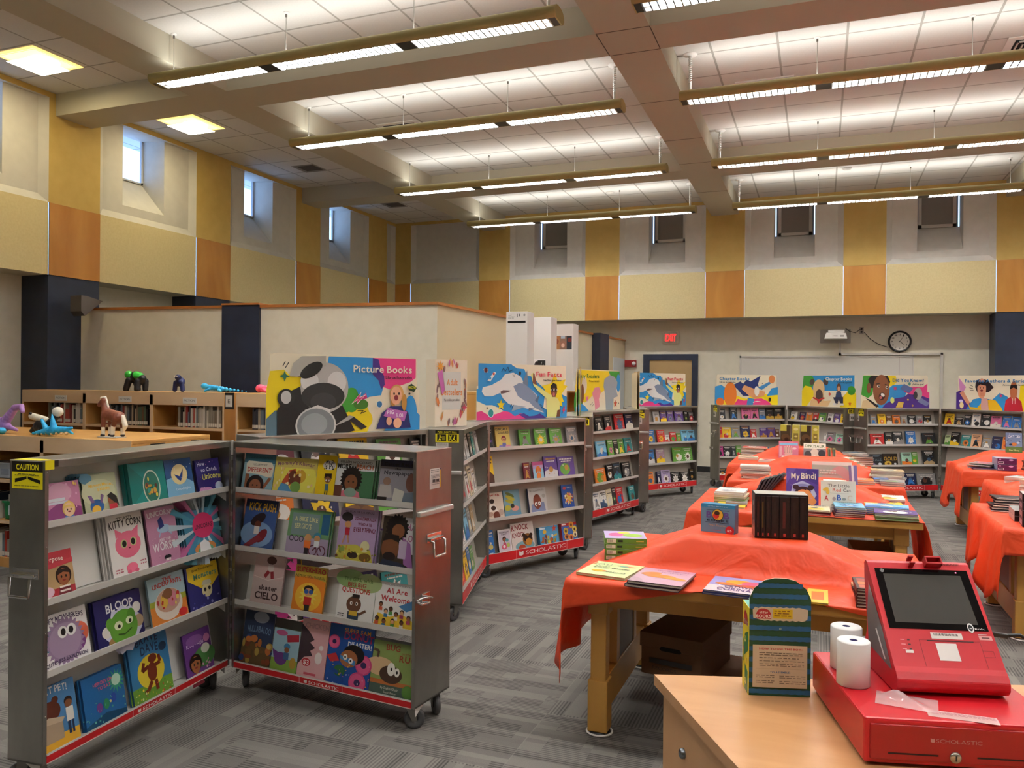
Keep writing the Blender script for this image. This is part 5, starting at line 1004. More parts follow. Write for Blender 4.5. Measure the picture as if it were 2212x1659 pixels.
SIGNS = {
 'P': ('Picture Books', 'large header sign reading Picture Books on the nearest back case', .07, .05, [('r', 0, 0, 1, .55, CR), ('r', .02, .5, .98, .99, CR), ('p', [(.0, 0), (0, .55), (.02, .78), (.1, .8), (.14, .72), (.3, .7), (.3, .3), (.06, .0)], YE), ('p', [(.0, .0), (0, .2), (.05, .3), (.1, .3), (.1, 0)], '#5a7684'),
        ('p', [(.37, .98), (.36, .86), (.4, .7), (.42, .55), (.5, .45), (.58, .4), (.64, .46), (.72, .48), (.74, .62), (.7, .72), (.68, .82), (.68, .98)], BL), ('p', [(.66, .98), (.97, .98), (.97, .72), (.93, .66), (.84, .6), (.78, .56), (.72, .6), (.7, .7), (.66, .76)], PK), ('p', [(.66, .98), (.70, .96), (.72, .8), (.74, .74), (.745, .62), (.72, .56), (.7, .68), (.66, .76)], PU)]
        + cloud(.56, .16, .07, YE, 6)+cloud(.5, .42, .055, GR, 6)+[('e', .58, .36, .05, .03, '#3f7a24'), ('p', [(.74, .0), (.86, .3), (.93, .32), (1, .2), (1, .0)], BL), ('e', .93, .2, .05, .12, BL),
         ('p', [(.06, 0), (.06, .3), (.12, .52), (.2, .6), (.42, .5), (.47, .3), (.54, .02), (.5, 0)], '#1c1d1f'), ('e', .345, .58, .15, .14, '#b4b2ae'), ('e', .25, .66, .055, .055, '#d6d5d2'), ('e', .42, .65, .06, .06, '#d6d5d2'), ('e', .335, .47, .135, .075, '#2c2d2e'), ('e', .335, .4, .08, .05, '#3a3b3c'), ('p', [(.13, .72), (.15, .88), (.2, .97), (.35, .985), (.35, .86), (.28, .8), (.18, .72)], '#aeaca2'), ('e', .26, .8, .075, .035, '#1a1a1b', .5), ('e', .11, .45, .05, .05, '#222324'), ('e', .11, .46, .03, .035, '#c6c6c4'), ('p', [(.22, .3), (.3, .36), (.38, .3), (.36, .16), (.25, .16)], '#d9d8d4'),
          ('e', .29, .105, .125, .1, '#cfcfcc'), ('e', .29, .105, .115, .092, '#7f8688'), ('e', .28, .12, .08, .06, '#98a0a2'), ('p', [(.4, .08), (.5, .16), (.54, .2), (.5, .22), (.44, .14)], '#b2b0ac'), ('p', [(.5, .16), (.53, .2), (.62, .06), (.58, .03)], '#2a2a2a'), ('p', [(.55, .38), (.6, .5), (.62, .44), (.61, .52), (.58, .42), (.55, .47)], PK), ('s', .1, .72, .03, '#2c6a54', 4, .4),
          ('p', [(.51, .36), (.58, .53), (.57, .46), (.61, .49), (.55, .36), (.555, .42)], '#f2eeea'), ('p', [(.52, .38), (.575, .51), (.565, .445), (.6, .475), (.55, .375), (.557, .43)], '#d8407a'),
          ('t', 'Picture Books', .525, .935, .785, .095, '#f1ead6'), ('t', 'Libros ilustrados', .745, .935, .70, .045, '#17151a'), ('p', [(.68, .03), (.72, .24), (.78, .33), (.86, .33), (.91, .24), (.93, .03)], '#262a6c'), ('e', .825, .5, .05, .055, '#cf9c5a'), ('e', .8, .42, .02, .04, '#b9863e'), ('e', .88, .38, .018, .05, '#b9863e'), ('e', .82, .475, .04, .055, '#eab28e'), ('e', .805, .5, .006, .008, '#2a1c18'), ('e', .84, .5, .006, .008, '#2a1c18'), ('e', .82, .445, .014, .017, '#8a2c34'), ('p', [(.73, .2), (.76, .31), (.9, .25), (.88, .12)], '#b666b0'), ('t', 'PIG', .755, .805, .225, .05, '#f0e6ee'), ('t', 'SLOB', .82, .87, .18, .05, '#f0e6ee'), ('e', .83, .1, .03, .03, '#eab28e'), ('e', .77, .13, .02, .025, '#eab28e'), ('p', [(.9, .6), (.93, .64), (.97, .58), (.95, .52), (.91, .55)], '#20402a'), ('t', 'WOW', .905, .965, .565, .04, '#e8e01c'), ('s', .915, .5, .011, '#17151a'), ('e', .7, .36, .021, .02, '#e8eef2'), ('e', .7, .36, .018, .018, '#2c6f9e'), ('l', [(.1, .9), (.085, .84)], .005, '#17151a'), ('l', [(.12, .89), (.1, .82)], .005, '#17151a'), ('l', [(.55, .28), (.59, .28), (.57, .24), (.61, .27)], .004, '#17151a')]),
 'C': ('shark', 'shark header sign reading Fun Facts, the nearer of two alike', .04, .2, SHARK),
 'E': ('shark', 'shark header sign reading Fun Facts, the farther one before the door', .03, .22, SHARK),
 'D': ('easy', 'yellow header sign reading Easy Readers', .03, .24, [('r', 0, 0, 1, .55, CR), ('r', .02, .5, .98, .98, CR), ('p', [(0, .3), (.0, .58), (.02, .98), (.72, .98), (.76, .7), (.62, .5), (.5, .38), (.4, .42), (.3, .3), (.2, .2)], YE), ('p', [(.72, .98), (.98, .98), (.98, .7), (.9, .68), (.8, .76)], GR), ('e', .95, .68, .05, .1, BL), ('e', .06, .18, .09, .15, GR), ('p', [(0, 0), (0, .1), (.1, .2), (.2, .12), (.28, 0)], BL),
          ('p', [(.66, .0), (.64, .4), (.6, .6), (.62, .78), (.74, .88), (.86, .84), (.93, .7), (.9, .5), (.94, .34), (.84, .3), (.82, .0)], '#9aa3ab'), ('p', [(.42, .0), (.4, .24), (.35, .42), (.4, .56), (.5, .58), (.54, .46), (.5, .28), (.52, .1)], '#dc8a98'), ('e', .18, .62, .055, .09, '#d9d2c2'), ('e', .14, .42, .035, .1, '#7a4a28'), ('t', 'Easy Readers', .06, .5, .80, .1, '#3a7a34'), ('u', 'Primera lectura', .28, .5, .70, .05, '#1a1618'), ('s', .24, .3, .04, '#e07ab0', 6), ('s', .88, .15, .045, '#c84a2c'), ('s', .96, .16, .012, '#1a1618'), ('l', [(.36, .2), (.31, .14)], .005, '#1a1618'), ('l', [(.38, .16), (.34, .1)], .005, '#1a1618')]),
 'F': ('chapter', 'cream header sign reading Chapter Books with navy spiky shape', .0, .15, [('r', 0, 0, 1, .52, CR), ('r', .03, .5, .97, .99, CR), ('p', [(0, 0), (0, .6), (.1, .66), (.2, .5), (.3, .3), (.26, 0)], BL), ('p', [(.05, 0), (.2, .24), (.34, .3), (.5, .2), (.6, .36), (.75, .4), (.9, .3), (1, .36), (1, 0)], YE), ('p', [(.3, 0), (.36, .2), (.46, .14), (.6, .2), (.74, .22), (.86, .1), (.9, 0)], PK), ('p', [(.82, .3), (.9, .56), (1, .6), (1, .34)], BL), ('p', [(.28, .66), (.4, .78), (.44, .7), (.5, .84), (.56, .78), (.72, .98), (.68, .7), (.7, .5), (.6, .3), (.44, .3), (.36, .5)], '#20306e'), ('p', [(.42, .52), (.46, .66), (.54, .6), (.66, .5), (.8, .44), (.78, .3), (.62, .22), (.54, .3)], '#d99a6a'), ('e', .66, .46, .04, .07, '#eeeae0'), ('p', [(.68, .58), (.88, .8), (.9, .74), (.74, .5)], '#3f86c0'), ('e', .9, .86, .05, .06, '#d9844a'), ('e', .24, .34, .1, .18, '#e07a2a'), ('e', .08, .1, .06, .06, '#d96a24'), ('p', [(.5, .0), (.52, .24), (.62, .2), (.6, 0)], '#3f86c0'), ('t', 'Chapter Books', .07, .54, .82, .1, '#2f86c0'), ('t', 'Libros de capítulos', .07, .32, .73, .045, '#1a1618'), ('s', .75, .72, .012, '#1a1618'), ('e', .87, .18, .02, .03, '#1a1618'), ('l', [(.72, .1), (.66, .12), (.6, .08)], .01, '#efe9dc')]),
 'G': ('chapterpug', 'blue header sign reading Chapter Books with tan blob and seated child', .15, .15, [('r', 0, 0, 1, .52, CR), ('r', .03, .5, .97, .99, BL), ('p', [(0, .3), (.03, .98), (.2, .98), (.26, .8), (.2, .6), (.1, .5)], GR), ('p', [(0, 0), (0, .5), (.06, .66), (.18, .62), (.26, .4), (.2, .2), (.1, 0)], YE), ('p', [(.1, 0), (.24, .34), (.44, .3), (.55, .4), (.7, .2), (.8, 0)], CR), ('p', [(.72, 0), (.76, .3), (.86, .5), (.97, .5), (1, .4), (1, 0)], YE), ('e', .92, .52, .07, .06, GR), ('p', [(.16, .0), (.18, .2), (.3, .28), (.44, .18), (.56, .2), (.5, .0)], '#e3c08c'), ('e', .33, .56, .11, .13, '#e3c08c'), ('r', .23, .26, .43, .56, '#e3c08c'), ('e', .34, .34, .07, .09, '#564640'), ('e', .2, .78, .05, .04, '#564640', .5), ('e', .46, .78, .05, .04, '#564640', -.5), ('p', [(.21, .26), (.33, .16), (.45, .26), (.43, .3), (.33, .22), (.23, .3)], '#c0302c'), ('e', .33, .16, .02, .03, '#c0302c'), ('e', .7, .6, .04, .06, '#6a3a24'), ('e', .7, .57, .024, .035, '#d9a080'), ('p', [(.64, .3), (.66, .48), (.74, .48), (.76, .3)], '#34466a'), ('p', [(.6, .3), (.64, .12), (.68, .1), (.7, .24), (.74, .1), (.78, .12), (.78, .32)], '#28304e'), ('r', .6, .06, .66, .12, '#e6e2de'), ('r', .73, .06, .79, .12, '#e6e2de'), ('s', .54, .4, .03, '#e05a4a', 6), ('s', .9, .12, .03, '#d9722a'), ('t', 'Chapter Books', .46, .93, .83, .1, '#f2ede2'), ('t', 'Libros de capítulos', .68, .93, .745, .045, '#17151a')]),
 'H': ('know', 'header sign reading Did You Know? with laughing face and satellite', .01, .15, [('r', 0, 0, 1, .52, CR), ('r', .03, .5, .97, .99, CR), ('p', [(.0, .4), (.03, .98), (.2, .98), (.16, .4), (.1, .3)], GR), ('p', [(.38, .98), (.5, .98), (.52, .8), (.46, .66), (.36, .7)], YE), ('p', [(.2, 0), (.34, .5), (.46, .7), (.6, .72), (.66, .5), (.6, 0)], BL), ('p', [(.3, 0), (.36, .14), (.5, .3), (.62, .34), (.7, .46), (.84, .5), (.97, .5), (1, .44), (1, 0)], PU), ('p', [(.62, .5), (.74, .66), (.9, .64), (.97, .76), (.97, .5), (1, .48), (1, .3), (.86, .4), (.72, .42)], PK), ('p', [(.1, .86), (.14, .98), (.38, .98), (.42, .8), (.4, .66), (.14, .6)], '#1c1416'), ('e', .29, .55, .12, .2, '#8a5436'), ('p', [(.17, .5), (.2, .8), (.4, .78), (.4, .5), (.34, .24), (.26, .2)], '#8a5436'), ('e', .11, .6, .03, .07, '#7a482e'), ('e', .25, .66, .022, .018, '#f0ebe6'), ('e', .37, .63, .02, .018, '#f0ebe6'), ('e', .255, .66, .01, .014, '#191214'), ('e', .372, .63, .01, .014, '#191214'), ('l', [(.21, .72), (.27, .75)], .01, '#1c1416'), ('l', [(.34, .72), (.39, .69)], .01, '#1c1416'), ('e', .3, .36, .045, .05, '#3a1418', -.5), ('e', .31, .4, .03, .02, '#f4f0ea', -.5), ('e', .28, .32, .02, .02, '#c86a6a'), ('p', [(0, 0), (.02, .22), (.1, .26), (.2, .12), (.26, 0)], '#d9bf96'), ('p', [(.06, .3), (.12, .26), (.26, .06), (.22, .02)], '#1c1416'),
          ('p', [(.56, .58), (.62, .74), (.76, .6), (.7, .46)], '#5a6a9e'), ('p', [(.82, .2), (.86, .34), (1, .16), (.96, .06)], '#7a84b0'), ('e', .83, .44, .06, .08, '#a8a4a0'), ('e', .79, .4, .03, .05, '#3a3a3e'), ('p', [(.5, .02), (.54, .2), (.62, .18), (.6, .02)], '#e3c05a'), ('e', .45, .24, .03, .04, '#d8df7a'), ('s', .49, .6, .03, '#d83a6a'), ('s', .68, .26, .02, '#d8b04a', 6), ('s', .75, .08, .02, '#d8b04a', 6), ('t', 'Did You Know?', .45, .91, .80, .1, '#2f78b0'), ('t', '¿Sabías que?', .74, .91, .71, .045, '#17151a'), ('e', .7, .74, .018, .022, '#4a8a78')]),
 'I': ('authors', 'header sign reading Favorite Authors & Series with girl in yellow jacket', .13, .14, [('r', 0, 0, 1, .52, CR), ('r', .03, .5, .97, .99, CR), ('p', [(0, 0), (0, .5), (.06, .56), (.12, .42), (.2, .2), (.3, 0)], PU), ('p', [(.14, 0), (.24, .3), (.36, .36), (.5, .3), (.6, .5), (.7, .4), (.8, 0)], BL), ('p', [(.84, .0), (.86, .7), (.97, .8), (.97, .5), (1, .5), (1, 0)], YE), ('p', [(.03, .95), (.14, .66), (.1, .5), (.05, .56)], '#cf8ac0'), ('e', .07, .24, .03, .02, '#d9d2ea'), ('e', .08, .12, .03, .04, '#ead9a0'), ('p', [(.12, .44), (.2, .08), (.3, .06), (.36, .22), (.42, .3), (.54, .3), (.62, .1), (.64, 0), (.2, 0)], '#e8b41c'), ('p', [(.05, .48), (.1, .55), (.2, .2), (.16, .14)], '#e09a78'), ('p', [(.28, .86), (.36, .9), (.44, .86), (.52, .66), (.46, .52), (.3, .5), (.27, .66)], '#2a1820'), ('e', .36, .62, .06, .13, '#e09a78'), ('r', .34, .4, .4, .5, '#d88c6a'), ('p', [(.28, .64), (.3, .82), (.43, .82), (.42, .7), (.34, .74)], '#2a1820'), ('e', .34, .64, .007, .009, '#191214'), ('e', .385, .64, .007, .009, '#191214'), ('e', .36, .56, .02, .014, '#8a2c2c'), ('p', [(.35, .1), (.36, .36), (.44, .34), (.46, .0), (.36, 0)], '#d9a8a0'), ('p', [(.66, .0), (.68, .3), (.74, .4), (.82, .4), (.88, .26), (.9, .0)], '#b82034'), ('e', .78, .56, .045, .12, '#b56a44'), ('p', [(.73, .6), (.74, .72), (.82, .73), (.83, .6), (.78, .66)], '#20161a'), ('l', [(.77, .36), (.77, .2)], .005, '#efe6e6'), ('l', [(.8, .36), (.8, .2)], .005, '#efe6e6'), ('l', [(.2, .72), (.24, .68)], .006, '#17151a'), ('l', [(.19, .64), (.24, .62)], .006, '#17151a'), ('l', [(.2, .56), (.25, .57)], .006, '#17151a'), ('s', .62, .42, .025, '#d8407a', 6), ('t', 'Favorite Authors & Series', .13, .95, .80, .09, '#2f78b0'), ('t', 'Autores y series favoritos', .64, .95, .71, .04, '#17151a')]),
}
def signs():
    Wd, Hh = 1.09, .475
    for k, (nm, lb, u0, y0, items) in SIGNS.items():
        (ax, ay), (bx, by), dp, _ = CASES[k]; rz = atan2(by-ay, bx-ax); u = Vector((cos(rz), sin(rz), 0)); n = Vector((-sin(rz), cos(rz), 0))
        t = empty('header_sign', Vector((ax, ay, HC+.001))+u*u0+n*y0, rz, lb, 'sign', 'card header signs on the book cases')
        out = [(0, 0), (Wd, 0), (Wd, Hh*.5), (Wd*.98, Hh*.53), (Wd*.975, Hh-.02), (Wd*.96, Hh), (Wd*.04, Hh), (Wd*.025, Hh-.02), (Wd*.02, Hh*.53), (0, Hh*.5)]
        mb = MB(); mb.prism(out, 0, .006, M('#cdbf9f', .7)); mb.face([(x, -.0003, z) for x, z in out], M(CR, .35)); mb.build('board', t)
        mb = MB(); art(mb, items, Wd, Hh, -.0005, .00025); mb.build('printed_face', t)
        mb = MB(); mb.prism([(.2, 0), (.2+.0, .3), (.206, 0)], .006, .12, M('#b59a6c', .8)); mb.prism([(.88, 0), (.88, .3), (.886, 0)], .006, .12, M('#b59a6c', .8)); mb.build('strut', t)
    # box sign with three faces
    p = Vector((-2.31, 4.98, HC+.001)); rz = radians(38)
    t = empty('header_sign', (-2.52, 5.02, HC+.001), radians(66), 'narrow cream floral box sign reading Adult Bestsellers', 'sign')
    w, h = .30, .475
    mb = MB(); mb.box(0, 0, 0, w, .10, h, M('#e9dcc6', .5)); mb.build('board', t)
    fl = [('r', 0, 0, 1, 1, '#ecdfca'), ('r', .22, .25, .8, .82, '#d6d6cf'), ('t', 'Adult', .36, .7, .62, .09, '#e08a4a'), ('t', 'Bestsellers', .2, .84, .47, .1, '#e08a4a'), ('u', 'Más vendidos para adultos', .28, .76, .38, .04, '#4a3a3a')]
    R = random.Random(3)
    for i in range(34):
        a = R.uniform(0, 2*pi); x = .5+.46*cos(a)*R.uniform(.85, 1); y = .5+.47*sin(a)*R.uniform(.9, 1)
        x = min(.94, max(.06, x)); fl.append(('e', x, y, R.uniform(.015, .03), R.uniform(.05, .12), R.choice(['#d9844a', '#c46a9a', '#b84a5a', '#d9a86a', '#8a6a6a']), R.uniform(-.5, .5)))
    fl += [('s', .14, .9, .14, '#e6a03a', 8, .4), ('p', [(.05, .8), (.2, .85), (.28, .55), (.2, .48)], '#c46ab0'), ('s', .9, .28, .1, '#c44a62', 4, .4)]
    mb = MB(); art(mb, fl, w, h, -.0006, .0002); mb.build('printed_face', t)
    # edge-on signs
    for k, lb in (('D1', 'header sign seen edge-on beside the nearer shark sign'), ('E1', 'header sign seen edge-on just before the farther shark sign')):
        (ax, ay), (bx, by), dp, _ = CASES[k]; rz = atan2(by-ay, bx-ax); u = Vector((cos(rz), sin(rz), 0)); n = Vector((-sin(rz), cos(rz), 0))
        t = empty('header_sign', Vector((ax, ay, HC+.001))+u*.04+n*.12, rz, lb, 'sign')
        mb = MB(); mb.box(0, 0, 0, 1.08, .006, .475, M('#b99c6e', .7)); mb.box(0, .03, 0, 1.05, .036, .46, M('#d9cba8', .7)); mb.box(0, -.001, 0, 1.08, 0, .47, M('#d9c69a', .5)); mb.build('board', t)
        mb = MB(); art(mb, [('r', 0, 0, 1, .97, '#d9b83a'), ('p', [(0, 0), (.3, .6), (.6, .3), (1, .5), (1, 0)], GR), ('e', .6, .5, .2, .2, BL)], 1.08, .475, -.0015, .0003); mb.build('printed_face', t)
signs()

# ================================================================== TABLES WITH ORANGE CLOTHS
ZT = .72
def table(x0, y0, x1, y1, lb):
    t = empty('library_table', ((x0+x1)/2, (y0+y1)/2, 0), 0, lb, 'table', 'oak tables under orange cloths')
    w, d = (x1-x0)/2, (y1-y0)/2
    mb = MB(); mb.bbox(-w, -d, ZT-.045, w, d, ZT, oak, .006); mb.build('tabletop', t)
    mb = MB(); mb.box(-w+.10, -d+.12, ZT-.14, w-.10, -d+.145, ZT-.046, oak); mb.box(-w+.10, d-.145, ZT-.14, w-.10, d-.12, ZT-.046, oak); mb.build('apron', t)
    for sx in (-1, 1):
        lx = sx*(w-.12)
        mb = MB(); mb.bbox(lx-.022, -d+.1, .08, lx+.022, d-.1, .24, oak, .004); mb.bbox(lx-.022, -d+.1, ZT-.16, lx+.022, d-.1, ZT-.046, oak, .004); mb.bbox(lx-.014, -.16, .24, lx+.014, .16, ZT-.16, M('#8a8478', .5), .003)
        for yy in (-.19, .19): mb.bbox(lx-.02, yy-.03, .24, lx+.02, yy+.03, ZT-.16, oak, .003)
        mb.build('end_panel', t)
        for sy in (-1, 1):
            ly = sy*(d-.13)
            mb = MB(); mb.bbox(lx-.036, ly-.036, .02, lx+.036, ly+.036, ZT-.046, oak, .006); mb.bbox(lx-.046, ly-.046, .015, lx+.046, ly+.046, .25, oak, .006); mb.bbox(lx-.046, ly-.046, ZT-.17, lx+.046, ly+.046, ZT-.046, oak, .005)
            L_ = mb.build('leg', t)
            mb = MB(); prof = [(.058+.005*cos(a), .006+.005*sin(a)) for a in [2*pi*i/8 for i in range(9)]]; mb.lathe(prof, (lx, ly, 0), white, 28); mb.lathe([(.001, .013), (.05, .013), (.05, .002)], (lx, ly, 0), black, 20); mb.build('floor_glide', L_)
    return t
def vnoise(x, y, s=1):
    return (sin(x*7.1*s+y*3.3*s+1.3)+sin(x*-4.7*s+y*9.1*s+.4)+sin(x*13.7*s+2.2+y*5.9*s)*.6+sin(y*17.3*s-x*2.1)*.4)/3
def table_cloth(nm_lb, x0, y0, x1, y1, riser, front, left, right, back, seed=0):
    """riser=(x0,x1,y0,y1,height). front/left/right/back: functions of 0..1 along the edge giving the drop"""
    E_ = .006; x0 -= E_; x1 += E_; y0 -= E_; y1 += E_
    zt = ZT+.004; nl, nx, ny = 9, 60, 46
    rx0, rx1, ry0, ry1, rh = riser
    def hgt(x, y):
        dx = max(rx0-x, x-rx1, 0); dy = ry0-y if y < ry0 else (y-ry1 if y > ry1 else 0)
        sx = .42; sy = .05 if y < ry0 else .2
        q = hypot(dx/sx, dy/sy) if dx > 0 and dy > 0 else max(dx/sx, dy/sy)
        h = rh*max(0, 1-q)
        if q >= 1: h = max(0, .004*vnoise(x+seed, y, 2.2))
        elif q > .02: h = max(0, h+.010*vnoise(x*1.5+seed, y*1.5, 2)*min(1, q*3)*(1-q))
        return h
    cols = [('L', 1-i/nl) for i in range(nl)]+[('M', i/nx) for i in range(nx+1)]+[('R', (i+1)/nl) for i in range(nl)]
    rows = [('F', 1-i/nl) for i in range(nl)]+[('M', i/ny) for i in range(ny+1)]+[('B', (i+1)/nl) for i in range(nl)]
    vs = []; 
    for rk, rv in rows:
        for ck, cv in cols:
            mx = cv if ck == 'M' else (0 if ck == 'L' else 1); my = rv if rk == 'M' else (0 if rk == 'F' else 1)
            x = x0+(x1-x0)*mx; y = y0+(y1-y0)*my; dx = dy = 0
            if ck == 'L': dx = cv*left(my)
            if ck == 'R': dx = cv*right(my)
            if rk == 'F': dy = rv*front(mx)
            if rk == 'B': dy = rv*back(mx)
            if dx == 0 and dy == 0: vs.append((x, y, zt+hgt(x, y))); continue
            sx = -1 if ck == 'L' else 1; sy = -1 if rk == 'F' else 1
            wave = vnoise(x*.8+seed, y*1.1+seed, 1.6)
            drop = max(dx, dy)+.35*min(dx, dy)
            ox = sx*(.010+.16*dx*(1-.55*dx)+dx*.16*wave)*(1 if dx > 0 else 0)
            oy = sy*(.008+.10*dy+dy*.12*wave)*(1 if dy > 0 else 0)
            if dx > 0 and dy > 0: ox *= .8; oy += sy*.12*min(dx, dy)
            z = zt-drop*(.99)+.004*wave
            if dx == 0 and dy > 0 and front(mx) < .02: z = min(z, zt)
            vs.append((x+ox, y+oy, max(z, .02)))
    nc = len(cols); fs = [(j*nc+i, j*nc+i+1, (j+1)*nc+i+1, (j+1)*nc+i) for j in range(len(rows)-1) for i in range(nc-1)]
    mb = MB(); mb.raw(vs, fs, cloth, True); o = mb.build('tablecloth'); tag(o, nm_lb, 'tablecloth', 'orange plastic tablecloths')
    so = o.modifiers.new('thickness', 'SOLIDIFY'); so.thickness = .0015; so.offset = 1
    return o
def lerp(a, b, t): return a+(b-a)*max(0, min(1, t))
def tables():
    table(-1.05, 3.43, .46, 4.62, 'oak table nearest the camera with boxes underneath')
    table_cloth('orange plastic tablecloth on the nearest table, long tail at left front corner', -1.05, 3.43, .46, 4.62, (-.56, -.05, 3.80, 4.15, .165),
                lambda s: .13*max(0, 1-s/.38)+.07*max(0, (s-.7)/.3), lambda s: .42 if s < .4 else lerp(.42, .30, (s-.4)/.6), lambda s: .3, lambda s: .12, 0)
    table(-.85, 5.72, .63, 6.9, 'oak table second from the camera, drawer front showing')
    table_cloth('orange plastic tablecloth on the second table, under the purple bindi book', -.85, 5.72, .63, 6.9, (-.36, .16, 6.28, 6.62, .165),
                lambda s: .20*max(0, 1-s/.5), lambda s: .36, lambda s: .56, lambda s: .15, 3)
    table(-.78, 7.62, .68, 8.75, 'oak table third from the camera')
    table_cloth('orange plastic tablecloth on the third table with bare riser top', -.78, 7.62, .68, 8.75, (-.28, .23, 8.2, 8.6, .165),
                lambda s: .13, lambda s: .34, lambda s: .34, lambda s: .1, 6)
    table(-.93, 9.15, .52, 10.25, 'oak table farthest of the middle row')
    table_cloth('orange plastic tablecloth on the farthest middle table under the hand book', -.93, 9.15, .52, 10.25, (-.42, .05, 9.78, 10.15, .165),
                lambda s: .12, lambda s: .3, lambda s: .3, lambda s: .1, 9)
    for i, (x0, y0, x1, y1, ra, l1, l2) in enumerate(((1.09, 5.76, 2.55, 6.88, (1.7, 2.2, 6.3, 6.6, .165), 'oak table at the right photo edge nearest the camera', 'orange plastic tablecloth at right edge under the black boxes, nearest'), (1.47, 7.52, 2.95, 8.66, (1.95, 2.5, 8.1, 8.4, .165), 'oak table at the right photo edge, second back', 'orange plastic tablecloth at right edge under white book stacks, middle'),
                                            (1.42, 9.52, 2.9, 10.62, (1.80, 2.5, 10.0, 10.35, .165), 'oak table at the right photo edge, farthest back', 'orange plastic tablecloth at right edge under purple boxes, farthest'))):
        table(x0, y0, x1, y1, l1)
        table_cloth(l2, x0, y0, x1, y1, ra, lambda s: .17, lambda s: (.40+.10*sin(s*9+i)), lambda s: .35, lambda s: .15, 12+i*3)
tables()

# ------------------------------------------------------------------ books and boxes on the tables
def flat(x, y, z, w, d, t, rz, cov, items, lb, nm='picture_book', grp=None, hard=True, cat='book'):
    """book lying face up, its lower edge centre-left corner at x, y"""
    mb = book_mesh(w, d, t, cov, hard=hard); o = mb.build(nm); o.location = (x, y, z+t+.0005); o.rotation_euler = (-pi/2, 0, rz); tag(o, lb, cat, grp)
    if items: mb = MB(); art(mb, items, w, d, 0, .0002); mb.build('front_cover', o)
    return o
def pile(x, y, z, w, d, t, n, rz, keys, lb, jit=.006, hard=True, grp=None, nm='picture_book'):
    R = random.Random(int(abs(x*100)+abs(y*10)+n)); nthw = ['lowest', 'second from bottom', 'third from bottom', 'fourth from bottom', 'fifth from bottom', 'sixth from bottom', 'seventh from bottom', 'eighth from bottom', 'ninth from bottom', 'tenth from bottom', 'eleventh from bottom', 'twelfth from bottom']
    for i in range(n):
        k = keys[i % len(keys)] if i < n-1 else keys[-1]; top = i == n-1
        it = ART[k][2] if k in ART else auto_art(k, int(x*37+i*5+y*11) % 997)
        cov = ART[k][1] if k in ART else PAL.get(k.split()[0], '#777777')
        c = (colour_words(k) if k not in ART else 'printed')
        pos = 'top' if top else nthw[min(i, 11)]
        flat(x+R.uniform(-jit, jit), y+R.uniform(-jit, jit), z+i*(t+.001), w, d, t, rz+R.uniform(-.03, .03)*(jit/.006), cov, it if (top or i == n-2) else None,
             ' '.join(('%s book, %s of %s' % (c, pos, lb)).split()[:16]), nm, grp or 'books in '+lb, hard)
def upright(x, y, z, w, h, t, rz, cov, items, lb, lean=.12, nm='picture_book', cat='book', hard=True, grp=None):
    mb = book_mesh(w, h, t, cov, hard=hard); o = mb.build(nm); o.location = (x, y, z); o.rotation_euler = (-lean, 0, rz); tag(o, lb, cat, grp)
    mb = MB(); art(mb, items, w, h, 0, .0003); mb.build('front_cover', o); return o
def boxset(x, y, z, w, h, d, rz, front, side, top, lb, nm='boxed_book_set', items=None, side_items=None, grp=None, parts=None):
    t = empty(nm, (x, y, z), rz, lb, 'boxed set', grp)
    mb = MB(); mb.bbox(0, 0, 0, w, d, h, M(side, .35), .0015); mb.box(.001, -.0004, .001, w-.001, 0, h-.001, M(front, .35)); mb.box(.002, .002, h, w-.002, d-.002, h+.0004, M(top, .3)); mb.build('sleeve', t)
    if items: mb = MB(); art(mb, items, w, h, -.0006, .0003); mb.build('front_print', t)
    if side_items: mb = MB(); art(mb, side_items, d, h, P=lambda a, b, e: (-e-.0004, d-a, b)); mb.build('side_print', t)
    return t
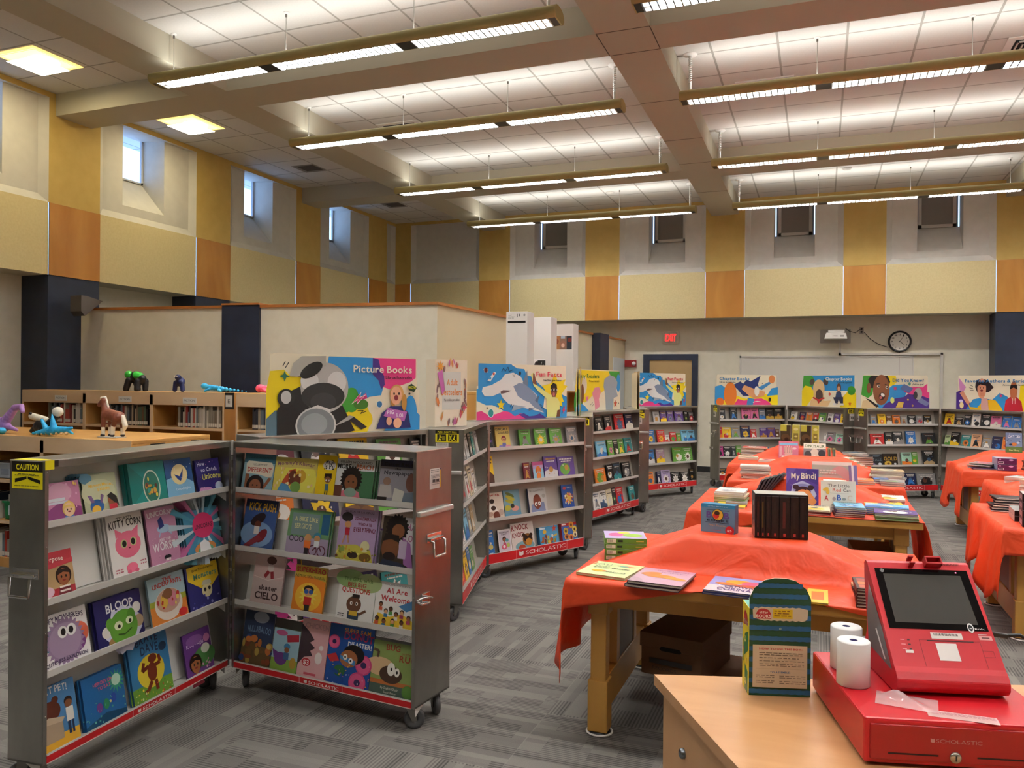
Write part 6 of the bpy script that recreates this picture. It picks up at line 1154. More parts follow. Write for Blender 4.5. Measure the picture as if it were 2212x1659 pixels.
def table_things():
    z = ZT+.0075
    # nearest table
    for i in range(4):
        t = boxset(-.985+.003*(i % 2), 3.84, z+i*.0275, .205, .0265, .20, radians(14+i), '#5a8a2c', '#6a9a34', '#c9b8d8', 'green activity box, %s of four stacked at left of nearest table' % ['lowest', 'second', 'third', 'top'][i], 'activity_box', None, None, 'green activity boxes')
        mb = MB(); art(mb, [('r', .04, .2, .26, .85, '#e4e0cc'), ('r', .3, .3, .42, .7, '#1c2414'), ('r', .74, .4, .92, .6, '#b8b04a')]+[('r', .06+.02*k, .3, .068+.02*k, .75, '#3a3a34') for k in range(6)], .205, .0265, -.0006); mb.build('front_print', t)
        mb = MB(); mb.box(.2052, .01, .004, .2056, .19, .0225, M('#d9a82c', .4)); mb.build('side_print', t)
        if i == 3:
            mb = MB(); art(mb, [('r', .0, .0, 1, 1, '#b9a8d4'), ('e', .3, .5, .2, .25, '#d0569a'), ('e', .7, .4, .25, .2, '#9ac43c'), ('e', .5, .75, .15, .15, '#e0cf3a')], .2, .195, P=lambda a, b, e: (a, b, .0272+e)); mb.build('top_print', t)
    for i, (x, y, rz) in enumerate(((-.99, 4.20, -.5), (-.90, 4.24, -.8))):
        flat(x, y, z+i*.004, .26, .20, .003, rz, '#ddd8cf', [('r', 0, 0, 1, 1, '#e6e0d8')]+bars(.08, .9, (.8, .7, .6, .3, .2), .04, '#8a7a78', 4+i)+[('e', .7, .4, .12, .1, '#c06a6a')], ['white printed leaflet behind the green boxes, lower', 'white printed leaflet behind the green boxes, upper'][i], 'leaflet', 'leaflets behind the green boxes', False, 'paper')
    flat(-1.03, 3.50, z, .235, .26, .012, radians(-8), '#b9c98a', [('r', 0, 0, 1, 1, '#d3e0a4'), ('l', [(.14, .86), (.1, .76), (.16, .7), (.24, .76), (.2, .86), (.14, .86)], .012, '#3a3a3a'), ('l', [(.3, .86), (.3, .74), (.38, .74), (.38, .86)], .012, '#3a3a3a'), ('e', .7, .8, .2, .05, '#d98a5a'), ('e', .66, .78, .1, .04, '#6ab0a0'), ('e', .34, .3, .16, .09, '#ecb83a'), ('e', .46, .3, .05, .04, '#c05a2a'), ('u', 'doodle', .5, .86, .52, .1, '#3a3a3a'), ('u', 'easy as', .5, .9, .24, .1, '#3a3a3a'), ('r', .02, .7, .06, .9, '#d98a5a')]+bars(.12, .46, (.6, .5), .03, '#6a7050', 4), 'pale green board book with doodled letters on nearest table')
    for i in range(2):
        flat(-.765-.012*(1-i), 3.375, z+i*.015, .235, .27, .013, radians(-5), '#3a1f30', [('r', 0, 0, 1, 1, '#c9a6b8'), ('r', 0, .86, 1, 1, '#c890a8'), ('e', .45, .5, .3, .13, '#d9883a'), ('e', .25, .62, .2, .12, '#c97a34', .5), ('e', .75, .42, .24, .09, '#e09a3c', -.2), ('u', 'How do Dinosaurs', .3, .9, .84, .07, '#8a4a7a'), ('u', 'Say I Love You?', .4, .9, .73, .07, '#8a4a7a'), ('p', [(0, 0), (0, .3), (.2, .2), (.3, 0)], '#b89aa8')] if i else None, ['lower of two thin pink dinosaur books on nearest table', 'upper pink book with orange dinosaur on nearest table'][i], grp='pink dinosaur books')
    for i in range(2):
        flat(-.45+.005*i, 3.385, z+i*.010, .235, .26, .009, radians(-4), '#2a3a7a', [('r', 0, 0, 1, 1, '#8a94cc'), ('r', 0, 0, 1, .4, '#dcd0d4'), ('e', .5, .7, .25, .16, '#e0a034'), ('e', .75, .62, .2, .2, '#d05a7a'), ('e', .3, .52, .2, .1, '#c97a3a'), ('e', .7, .45, .25, .1, '#b8502c'), ('t', 'CROWN', .3, .82, .28, .14, '#3a2a5a'), ('t', 'CORINA', .2, .8, .1, .16, '#4a3a7a')] if i else None, ['lower of two blue books behind the striped box', 'upper blue book titled Crown on Corina, behind the striped box'][i], grp='blue crown books')
    flat(-.04, 3.40, z, .08, .22, .008, radians(0), '#e0b83a', [('r', 0, 0, 1, 1, '#e8c04a'), ('r', .2, .2, .8, .8, '#d9722a')], 'small yellow booklet right of the striped box')
    pile(.14, 3.87, z, .19, .15, .011, 3, .05, ['green white', 'light blue', 'navy pink'], 'rear right pile on nearest table')
    pile(.16, 3.98, z, .18, .14, .010, 4, -.03, ['yellow navy', 'purple white', 'navy peach'], 'rearmost right pile on nearest table')
    pile(.135, 3.72, z, .2, .13, .010, 2, .03, ['tan brown', 'peach cream'], 'cream pile beside the terminal')
    for i in range(6):
        flat(.142+.002*(i % 2), 3.42, z+i*.0125, .20, .20, .0115, radians(1.5*(i % 3)), '#4a0f1a', [('r', 0, 0, 1, 1, '#3a1a1e')]+[('r', .06+.28*a, .1+.28*b, .3+.28*a, .34+.28*b, ['#b8503a', '#c9743a', '#a83a34'][(a+b) % 3]) for a in range(2) for b in range(3)]+[('r', .66, .1, .8, .4, '#d9cfc0'), ('r', .66, .5, .8, .86, '#c9a86a'), ('r', .84, .2, .98, .8, '#8a9a4a')] if i == 5 else None, 'dark red gridded book, %s of six stacked beside the terminal' % ['lowest', 'second', 'third', 'fourth', 'fifth', 'top'][i], 'activity_book', 'dark red gridded books')
    rz = radians(-12)
    t = boxset(-.53, 3.93, ZT+.171, .165, .135, .055, rz, '#5f86a4', '#4a6f90', '#2f86b0', 'light blue boxed set titled Bob Books on the riser', items=[('r', 0, 0, 1, 1, '#6a90ac'), ('r', 0, .88, 1, 1, '#2f86b0'), ('u', 'LEVEL 1 BEGINNING', .2, .8, .915, .03, '#dfe8ee'), ('r', .16, .79, .84, .805, '#16182a'), ('t', 'B', .16, .32, .52, .22, '#6a4f9a'), ('t', 'B', .68, .84, .52, .22, '#6a4f9a'), ('e', .5, .635, .17, .17, '#16182a'), ('e', .5, .635, .155, .155, '#e6b83a'), ('e', .45, .6, .09, .08, '#c8302c'), ('e', .48, .7, .08, .06, '#4a2c20'), ('t', 'BOOKS', .18, .82, .4, .07, '#16182a'), ('r', .14, .35, .84, .365, '#16182a'), ('u', 'First Stories', .24, .76, .23, .07, '#c9a86a'), ('r', .36, .08, .6, .1, '#b05a6a'), ('e', .86, .12, .13, .13, '#c0242e'), ('t', '$5', .78, .92, .08, .08, '#f4e6e4')])
    t = boxset(-.275, 3.855, ZT+.171, .235, .205, .13, radians(10), '#181314', '#23323c', '#b9b5ac', 'black shrink-wrapped boxed set of tall novels on the riser', side_items=[('r', 0, 0, 1, 1, '#26323a'), ('r', 0, .0, 1, .34, '#8a4a3c'), ('e', .4, .75, .16, .1, '#b9c2c4'), ('e', .55, .5, .1, .2, '#3a5a6a'), ('e', .7, .36, .12, .05, '#c9ccca'), ('e', .45, .2, .18, .1, '#a8867a'), ('l', [(.3, .95), (.5, .6), (.35, .4)], .06, '#c9cfd0')])
    wds = [.02, .024, .024, .036, .048, .04, .032]; x = .004; 
    for i, w in enumerate(wds):
        mb = MB(); mb.bbox(x, -.006, .006, x+w-.002, 0, .196, M('#1c1415', .35), .002); mb.box(x+w*.3, -.0068, .05, x+w*.55, -.0062, .17, M(['#4a241a', '#5a4a1e', '#30201e', '#241c1c', '#582422', '#2a2020', '#281e1e'][i], .4)); mb.box(x+w*.35, -.0068, .012, x+w*.6, -.0062, .026, M('#b03a34', .4)); mb.build('novel_spine', t); x += w
    # boxes under the tables
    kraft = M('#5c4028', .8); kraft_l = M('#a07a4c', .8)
    def carton(x, y, z, w, d, h, rz, km, lb, lid=True, items=None):
        t = empty('storage_box', (x, y, z), rz, lb, 'cardboard box')
        mb = MB(); mb.bbox(-w/2, -d/2, 0, w/2, d/2, h-.004, km, .003); mb.build('carton', t)
        if lid: mb = MB(); mb.bbox(-w/2-.006, -d/2-.006, h-.07, w/2+.006, d/2+.006, h, km, .003); mb.build('lid', t)
        mb = MB(); mb.prism([(-.045, h*.62), (-.055, h*.66), (-.045, h*.72), (.045, h*.72), (.055, h*.66), (.045, h*.62)], -d/2-.0075, -d/2-.0065, M('#0c0808', .9)); mb.build('hand_hole', t)
        if items: mb = MB(); art(mb, items, w, h, y=-d/2-.0075, x0=-w/2); mb.build('box_print', t)
        return t
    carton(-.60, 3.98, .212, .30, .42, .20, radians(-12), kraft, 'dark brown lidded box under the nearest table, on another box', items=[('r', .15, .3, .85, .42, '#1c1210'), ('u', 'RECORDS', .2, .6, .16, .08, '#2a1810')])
    carton(-.44, 4.05, 0, .34, .40, .21, radians(-6), M('#8a6238', .8), 'lower brown box with red and white label under the nearest table', lid=False, items=[('r', .0, .1, .06, .6, '#a82028'), ('r', .06, .1, .4, .6, '#cfc6c2'), ('t', 'Books', .1, .38, .26, .14, '#2a2020')])
    carton(.40, 6.45, 0, .34, .4, .42, radians(4), kraft_l, 'light brown lidded box under the second table', items=[('r', .2, .3, .8, .42, '#2a1c14')])
    # second table
    pile(-.69, 5.80, z, .20, .30, .012, 1, 0, ['yellow orange'], 'front left yellow book pile on second table')
    pile(-.62, 5.90, z, .15, .25, .012, 2, .1, ['brown white', 'grey brown'], 'low pile beside the yellow book')
    pile(-.72, 6.02, z, .22, .28, .014, 4, -.03, ['green white', 'pale green', 'green cream', 'cream green'], 'green and yellow pile at left of second table')
    pile(-.72, 6.02, z+.062, .21, .28, .012, 2, -.05, ['white pink', 'white silver'], 'white books topping the left pile on second table')
    upright(-.215, 5.97, z, .215, .285, .012, radians(3), '#3f2f70', [('r', 0, 0, 1, 1, '#5a459c'), ('p', [(0, .6), (.3, 1), (0, 1)], '#6f5ab0'), ('p', [(.4, .8), (1, .6), (1, 1), (.7, 1)], '#4a3a8a'), ('t', 'My', .15, .42, .74, .14, '#f2e9d6', .01), ('t', 'Bindi', .46, .92, .74, .15, '#f2e9d6', .02), ('p', [(.14, .38), (.2, .6), (.5, .7), (.8, .6), (.94, .36), (.8, .2)], '#b9c4e4'), ('e', .5, .5, .3, .17, '#8f96cc'), ('e', .3, .54, .1, .08, '#3a2430'), ('e', .76, .54, .1, .08, '#3a2430'), ('e', .52, .42, .24, .19, '#3a2430'), ('e', .52, .36, .2, .17, '#e0955a'), ('p', [(.62, .5), (.72, .46), (.95, .2), (.84, .1), (.5, .2), (.7, .26)], '#e0955a'), ('e', .5, .14, .1, .08, '#f0ece8'), ('l', [(.4, .38), (.48, .37)], .012, '#4a2420'), ('l', [(.6, .36), (.68, .37)], .012, '#4a2420'), ('p', [(.3, .0), (.36, .14), (.5, .08), (.5, 0)], '#c8403c')]+speck(6, 12, ['#d890c8', '#a890dc'], 0, 1, 0, 1, .012), 'purple book titled My Bindi standing on second table')
    upright(.015, 5.93, z, .225, .215, .014, radians(4), '#d8d2c4', [('r', 0, 0, 1, 1, '#e6e0d2'), ('u', 'The Little', .2, .82, .8, .1, '#5a5650'), ('t', 'Red', .34, .58, .66, .1, '#d8705a'), ('t', 'Cat', .64, .86, .66, .1, '#5a5650'), ('r', .26, .6, .8, .605, '#9a948a'), ('t', 'A', .1, .22, .36, .16, '#c8404a'), ('t', 'B', .46, .58, .38, .18, '#3a5fae'), ('t', 'C', .76, .9, .38, .17, '#dcc8b0'), ('e', .14, .72, .09, .05, '#d9b04a', .4), ('e', .2, .64, .05, .08, '#d9b04a'), ('e', .38, .42, .05, .06, '#b09a9a'), ('e', .66, .42, .06, .04, '#9aa09a'), ('t', 'a', .74, .82, .24, .1, '#7a8ac0')]+bars(.3, .72, (.22, .12), .02, '#a8a298', 4), 'cream book titled The Little Red Cat ABC standing on second table')
    pile(-.115, 5.735, z, .19, .23, .011, 3, radians(2), ['maroon cream', 'maroon tan', 'cream yellow'], 'front pile below the bindi book')
    pile(.105, 5.735, z, .185, .24, .0125, 5, radians(2), ['maroon', 'brown', 'purple tan', 'grey brown', 'light blue red'], 'front middle pile on second table')
    pile(.345, 5.70, z, .255, .20, .0115, 4, radians(-1), ['green white', 'green cream', 'pale green', 'purple white'], 'front right pile on second table')
    pile(.30, 5.93, z, .27, .20, .012, 4, radians(-3), ['navy blue', 'blue white', 'blue grey', 'light blue red'], 'blue pile behind the front right pile')
    pile(.30, 6.15, z, .25, .18, .012, 3, 0, ['yellow white', 'orange cream', 'yellow blue'], 'yellow pile at right of second table')
    pile(.36, 6.38, z, .22, .26, .012, 4, 0, ['pink white', 'white pink', 'maroon white', 'white yellow'], 'white pile at rear right of second table')
    pile(.25, 6.50, z, .09, .2, .012, 2, 0, ['white green', 'teal white'], 'small pile behind the red cat book')
    upright(-.05, 6.66, z+.02, .29, .26, .014, radians(2), '#d9d6cc', [('r', 0, 0, 1, 1, '#a8b4a8'), ('r', 0, .9, 1, 1, '#e2e2da'), ('e', .7, .6, .25, .25, '#c99a98'), ('e', .5, .45, .3, .2, '#b8a8a0')]+bars(.2, .6, (.72, .64), .04, '#d8d8d0', 3), 'grey green book with cloud shapes standing behind the riser')
    upright(.245, 6.55, z, .05, .27, .03, radians(35), '#8a8ac0', [('r', 0, 0, 1, 1, '#7a7ab8'), ('r', 0, 0, .4, 1, '#dcdce8')], 'thin lilac book standing edge-on behind the red cat book')
    upright(.03, 6.25, ZT+.172, .16, .012, .12, 0, '#e6e4de', [('r', 0, 0, 1, 1, '#e6e4de')], 'white card box lying on the second riser', lean=0)
    for i in range(6):
        a = -.50+i*.03
        mb = MB(); mb.bbox(0, 0, 0, .012, .22, .16, M('#232528', .4), .001); mb.box(.0, -.0006, .001, .011, 0, .158, M('#4a525c', .5)); o = mb.build('dark_paperback'); o.location = (-.46+i*.024, 6.12+.01*i, z+.03+.014*i); o.rotation_euler = (0, radians(24+3*i), radians(-6)); tag(o, 'dark grey paperback, %s in the leaning fan beside bindi book' % ORD[i], 'book', 'leaning dark paperbacks on second table')
    # third table
    pile(-.68, 7.72, z, .26, .22, .0105, 10, radians(0), ['brown cream', 'mauve tan', 'cream grey', 'tan grey', 'brown white', 'grey cream', 'white photo'], 'tall pile at left of third table', jit=.014, hard=False)
    pile(.44, 7.98, z, .27, .20, .0105, 9, radians(-4), ['black grey', 'grey black', 'navy grey', 'grey white', 'cream brown', 'tan cream'], 'tall pile at right of third table', jit=.018, hard=False)
    pile(.26, 7.68, z, .2, .20, .018, 2, radians(2), ['grey mauve', 'orange grey'], 'front right orange topped pile on third table')
    pile(.50, 7.68, z, .2, .20, .018, 2, radians(-3), ['grey brown', 'grey green'], 'front right corner pile on third table')
    pile(.46, 7.83, z, .12, .12, .02, 2, 0, ['navy', 'blue navy'], 'small blue pile on third table')
    for i in range(6):
        o = flat(.18+.022*i, 8.62-.055*i, ZT+.06-.012*i+.09, .09, .12, .012, radians(-40), '#2f6a3a' if i % 2 else '#d9d8cc', None, 'green and white paperback, %s in the slipping row on third riser' % ORD[i], 'paperback_book', 'slipping green paperbacks', False)
    # farthest middle table
    pile(-.88, 9.62, z, .22, .16, .012, 3, 0, ['cream tan', 'cream', 'cream brown'], 'front left cream pile on farthest middle table', hard=False)
    pile(-.64, 9.45, z, .2, .15, .011, 2, 0, ['mauve cream', 'cream pink'], 'second cream pile on farthest middle table', hard=False)
    pile(-.86, 9.88, z, .27, .2, .010, 12, radians(-4), ['black white', 'tan yellow', 'brown cream', 'yellow brown', 'grey white', 'black cream', 'red white'], 'tall magazine pile at far left table', jit=.02, hard=False, nm='magazine')
    pile(-.34, 9.30, z, .02, .01, .01, 0, 0, ['x'], 'x') if 0 else None
    upright(-.435, 9.66, z+.04, .215, .19, .02, radians(0), '#b8304a', [('r', 0, 0, 1, 1, '#d77a92'), ('r', .04, .76, .96, .9, '#8ac4e4'), ('e', .5, .28, .2, .2, '#e6b9b0'), ('e', .8, .58, .1, .06, '#e6c6cc'), ('r', .04, .1, .16, .7, '#e0b0bc')]+[('e', .32+.11*i, .52+.05*(1-abs(i-1.5)/1.5), .045, .18, '#e8bdb2') for i in range(4)]+[('l', [(.32+.11*i, .3), (.32+.11*i, .66)], .012, '#3a2428') for i in range(4)], 'pink book with a skeleton hand on the far middle table')
    upright(-.165, 9.62, z+.03, .235, .19, .02, radians(0), '#3a3a3e', [('r', 0, 0, 1, 1, '#8a8684'), ('r', 0, .68, 1, 1, '#eceedd'), ('t', 'DINOSAUR', .06, .94, .76, .15, '#5a7a4a'), ('e', .5, .36, .2, .26, '#dccdb8'), ('e', .2, .3, .16, .2, '#4a4848'), ('e', .82, .4, .16, .18, '#3e3e42'), ('e', .5, .14, .1, .12, '#f0e8dc')], 'white and grey book titled Dinosaur on the far middle table')
    boxset(-.395, 9.42, z, .24, .07, .16, 0, '#a8a69c', '#8a887e', '#e2e0d8', 'grey box below the skeleton hand book')
    boxset(-.150, 9.40, z, .225, .05, .16, 0, '#4a1850', '#3a123e', '#e6d0e4', 'dark purple box below the dinosaur book')
    boxset(.10, 9.30, z+.0, .27, .055, .17, radians(-3), '#b83a28', '#8a2a20', '#f2a02c', 'orange and red tray right of the purple box')
    for i in range(2):
        o = upright(.10+i*.05, 9.72, z, .03, .17, .12, radians(10), '#8a8a5a', [('r', 0, 0, 1, 1, '#8a8a58'), ('r', .2, .1, .8, .9, '#3a3a2a')], ['left', 'right'][i]+' olive paperback leaning right of the dinosaur book', lean=.25, nm='paperback_book')
    pile(.33, 9.50, z, .22, .18, .019, 5, radians(-2), ['black', 'brown', 'black', 'grey', 'black grey'], 'black pile at right of far middle table')
    pile(.23, 9.92, z, .26, .2, .012, 8, radians(6), ['black navy', 'black white', 'navy', 'black grey', 'black'], 'spread black pile at rear of far middle table', jit=.03, hard=False)
    for i, x in enumerate((-.43, -.30, -.205, -.08)):
        t = boxset(x, 9.95+.02*(i % 2), ZT+.172, (.115, .085, .115, .075)[i], .24, .06, radians(-3), ('#3c3a26', '#b8bc52', '#33311f', '#b2b84a')[i], '#b8b4a0', '#c9cf6a', 'tall %s kit box, %s of four on the far riser' % (('dark', 'lime', 'dark', 'lime')[i], ORD[i]), 'kit_box', [('r', 0, .7, .6, 1, '#b4bc4a'), ('e', .5, .4, .4, .35, '#5a4c30'), ('e', .6, .3, .2, .2, '#241c14')] if i % 2 == 0 else [('e', .5, .8, .3, .2, '#d8dc9a'), ('r', .2, .3, .8, .6, '#7a7a3a'), ('e', .5, .45, .22, .12, '#c9cc8a'), ('r', .2, .06, .8, .24, '#8a8a4a')], None, 'tall dinosaur kit boxes')
    # right row
    pile(1.50, 9.80, z, .22, .22, .009, 6, radians(-25), ['mauve white', 'silver', 'white mauve', 'grey pink'], 'magazine pile at left of farthest right table', jit=.02, hard=False, nm='magazine')
    pile(1.62, 9.86, z, .25, .2, .009, 5, radians(-8), ['grey white', 'silver', 'mauve', 'white grey'], 'second magazine pile on farthest right table', jit=.02, hard=False, nm='magazine')
    flat(1.52, 9.62, z, .24, .13, .012, 0, '#2a1440', [('r', 0, 0, 1, 1, '#2c1648')], 'dark purple book at front edge of farthest right table')
    for i in range(2): boxset(1.74, 9.60, z+i*.066, .18, .064, .2, radians(4), '#5a1a4e', '#8a9ab8', '#a8b0c0', 'purple boxed set, %s of two on the farthest right table' % ['lower', 'upper'][i], items=[('r', .04, .15, .34, .5, '#d8c8d8'), ('e', .7, .75, .12, .05, '#d9a8d0'), ('e', .14, .8, .05, .04, '#d9a8d0'), ('r', .08, .24, .3, .4, '#3a2a3a')], grp='purple boxed sets')
    upright(1.895, 10.02, ZT+.172, .155, .215, .014, 0, '#3a4a6a', [('r', 0, 0, 1, 1, '#7d90b4'), ('r', 0, 0, 1, .3, '#5f7a3a'), ('t', 'CAT KID', .14, .88, .76, .12, '#eef0f0'), ('e', .5, .42, .17, .13, '#d9823a'), ('e', .3, .4, .1, .07, '#26304c'), ('e', .75, .5, .1, .07, '#c9d4e4'), ('t', 'Dav Pilkey', .2, .8, .08, .08, '#e8e4a0')]+speck(5, 14, ['#56688c', '#a8b8d4'], .05, .95, .4, .95, .05), 'blue comic titled Cat Kid standing on the far right riser')
    pile(2.02, 9.64, z, .22, .2, .016, 6, radians(2), ['black white', 'tan black', 'black', 'brown black'], 'black and white pile at the photo edge, farthest right table')
    pile(1.56, 8.28, z, .16, .2, .011, 6, radians(-40), ['silver', 'white grey', 'silver white'], 'rear white pile on the middle right table', hard=False)
    pile(1.60, 7.92, z, .22, .26, .010, 8, radians(-38), ['silver', 'white silver', 'silver', 'cream peach'], 'front white pile on the middle right table', hard=False)
    for i in range(6):
        flat(1.13+.01*i, 6.44+.02*i, z+i*.015, .24, .20, .007, radians(-8+5*(i % 3)), '#1a1416', [('r', 0, 0, 1, 1, '#2a2228'), ('r', .1, .1, .9, .3, '#8a8486')], 'black spread folder, %s in the fan on nearest right table' % ['lowest', 'second', 'third', 'fourth', 'fifth', 'top'][i], 'folder', 'fanned black folders', False)
    for i in range(2): boxset(1.19, 6.02, z+.036*i, .12, .034, .26, radians(-4), '#1c1418', '#a8a4a0', '#9a9a98', 'silver sided box, %s of two on nearest right table' % ['lower', 'upper'][i], 'small_box', grp='silver sided boxes')
    for i in range(4): boxset(1.19, 5.80, z+.052*i, .26, .050, .19, radians(-6), '#1a1018', '#241420', '#c9c4c4', 'black box with pink label, %s of four on nearest right table' % ['lowest', 'second', 'third', 'top'][i], 'small_box', side_items=[('r', .2, .2, .85, .8, '#c9a8b4')]+bars(.3, .8, (.4, .6), .1, '#8a6a78', 3), grp='black boxes with pink labels')
table_things()
# ================================================================== CASH DESK
def desk():
    t = empty('checkout_desk', (-.44, 2.30, 0), 0, 'light maple checkout desk in the right foreground', 'desk')
    z = .76
    top = [(0, 0), (.95, .307), (1.9, .61), (2.3, -.6), (1.9, -1.6), (.86, -1.5)]
    mb = MB(); mb.prism(top, z-.03, z, desk_wood, 'z'); mb.build('desktop', t)
    d1 = Vector((.86, -1.5)).normalized(); n1 = Vector((-d1.y, d1.x))
    body = [(.03, -.012), (.95, .285), (1.88, .585), (2.26, -.6), (1.86, -1.56), (.88, -1.47)]
    mb = MB(); mb.prism(body, 0, z-.0305, desk_side, 'z'); mb.build('cabinet', t)
    # round metal lock on the side panel
    d = (Vector(body[-1])-Vector(body[0])).normalized(); n = Vector((d.y, -d.x)); n = n if n.dot(Vector((-1, -.5))) > 0 else -n
    p = Vector(body[0])+d*.16
    mb = MB(); c = Vector((p.x, p.y, .615)); ax = Vector((n.x, n.y, 0)); u = Vector((d.x, d.y, 0)); w = Vector((0, 0, 1))
    rings = [(.0005, .012), (.009, .012), (.013, .009), (.014, 0)]; vs = []; N_ = 20
    for r, h in rings:
        for k in range(N_): a = 2*pi*k/N_; vs.append(c+ax*h+u*r*cos(a)+w*r*sin(a))
    mb.raw(vs, [(i*N_+k, i*N_+(k+1) % N_, (i+1)*N_+(k+1) % N_, (i+1)*N_+k) for i in range(3) for k in range(N_)], M('#8a9096', .25, .9), True); mb.build('lock', t)
    # striped donation box
    q = Vector((-.17, 2.25)); rz = radians(16)
    t = empty('donation_box', (-.172, 2.245, z+.0005), rz, 'green and blue striped card box with arched back on the checkout desk', 'box')
    w_, h_, dp = .162, .318, .085
    arch = [(0, 0), (w_, 0), (w_, h_-.055), (w_-.012, h_-.028), (w_-.04, h_-.006), (w_-.065, h_), (.065, h_), (.04, h_-.006), (.012, h_-.028), (0, h_-.055)]
    gd, bd = '#1a4a2c', '#1f5c84'
    mb = MB(); mb.prism(arch, 0, .003, M('#d8c8a8', .7)); mb.face([(x, -.0002, zz) for x, zz in arch], M(gd, .45)); mb.build('back_card', t)
    it = []
    for i in range(11):
        y0 = .02+i*.09
        if y0 > .97: break
        xm = .0 if y0 < .80 else (.05 if y0 < .88 else .14); pts = [(xm+(1-2*xm)*k/16, y0+.035+.004*(k % 2)) for k in range(17)]+[(1-xm-(1-2*xm)*k/16, y0-.004*(k % 2)) for k in range(17)]
        it.append(('p', pts, bd))
    it += [('p', [(.05, .73), (.09, .755), (.14, .745)]+[(.2+.05*k, .757-.006*(k % 2)) for k in range(14)]+[(.95, .74), (.94, .66), (.9, .645)]+[(.85-.05*k, .638+.006*(k % 2)) for k in range(14)]+[(.06, .66)], '#cdbb9c'),
           ('p', [(.1, .655), (.105, .7), (.14, .73), (.19, .742), (.25, .742), (.31, .73), (.35, .7), (.355, .655)], '#b8242c'), ('t', 'all for', .16, .3, .70, .022, '#e9d6c4'), ('t', 'BOOKS', .11, .35, .665, .026, '#f0e4d2'), ('r', .38, .66, .7, .74, '#e0bc1c')]+bars(.4, .68, (.72, .7, .68), .008, '#8a5a1c', 4)
    it += [('e', .5, .575, .018, .018, '#9fb4ac'), ('e', .5, .575, .009, .009, '#5a6a62'), ('r', .055, .075, .94, .435, '#cdb898'), ('t', 'HOW TO USE THIS BOX:', .16, .86, .395, .016, '#b8242c')]+bars(.16, .86, (.365, .35), .006, '#6a5a48', 6)+bars(.16, .8, (.325,), .006, '#5a4a3a', 7)+bars(.16, .88, (.3, .275, .262), .006, '#6a5a48', 8)+[('r', .1, .24, .9, .241, '#8a7a64'), ('t', 'TO ASSEMBLE:', .33, .66, .205, .015, '#2a5a86')]+bars(.1, .4, (.18, .165, .135, .12), .006, '#6a5a48', 9)+bars(.48, .9, (.18, .165, .135, .12), .006, '#6a5a48', 10)
    mb = MB(); art(mb, it, w_, h_, -.0006, .0001); mb.build('printed_panel', t)
    mb = MB(); bh = .235
    mb.box(0, .003, 0, w_, .006, bh, M('#d9c03a', .5)); mb.box(0, dp, 0, w_, dp+.003, bh-.03, M('#2f7a44', .5)); mb.box(w_-.002, .003, 0, w_, dp, bh-.01, M('#d9c03a', .5)); mb.box(.001, .003, bh-.002, w_-.001, dp+.003, bh, M('#6fb8a8', .5))
    mb.prism([(-0.0, 0), (dp, 0), (dp, bh-.0), (0, bh)], -.001, .001, M('#e6cf2a', .45), 'x'); mb.build('tray', t)
    mb = MB(); P = lambda a, b, e: (-.0012-e, .003+dp-a, b)
    art(mb, [('p', [(.45, .0), (.45, .3), (.9, .25), (.9, 0)], '#2f7a44'), ('p', [(.25, .36), (.95, .5), (.95, .72), (.5, .66), (.2, .55)], '#2f7a44'), ('p', [(.2, .74), (.24, .84), (.45, .93), (.75, .9), (.92, .78)], '#b8242c'), ('t', 'BOOKS', .26, .88, .77, .05, '#f0e4d2', .0), ('t', '$', .4, .6, .56, .07, '#e6d86a'), ('t', '$', .62, .82, .34, .07, '#e6d86a'), ('t', '$', .5, .7, .08, .07, '#e6d86a'), ('e', .3, .46, .12, .05, '#b06a86'), ('t', '$', .1, .3, .3, .06, '#3f8a3a')], dp, bh, P=P); mb.build('side_print', t)
    mb = MB(); mb.face([(.004, .004, bh+.001), (w_-.004, .004, bh+.001), (w_-.004, .03, bh+.02), (.004, .03, bh+.02)], M('#7ac4b4', .5)); mb.build('top_flap', t)
    # cash drawer
    rz = radians(14.5)
    t = empty('cash_drawer', (.098, 1.925, z), rz, 'red metal cash drawer under the terminal on the checkout desk', 'cash drawer')
    w_, dd, h = .42, .44, .108; rm = redm; rd = M('#7c0c12', .35)
    mb = MB(); mb.bbox(0, 0, .008, w_, dd, h, rm, .006); mb.bbox(.02, .02, 0, w_-.02, dd-.02, .01, black, .002); mb.build('housing', t)
    mb = MB(); mb.bbox(.012, -.004, .018, w_-.012, .004, h-.012, M('#9c1118', .35), .003); dr = mb.build('drawer_front', t)
    mb = MB()
    for a, b in ((.05, .155), (.235, .34)): mb.box(a, -.0046, .032, b, -.0040, .0355, M('#2a0406', .6))
    mb.build('cheque_slot', dr)
    mb = MB(); mb.lathe([(.0005, -.010), (.009, -.010), (.0125, -.007), (.0125, -.003)], (.19, 0, .032), M('#b9b4aa', .25, .9), 20, 'y'); mb.box(.188, -.0106, .026, .1915, -.0099, .038, black); mb.build('key_lock', dr)
    mb = MB()
    for vs, fs in text2d('SCHOLASTIC', .150, .245, .062, .0085, 0): mb.raw([(a, -.0045, b) for a, b in vs], fs, M('#b07a7c', .4))
    for sg in (-1, 1): mb.face([(.143, -.0045, .062), (.143+sg*.0045, -.0045, .063), (.143+sg*.0045, -.0045, .071), (.143, -.0045, .0695)], M('#c08c8c', .4))
    mb.build('drawer_lettering', dr)
    mb = MB(); mb.box(0, 0, 0, .14, .038, .0006, M('#d8b4b0', .5)); art(mb, bars(.05, .96, (.78, .58, .4, .2), .06, '#b06a70', 3), .14, .038, P=lambda a, b, e: (a, b, .0007+e)); o = mb.build('price_sticker', t); o.location = (.145, .025, h+.0002); o.rotation_euler = (0, 0, radians(-13)); o['label'] = 'white warning sticker'
    ztop = z+h
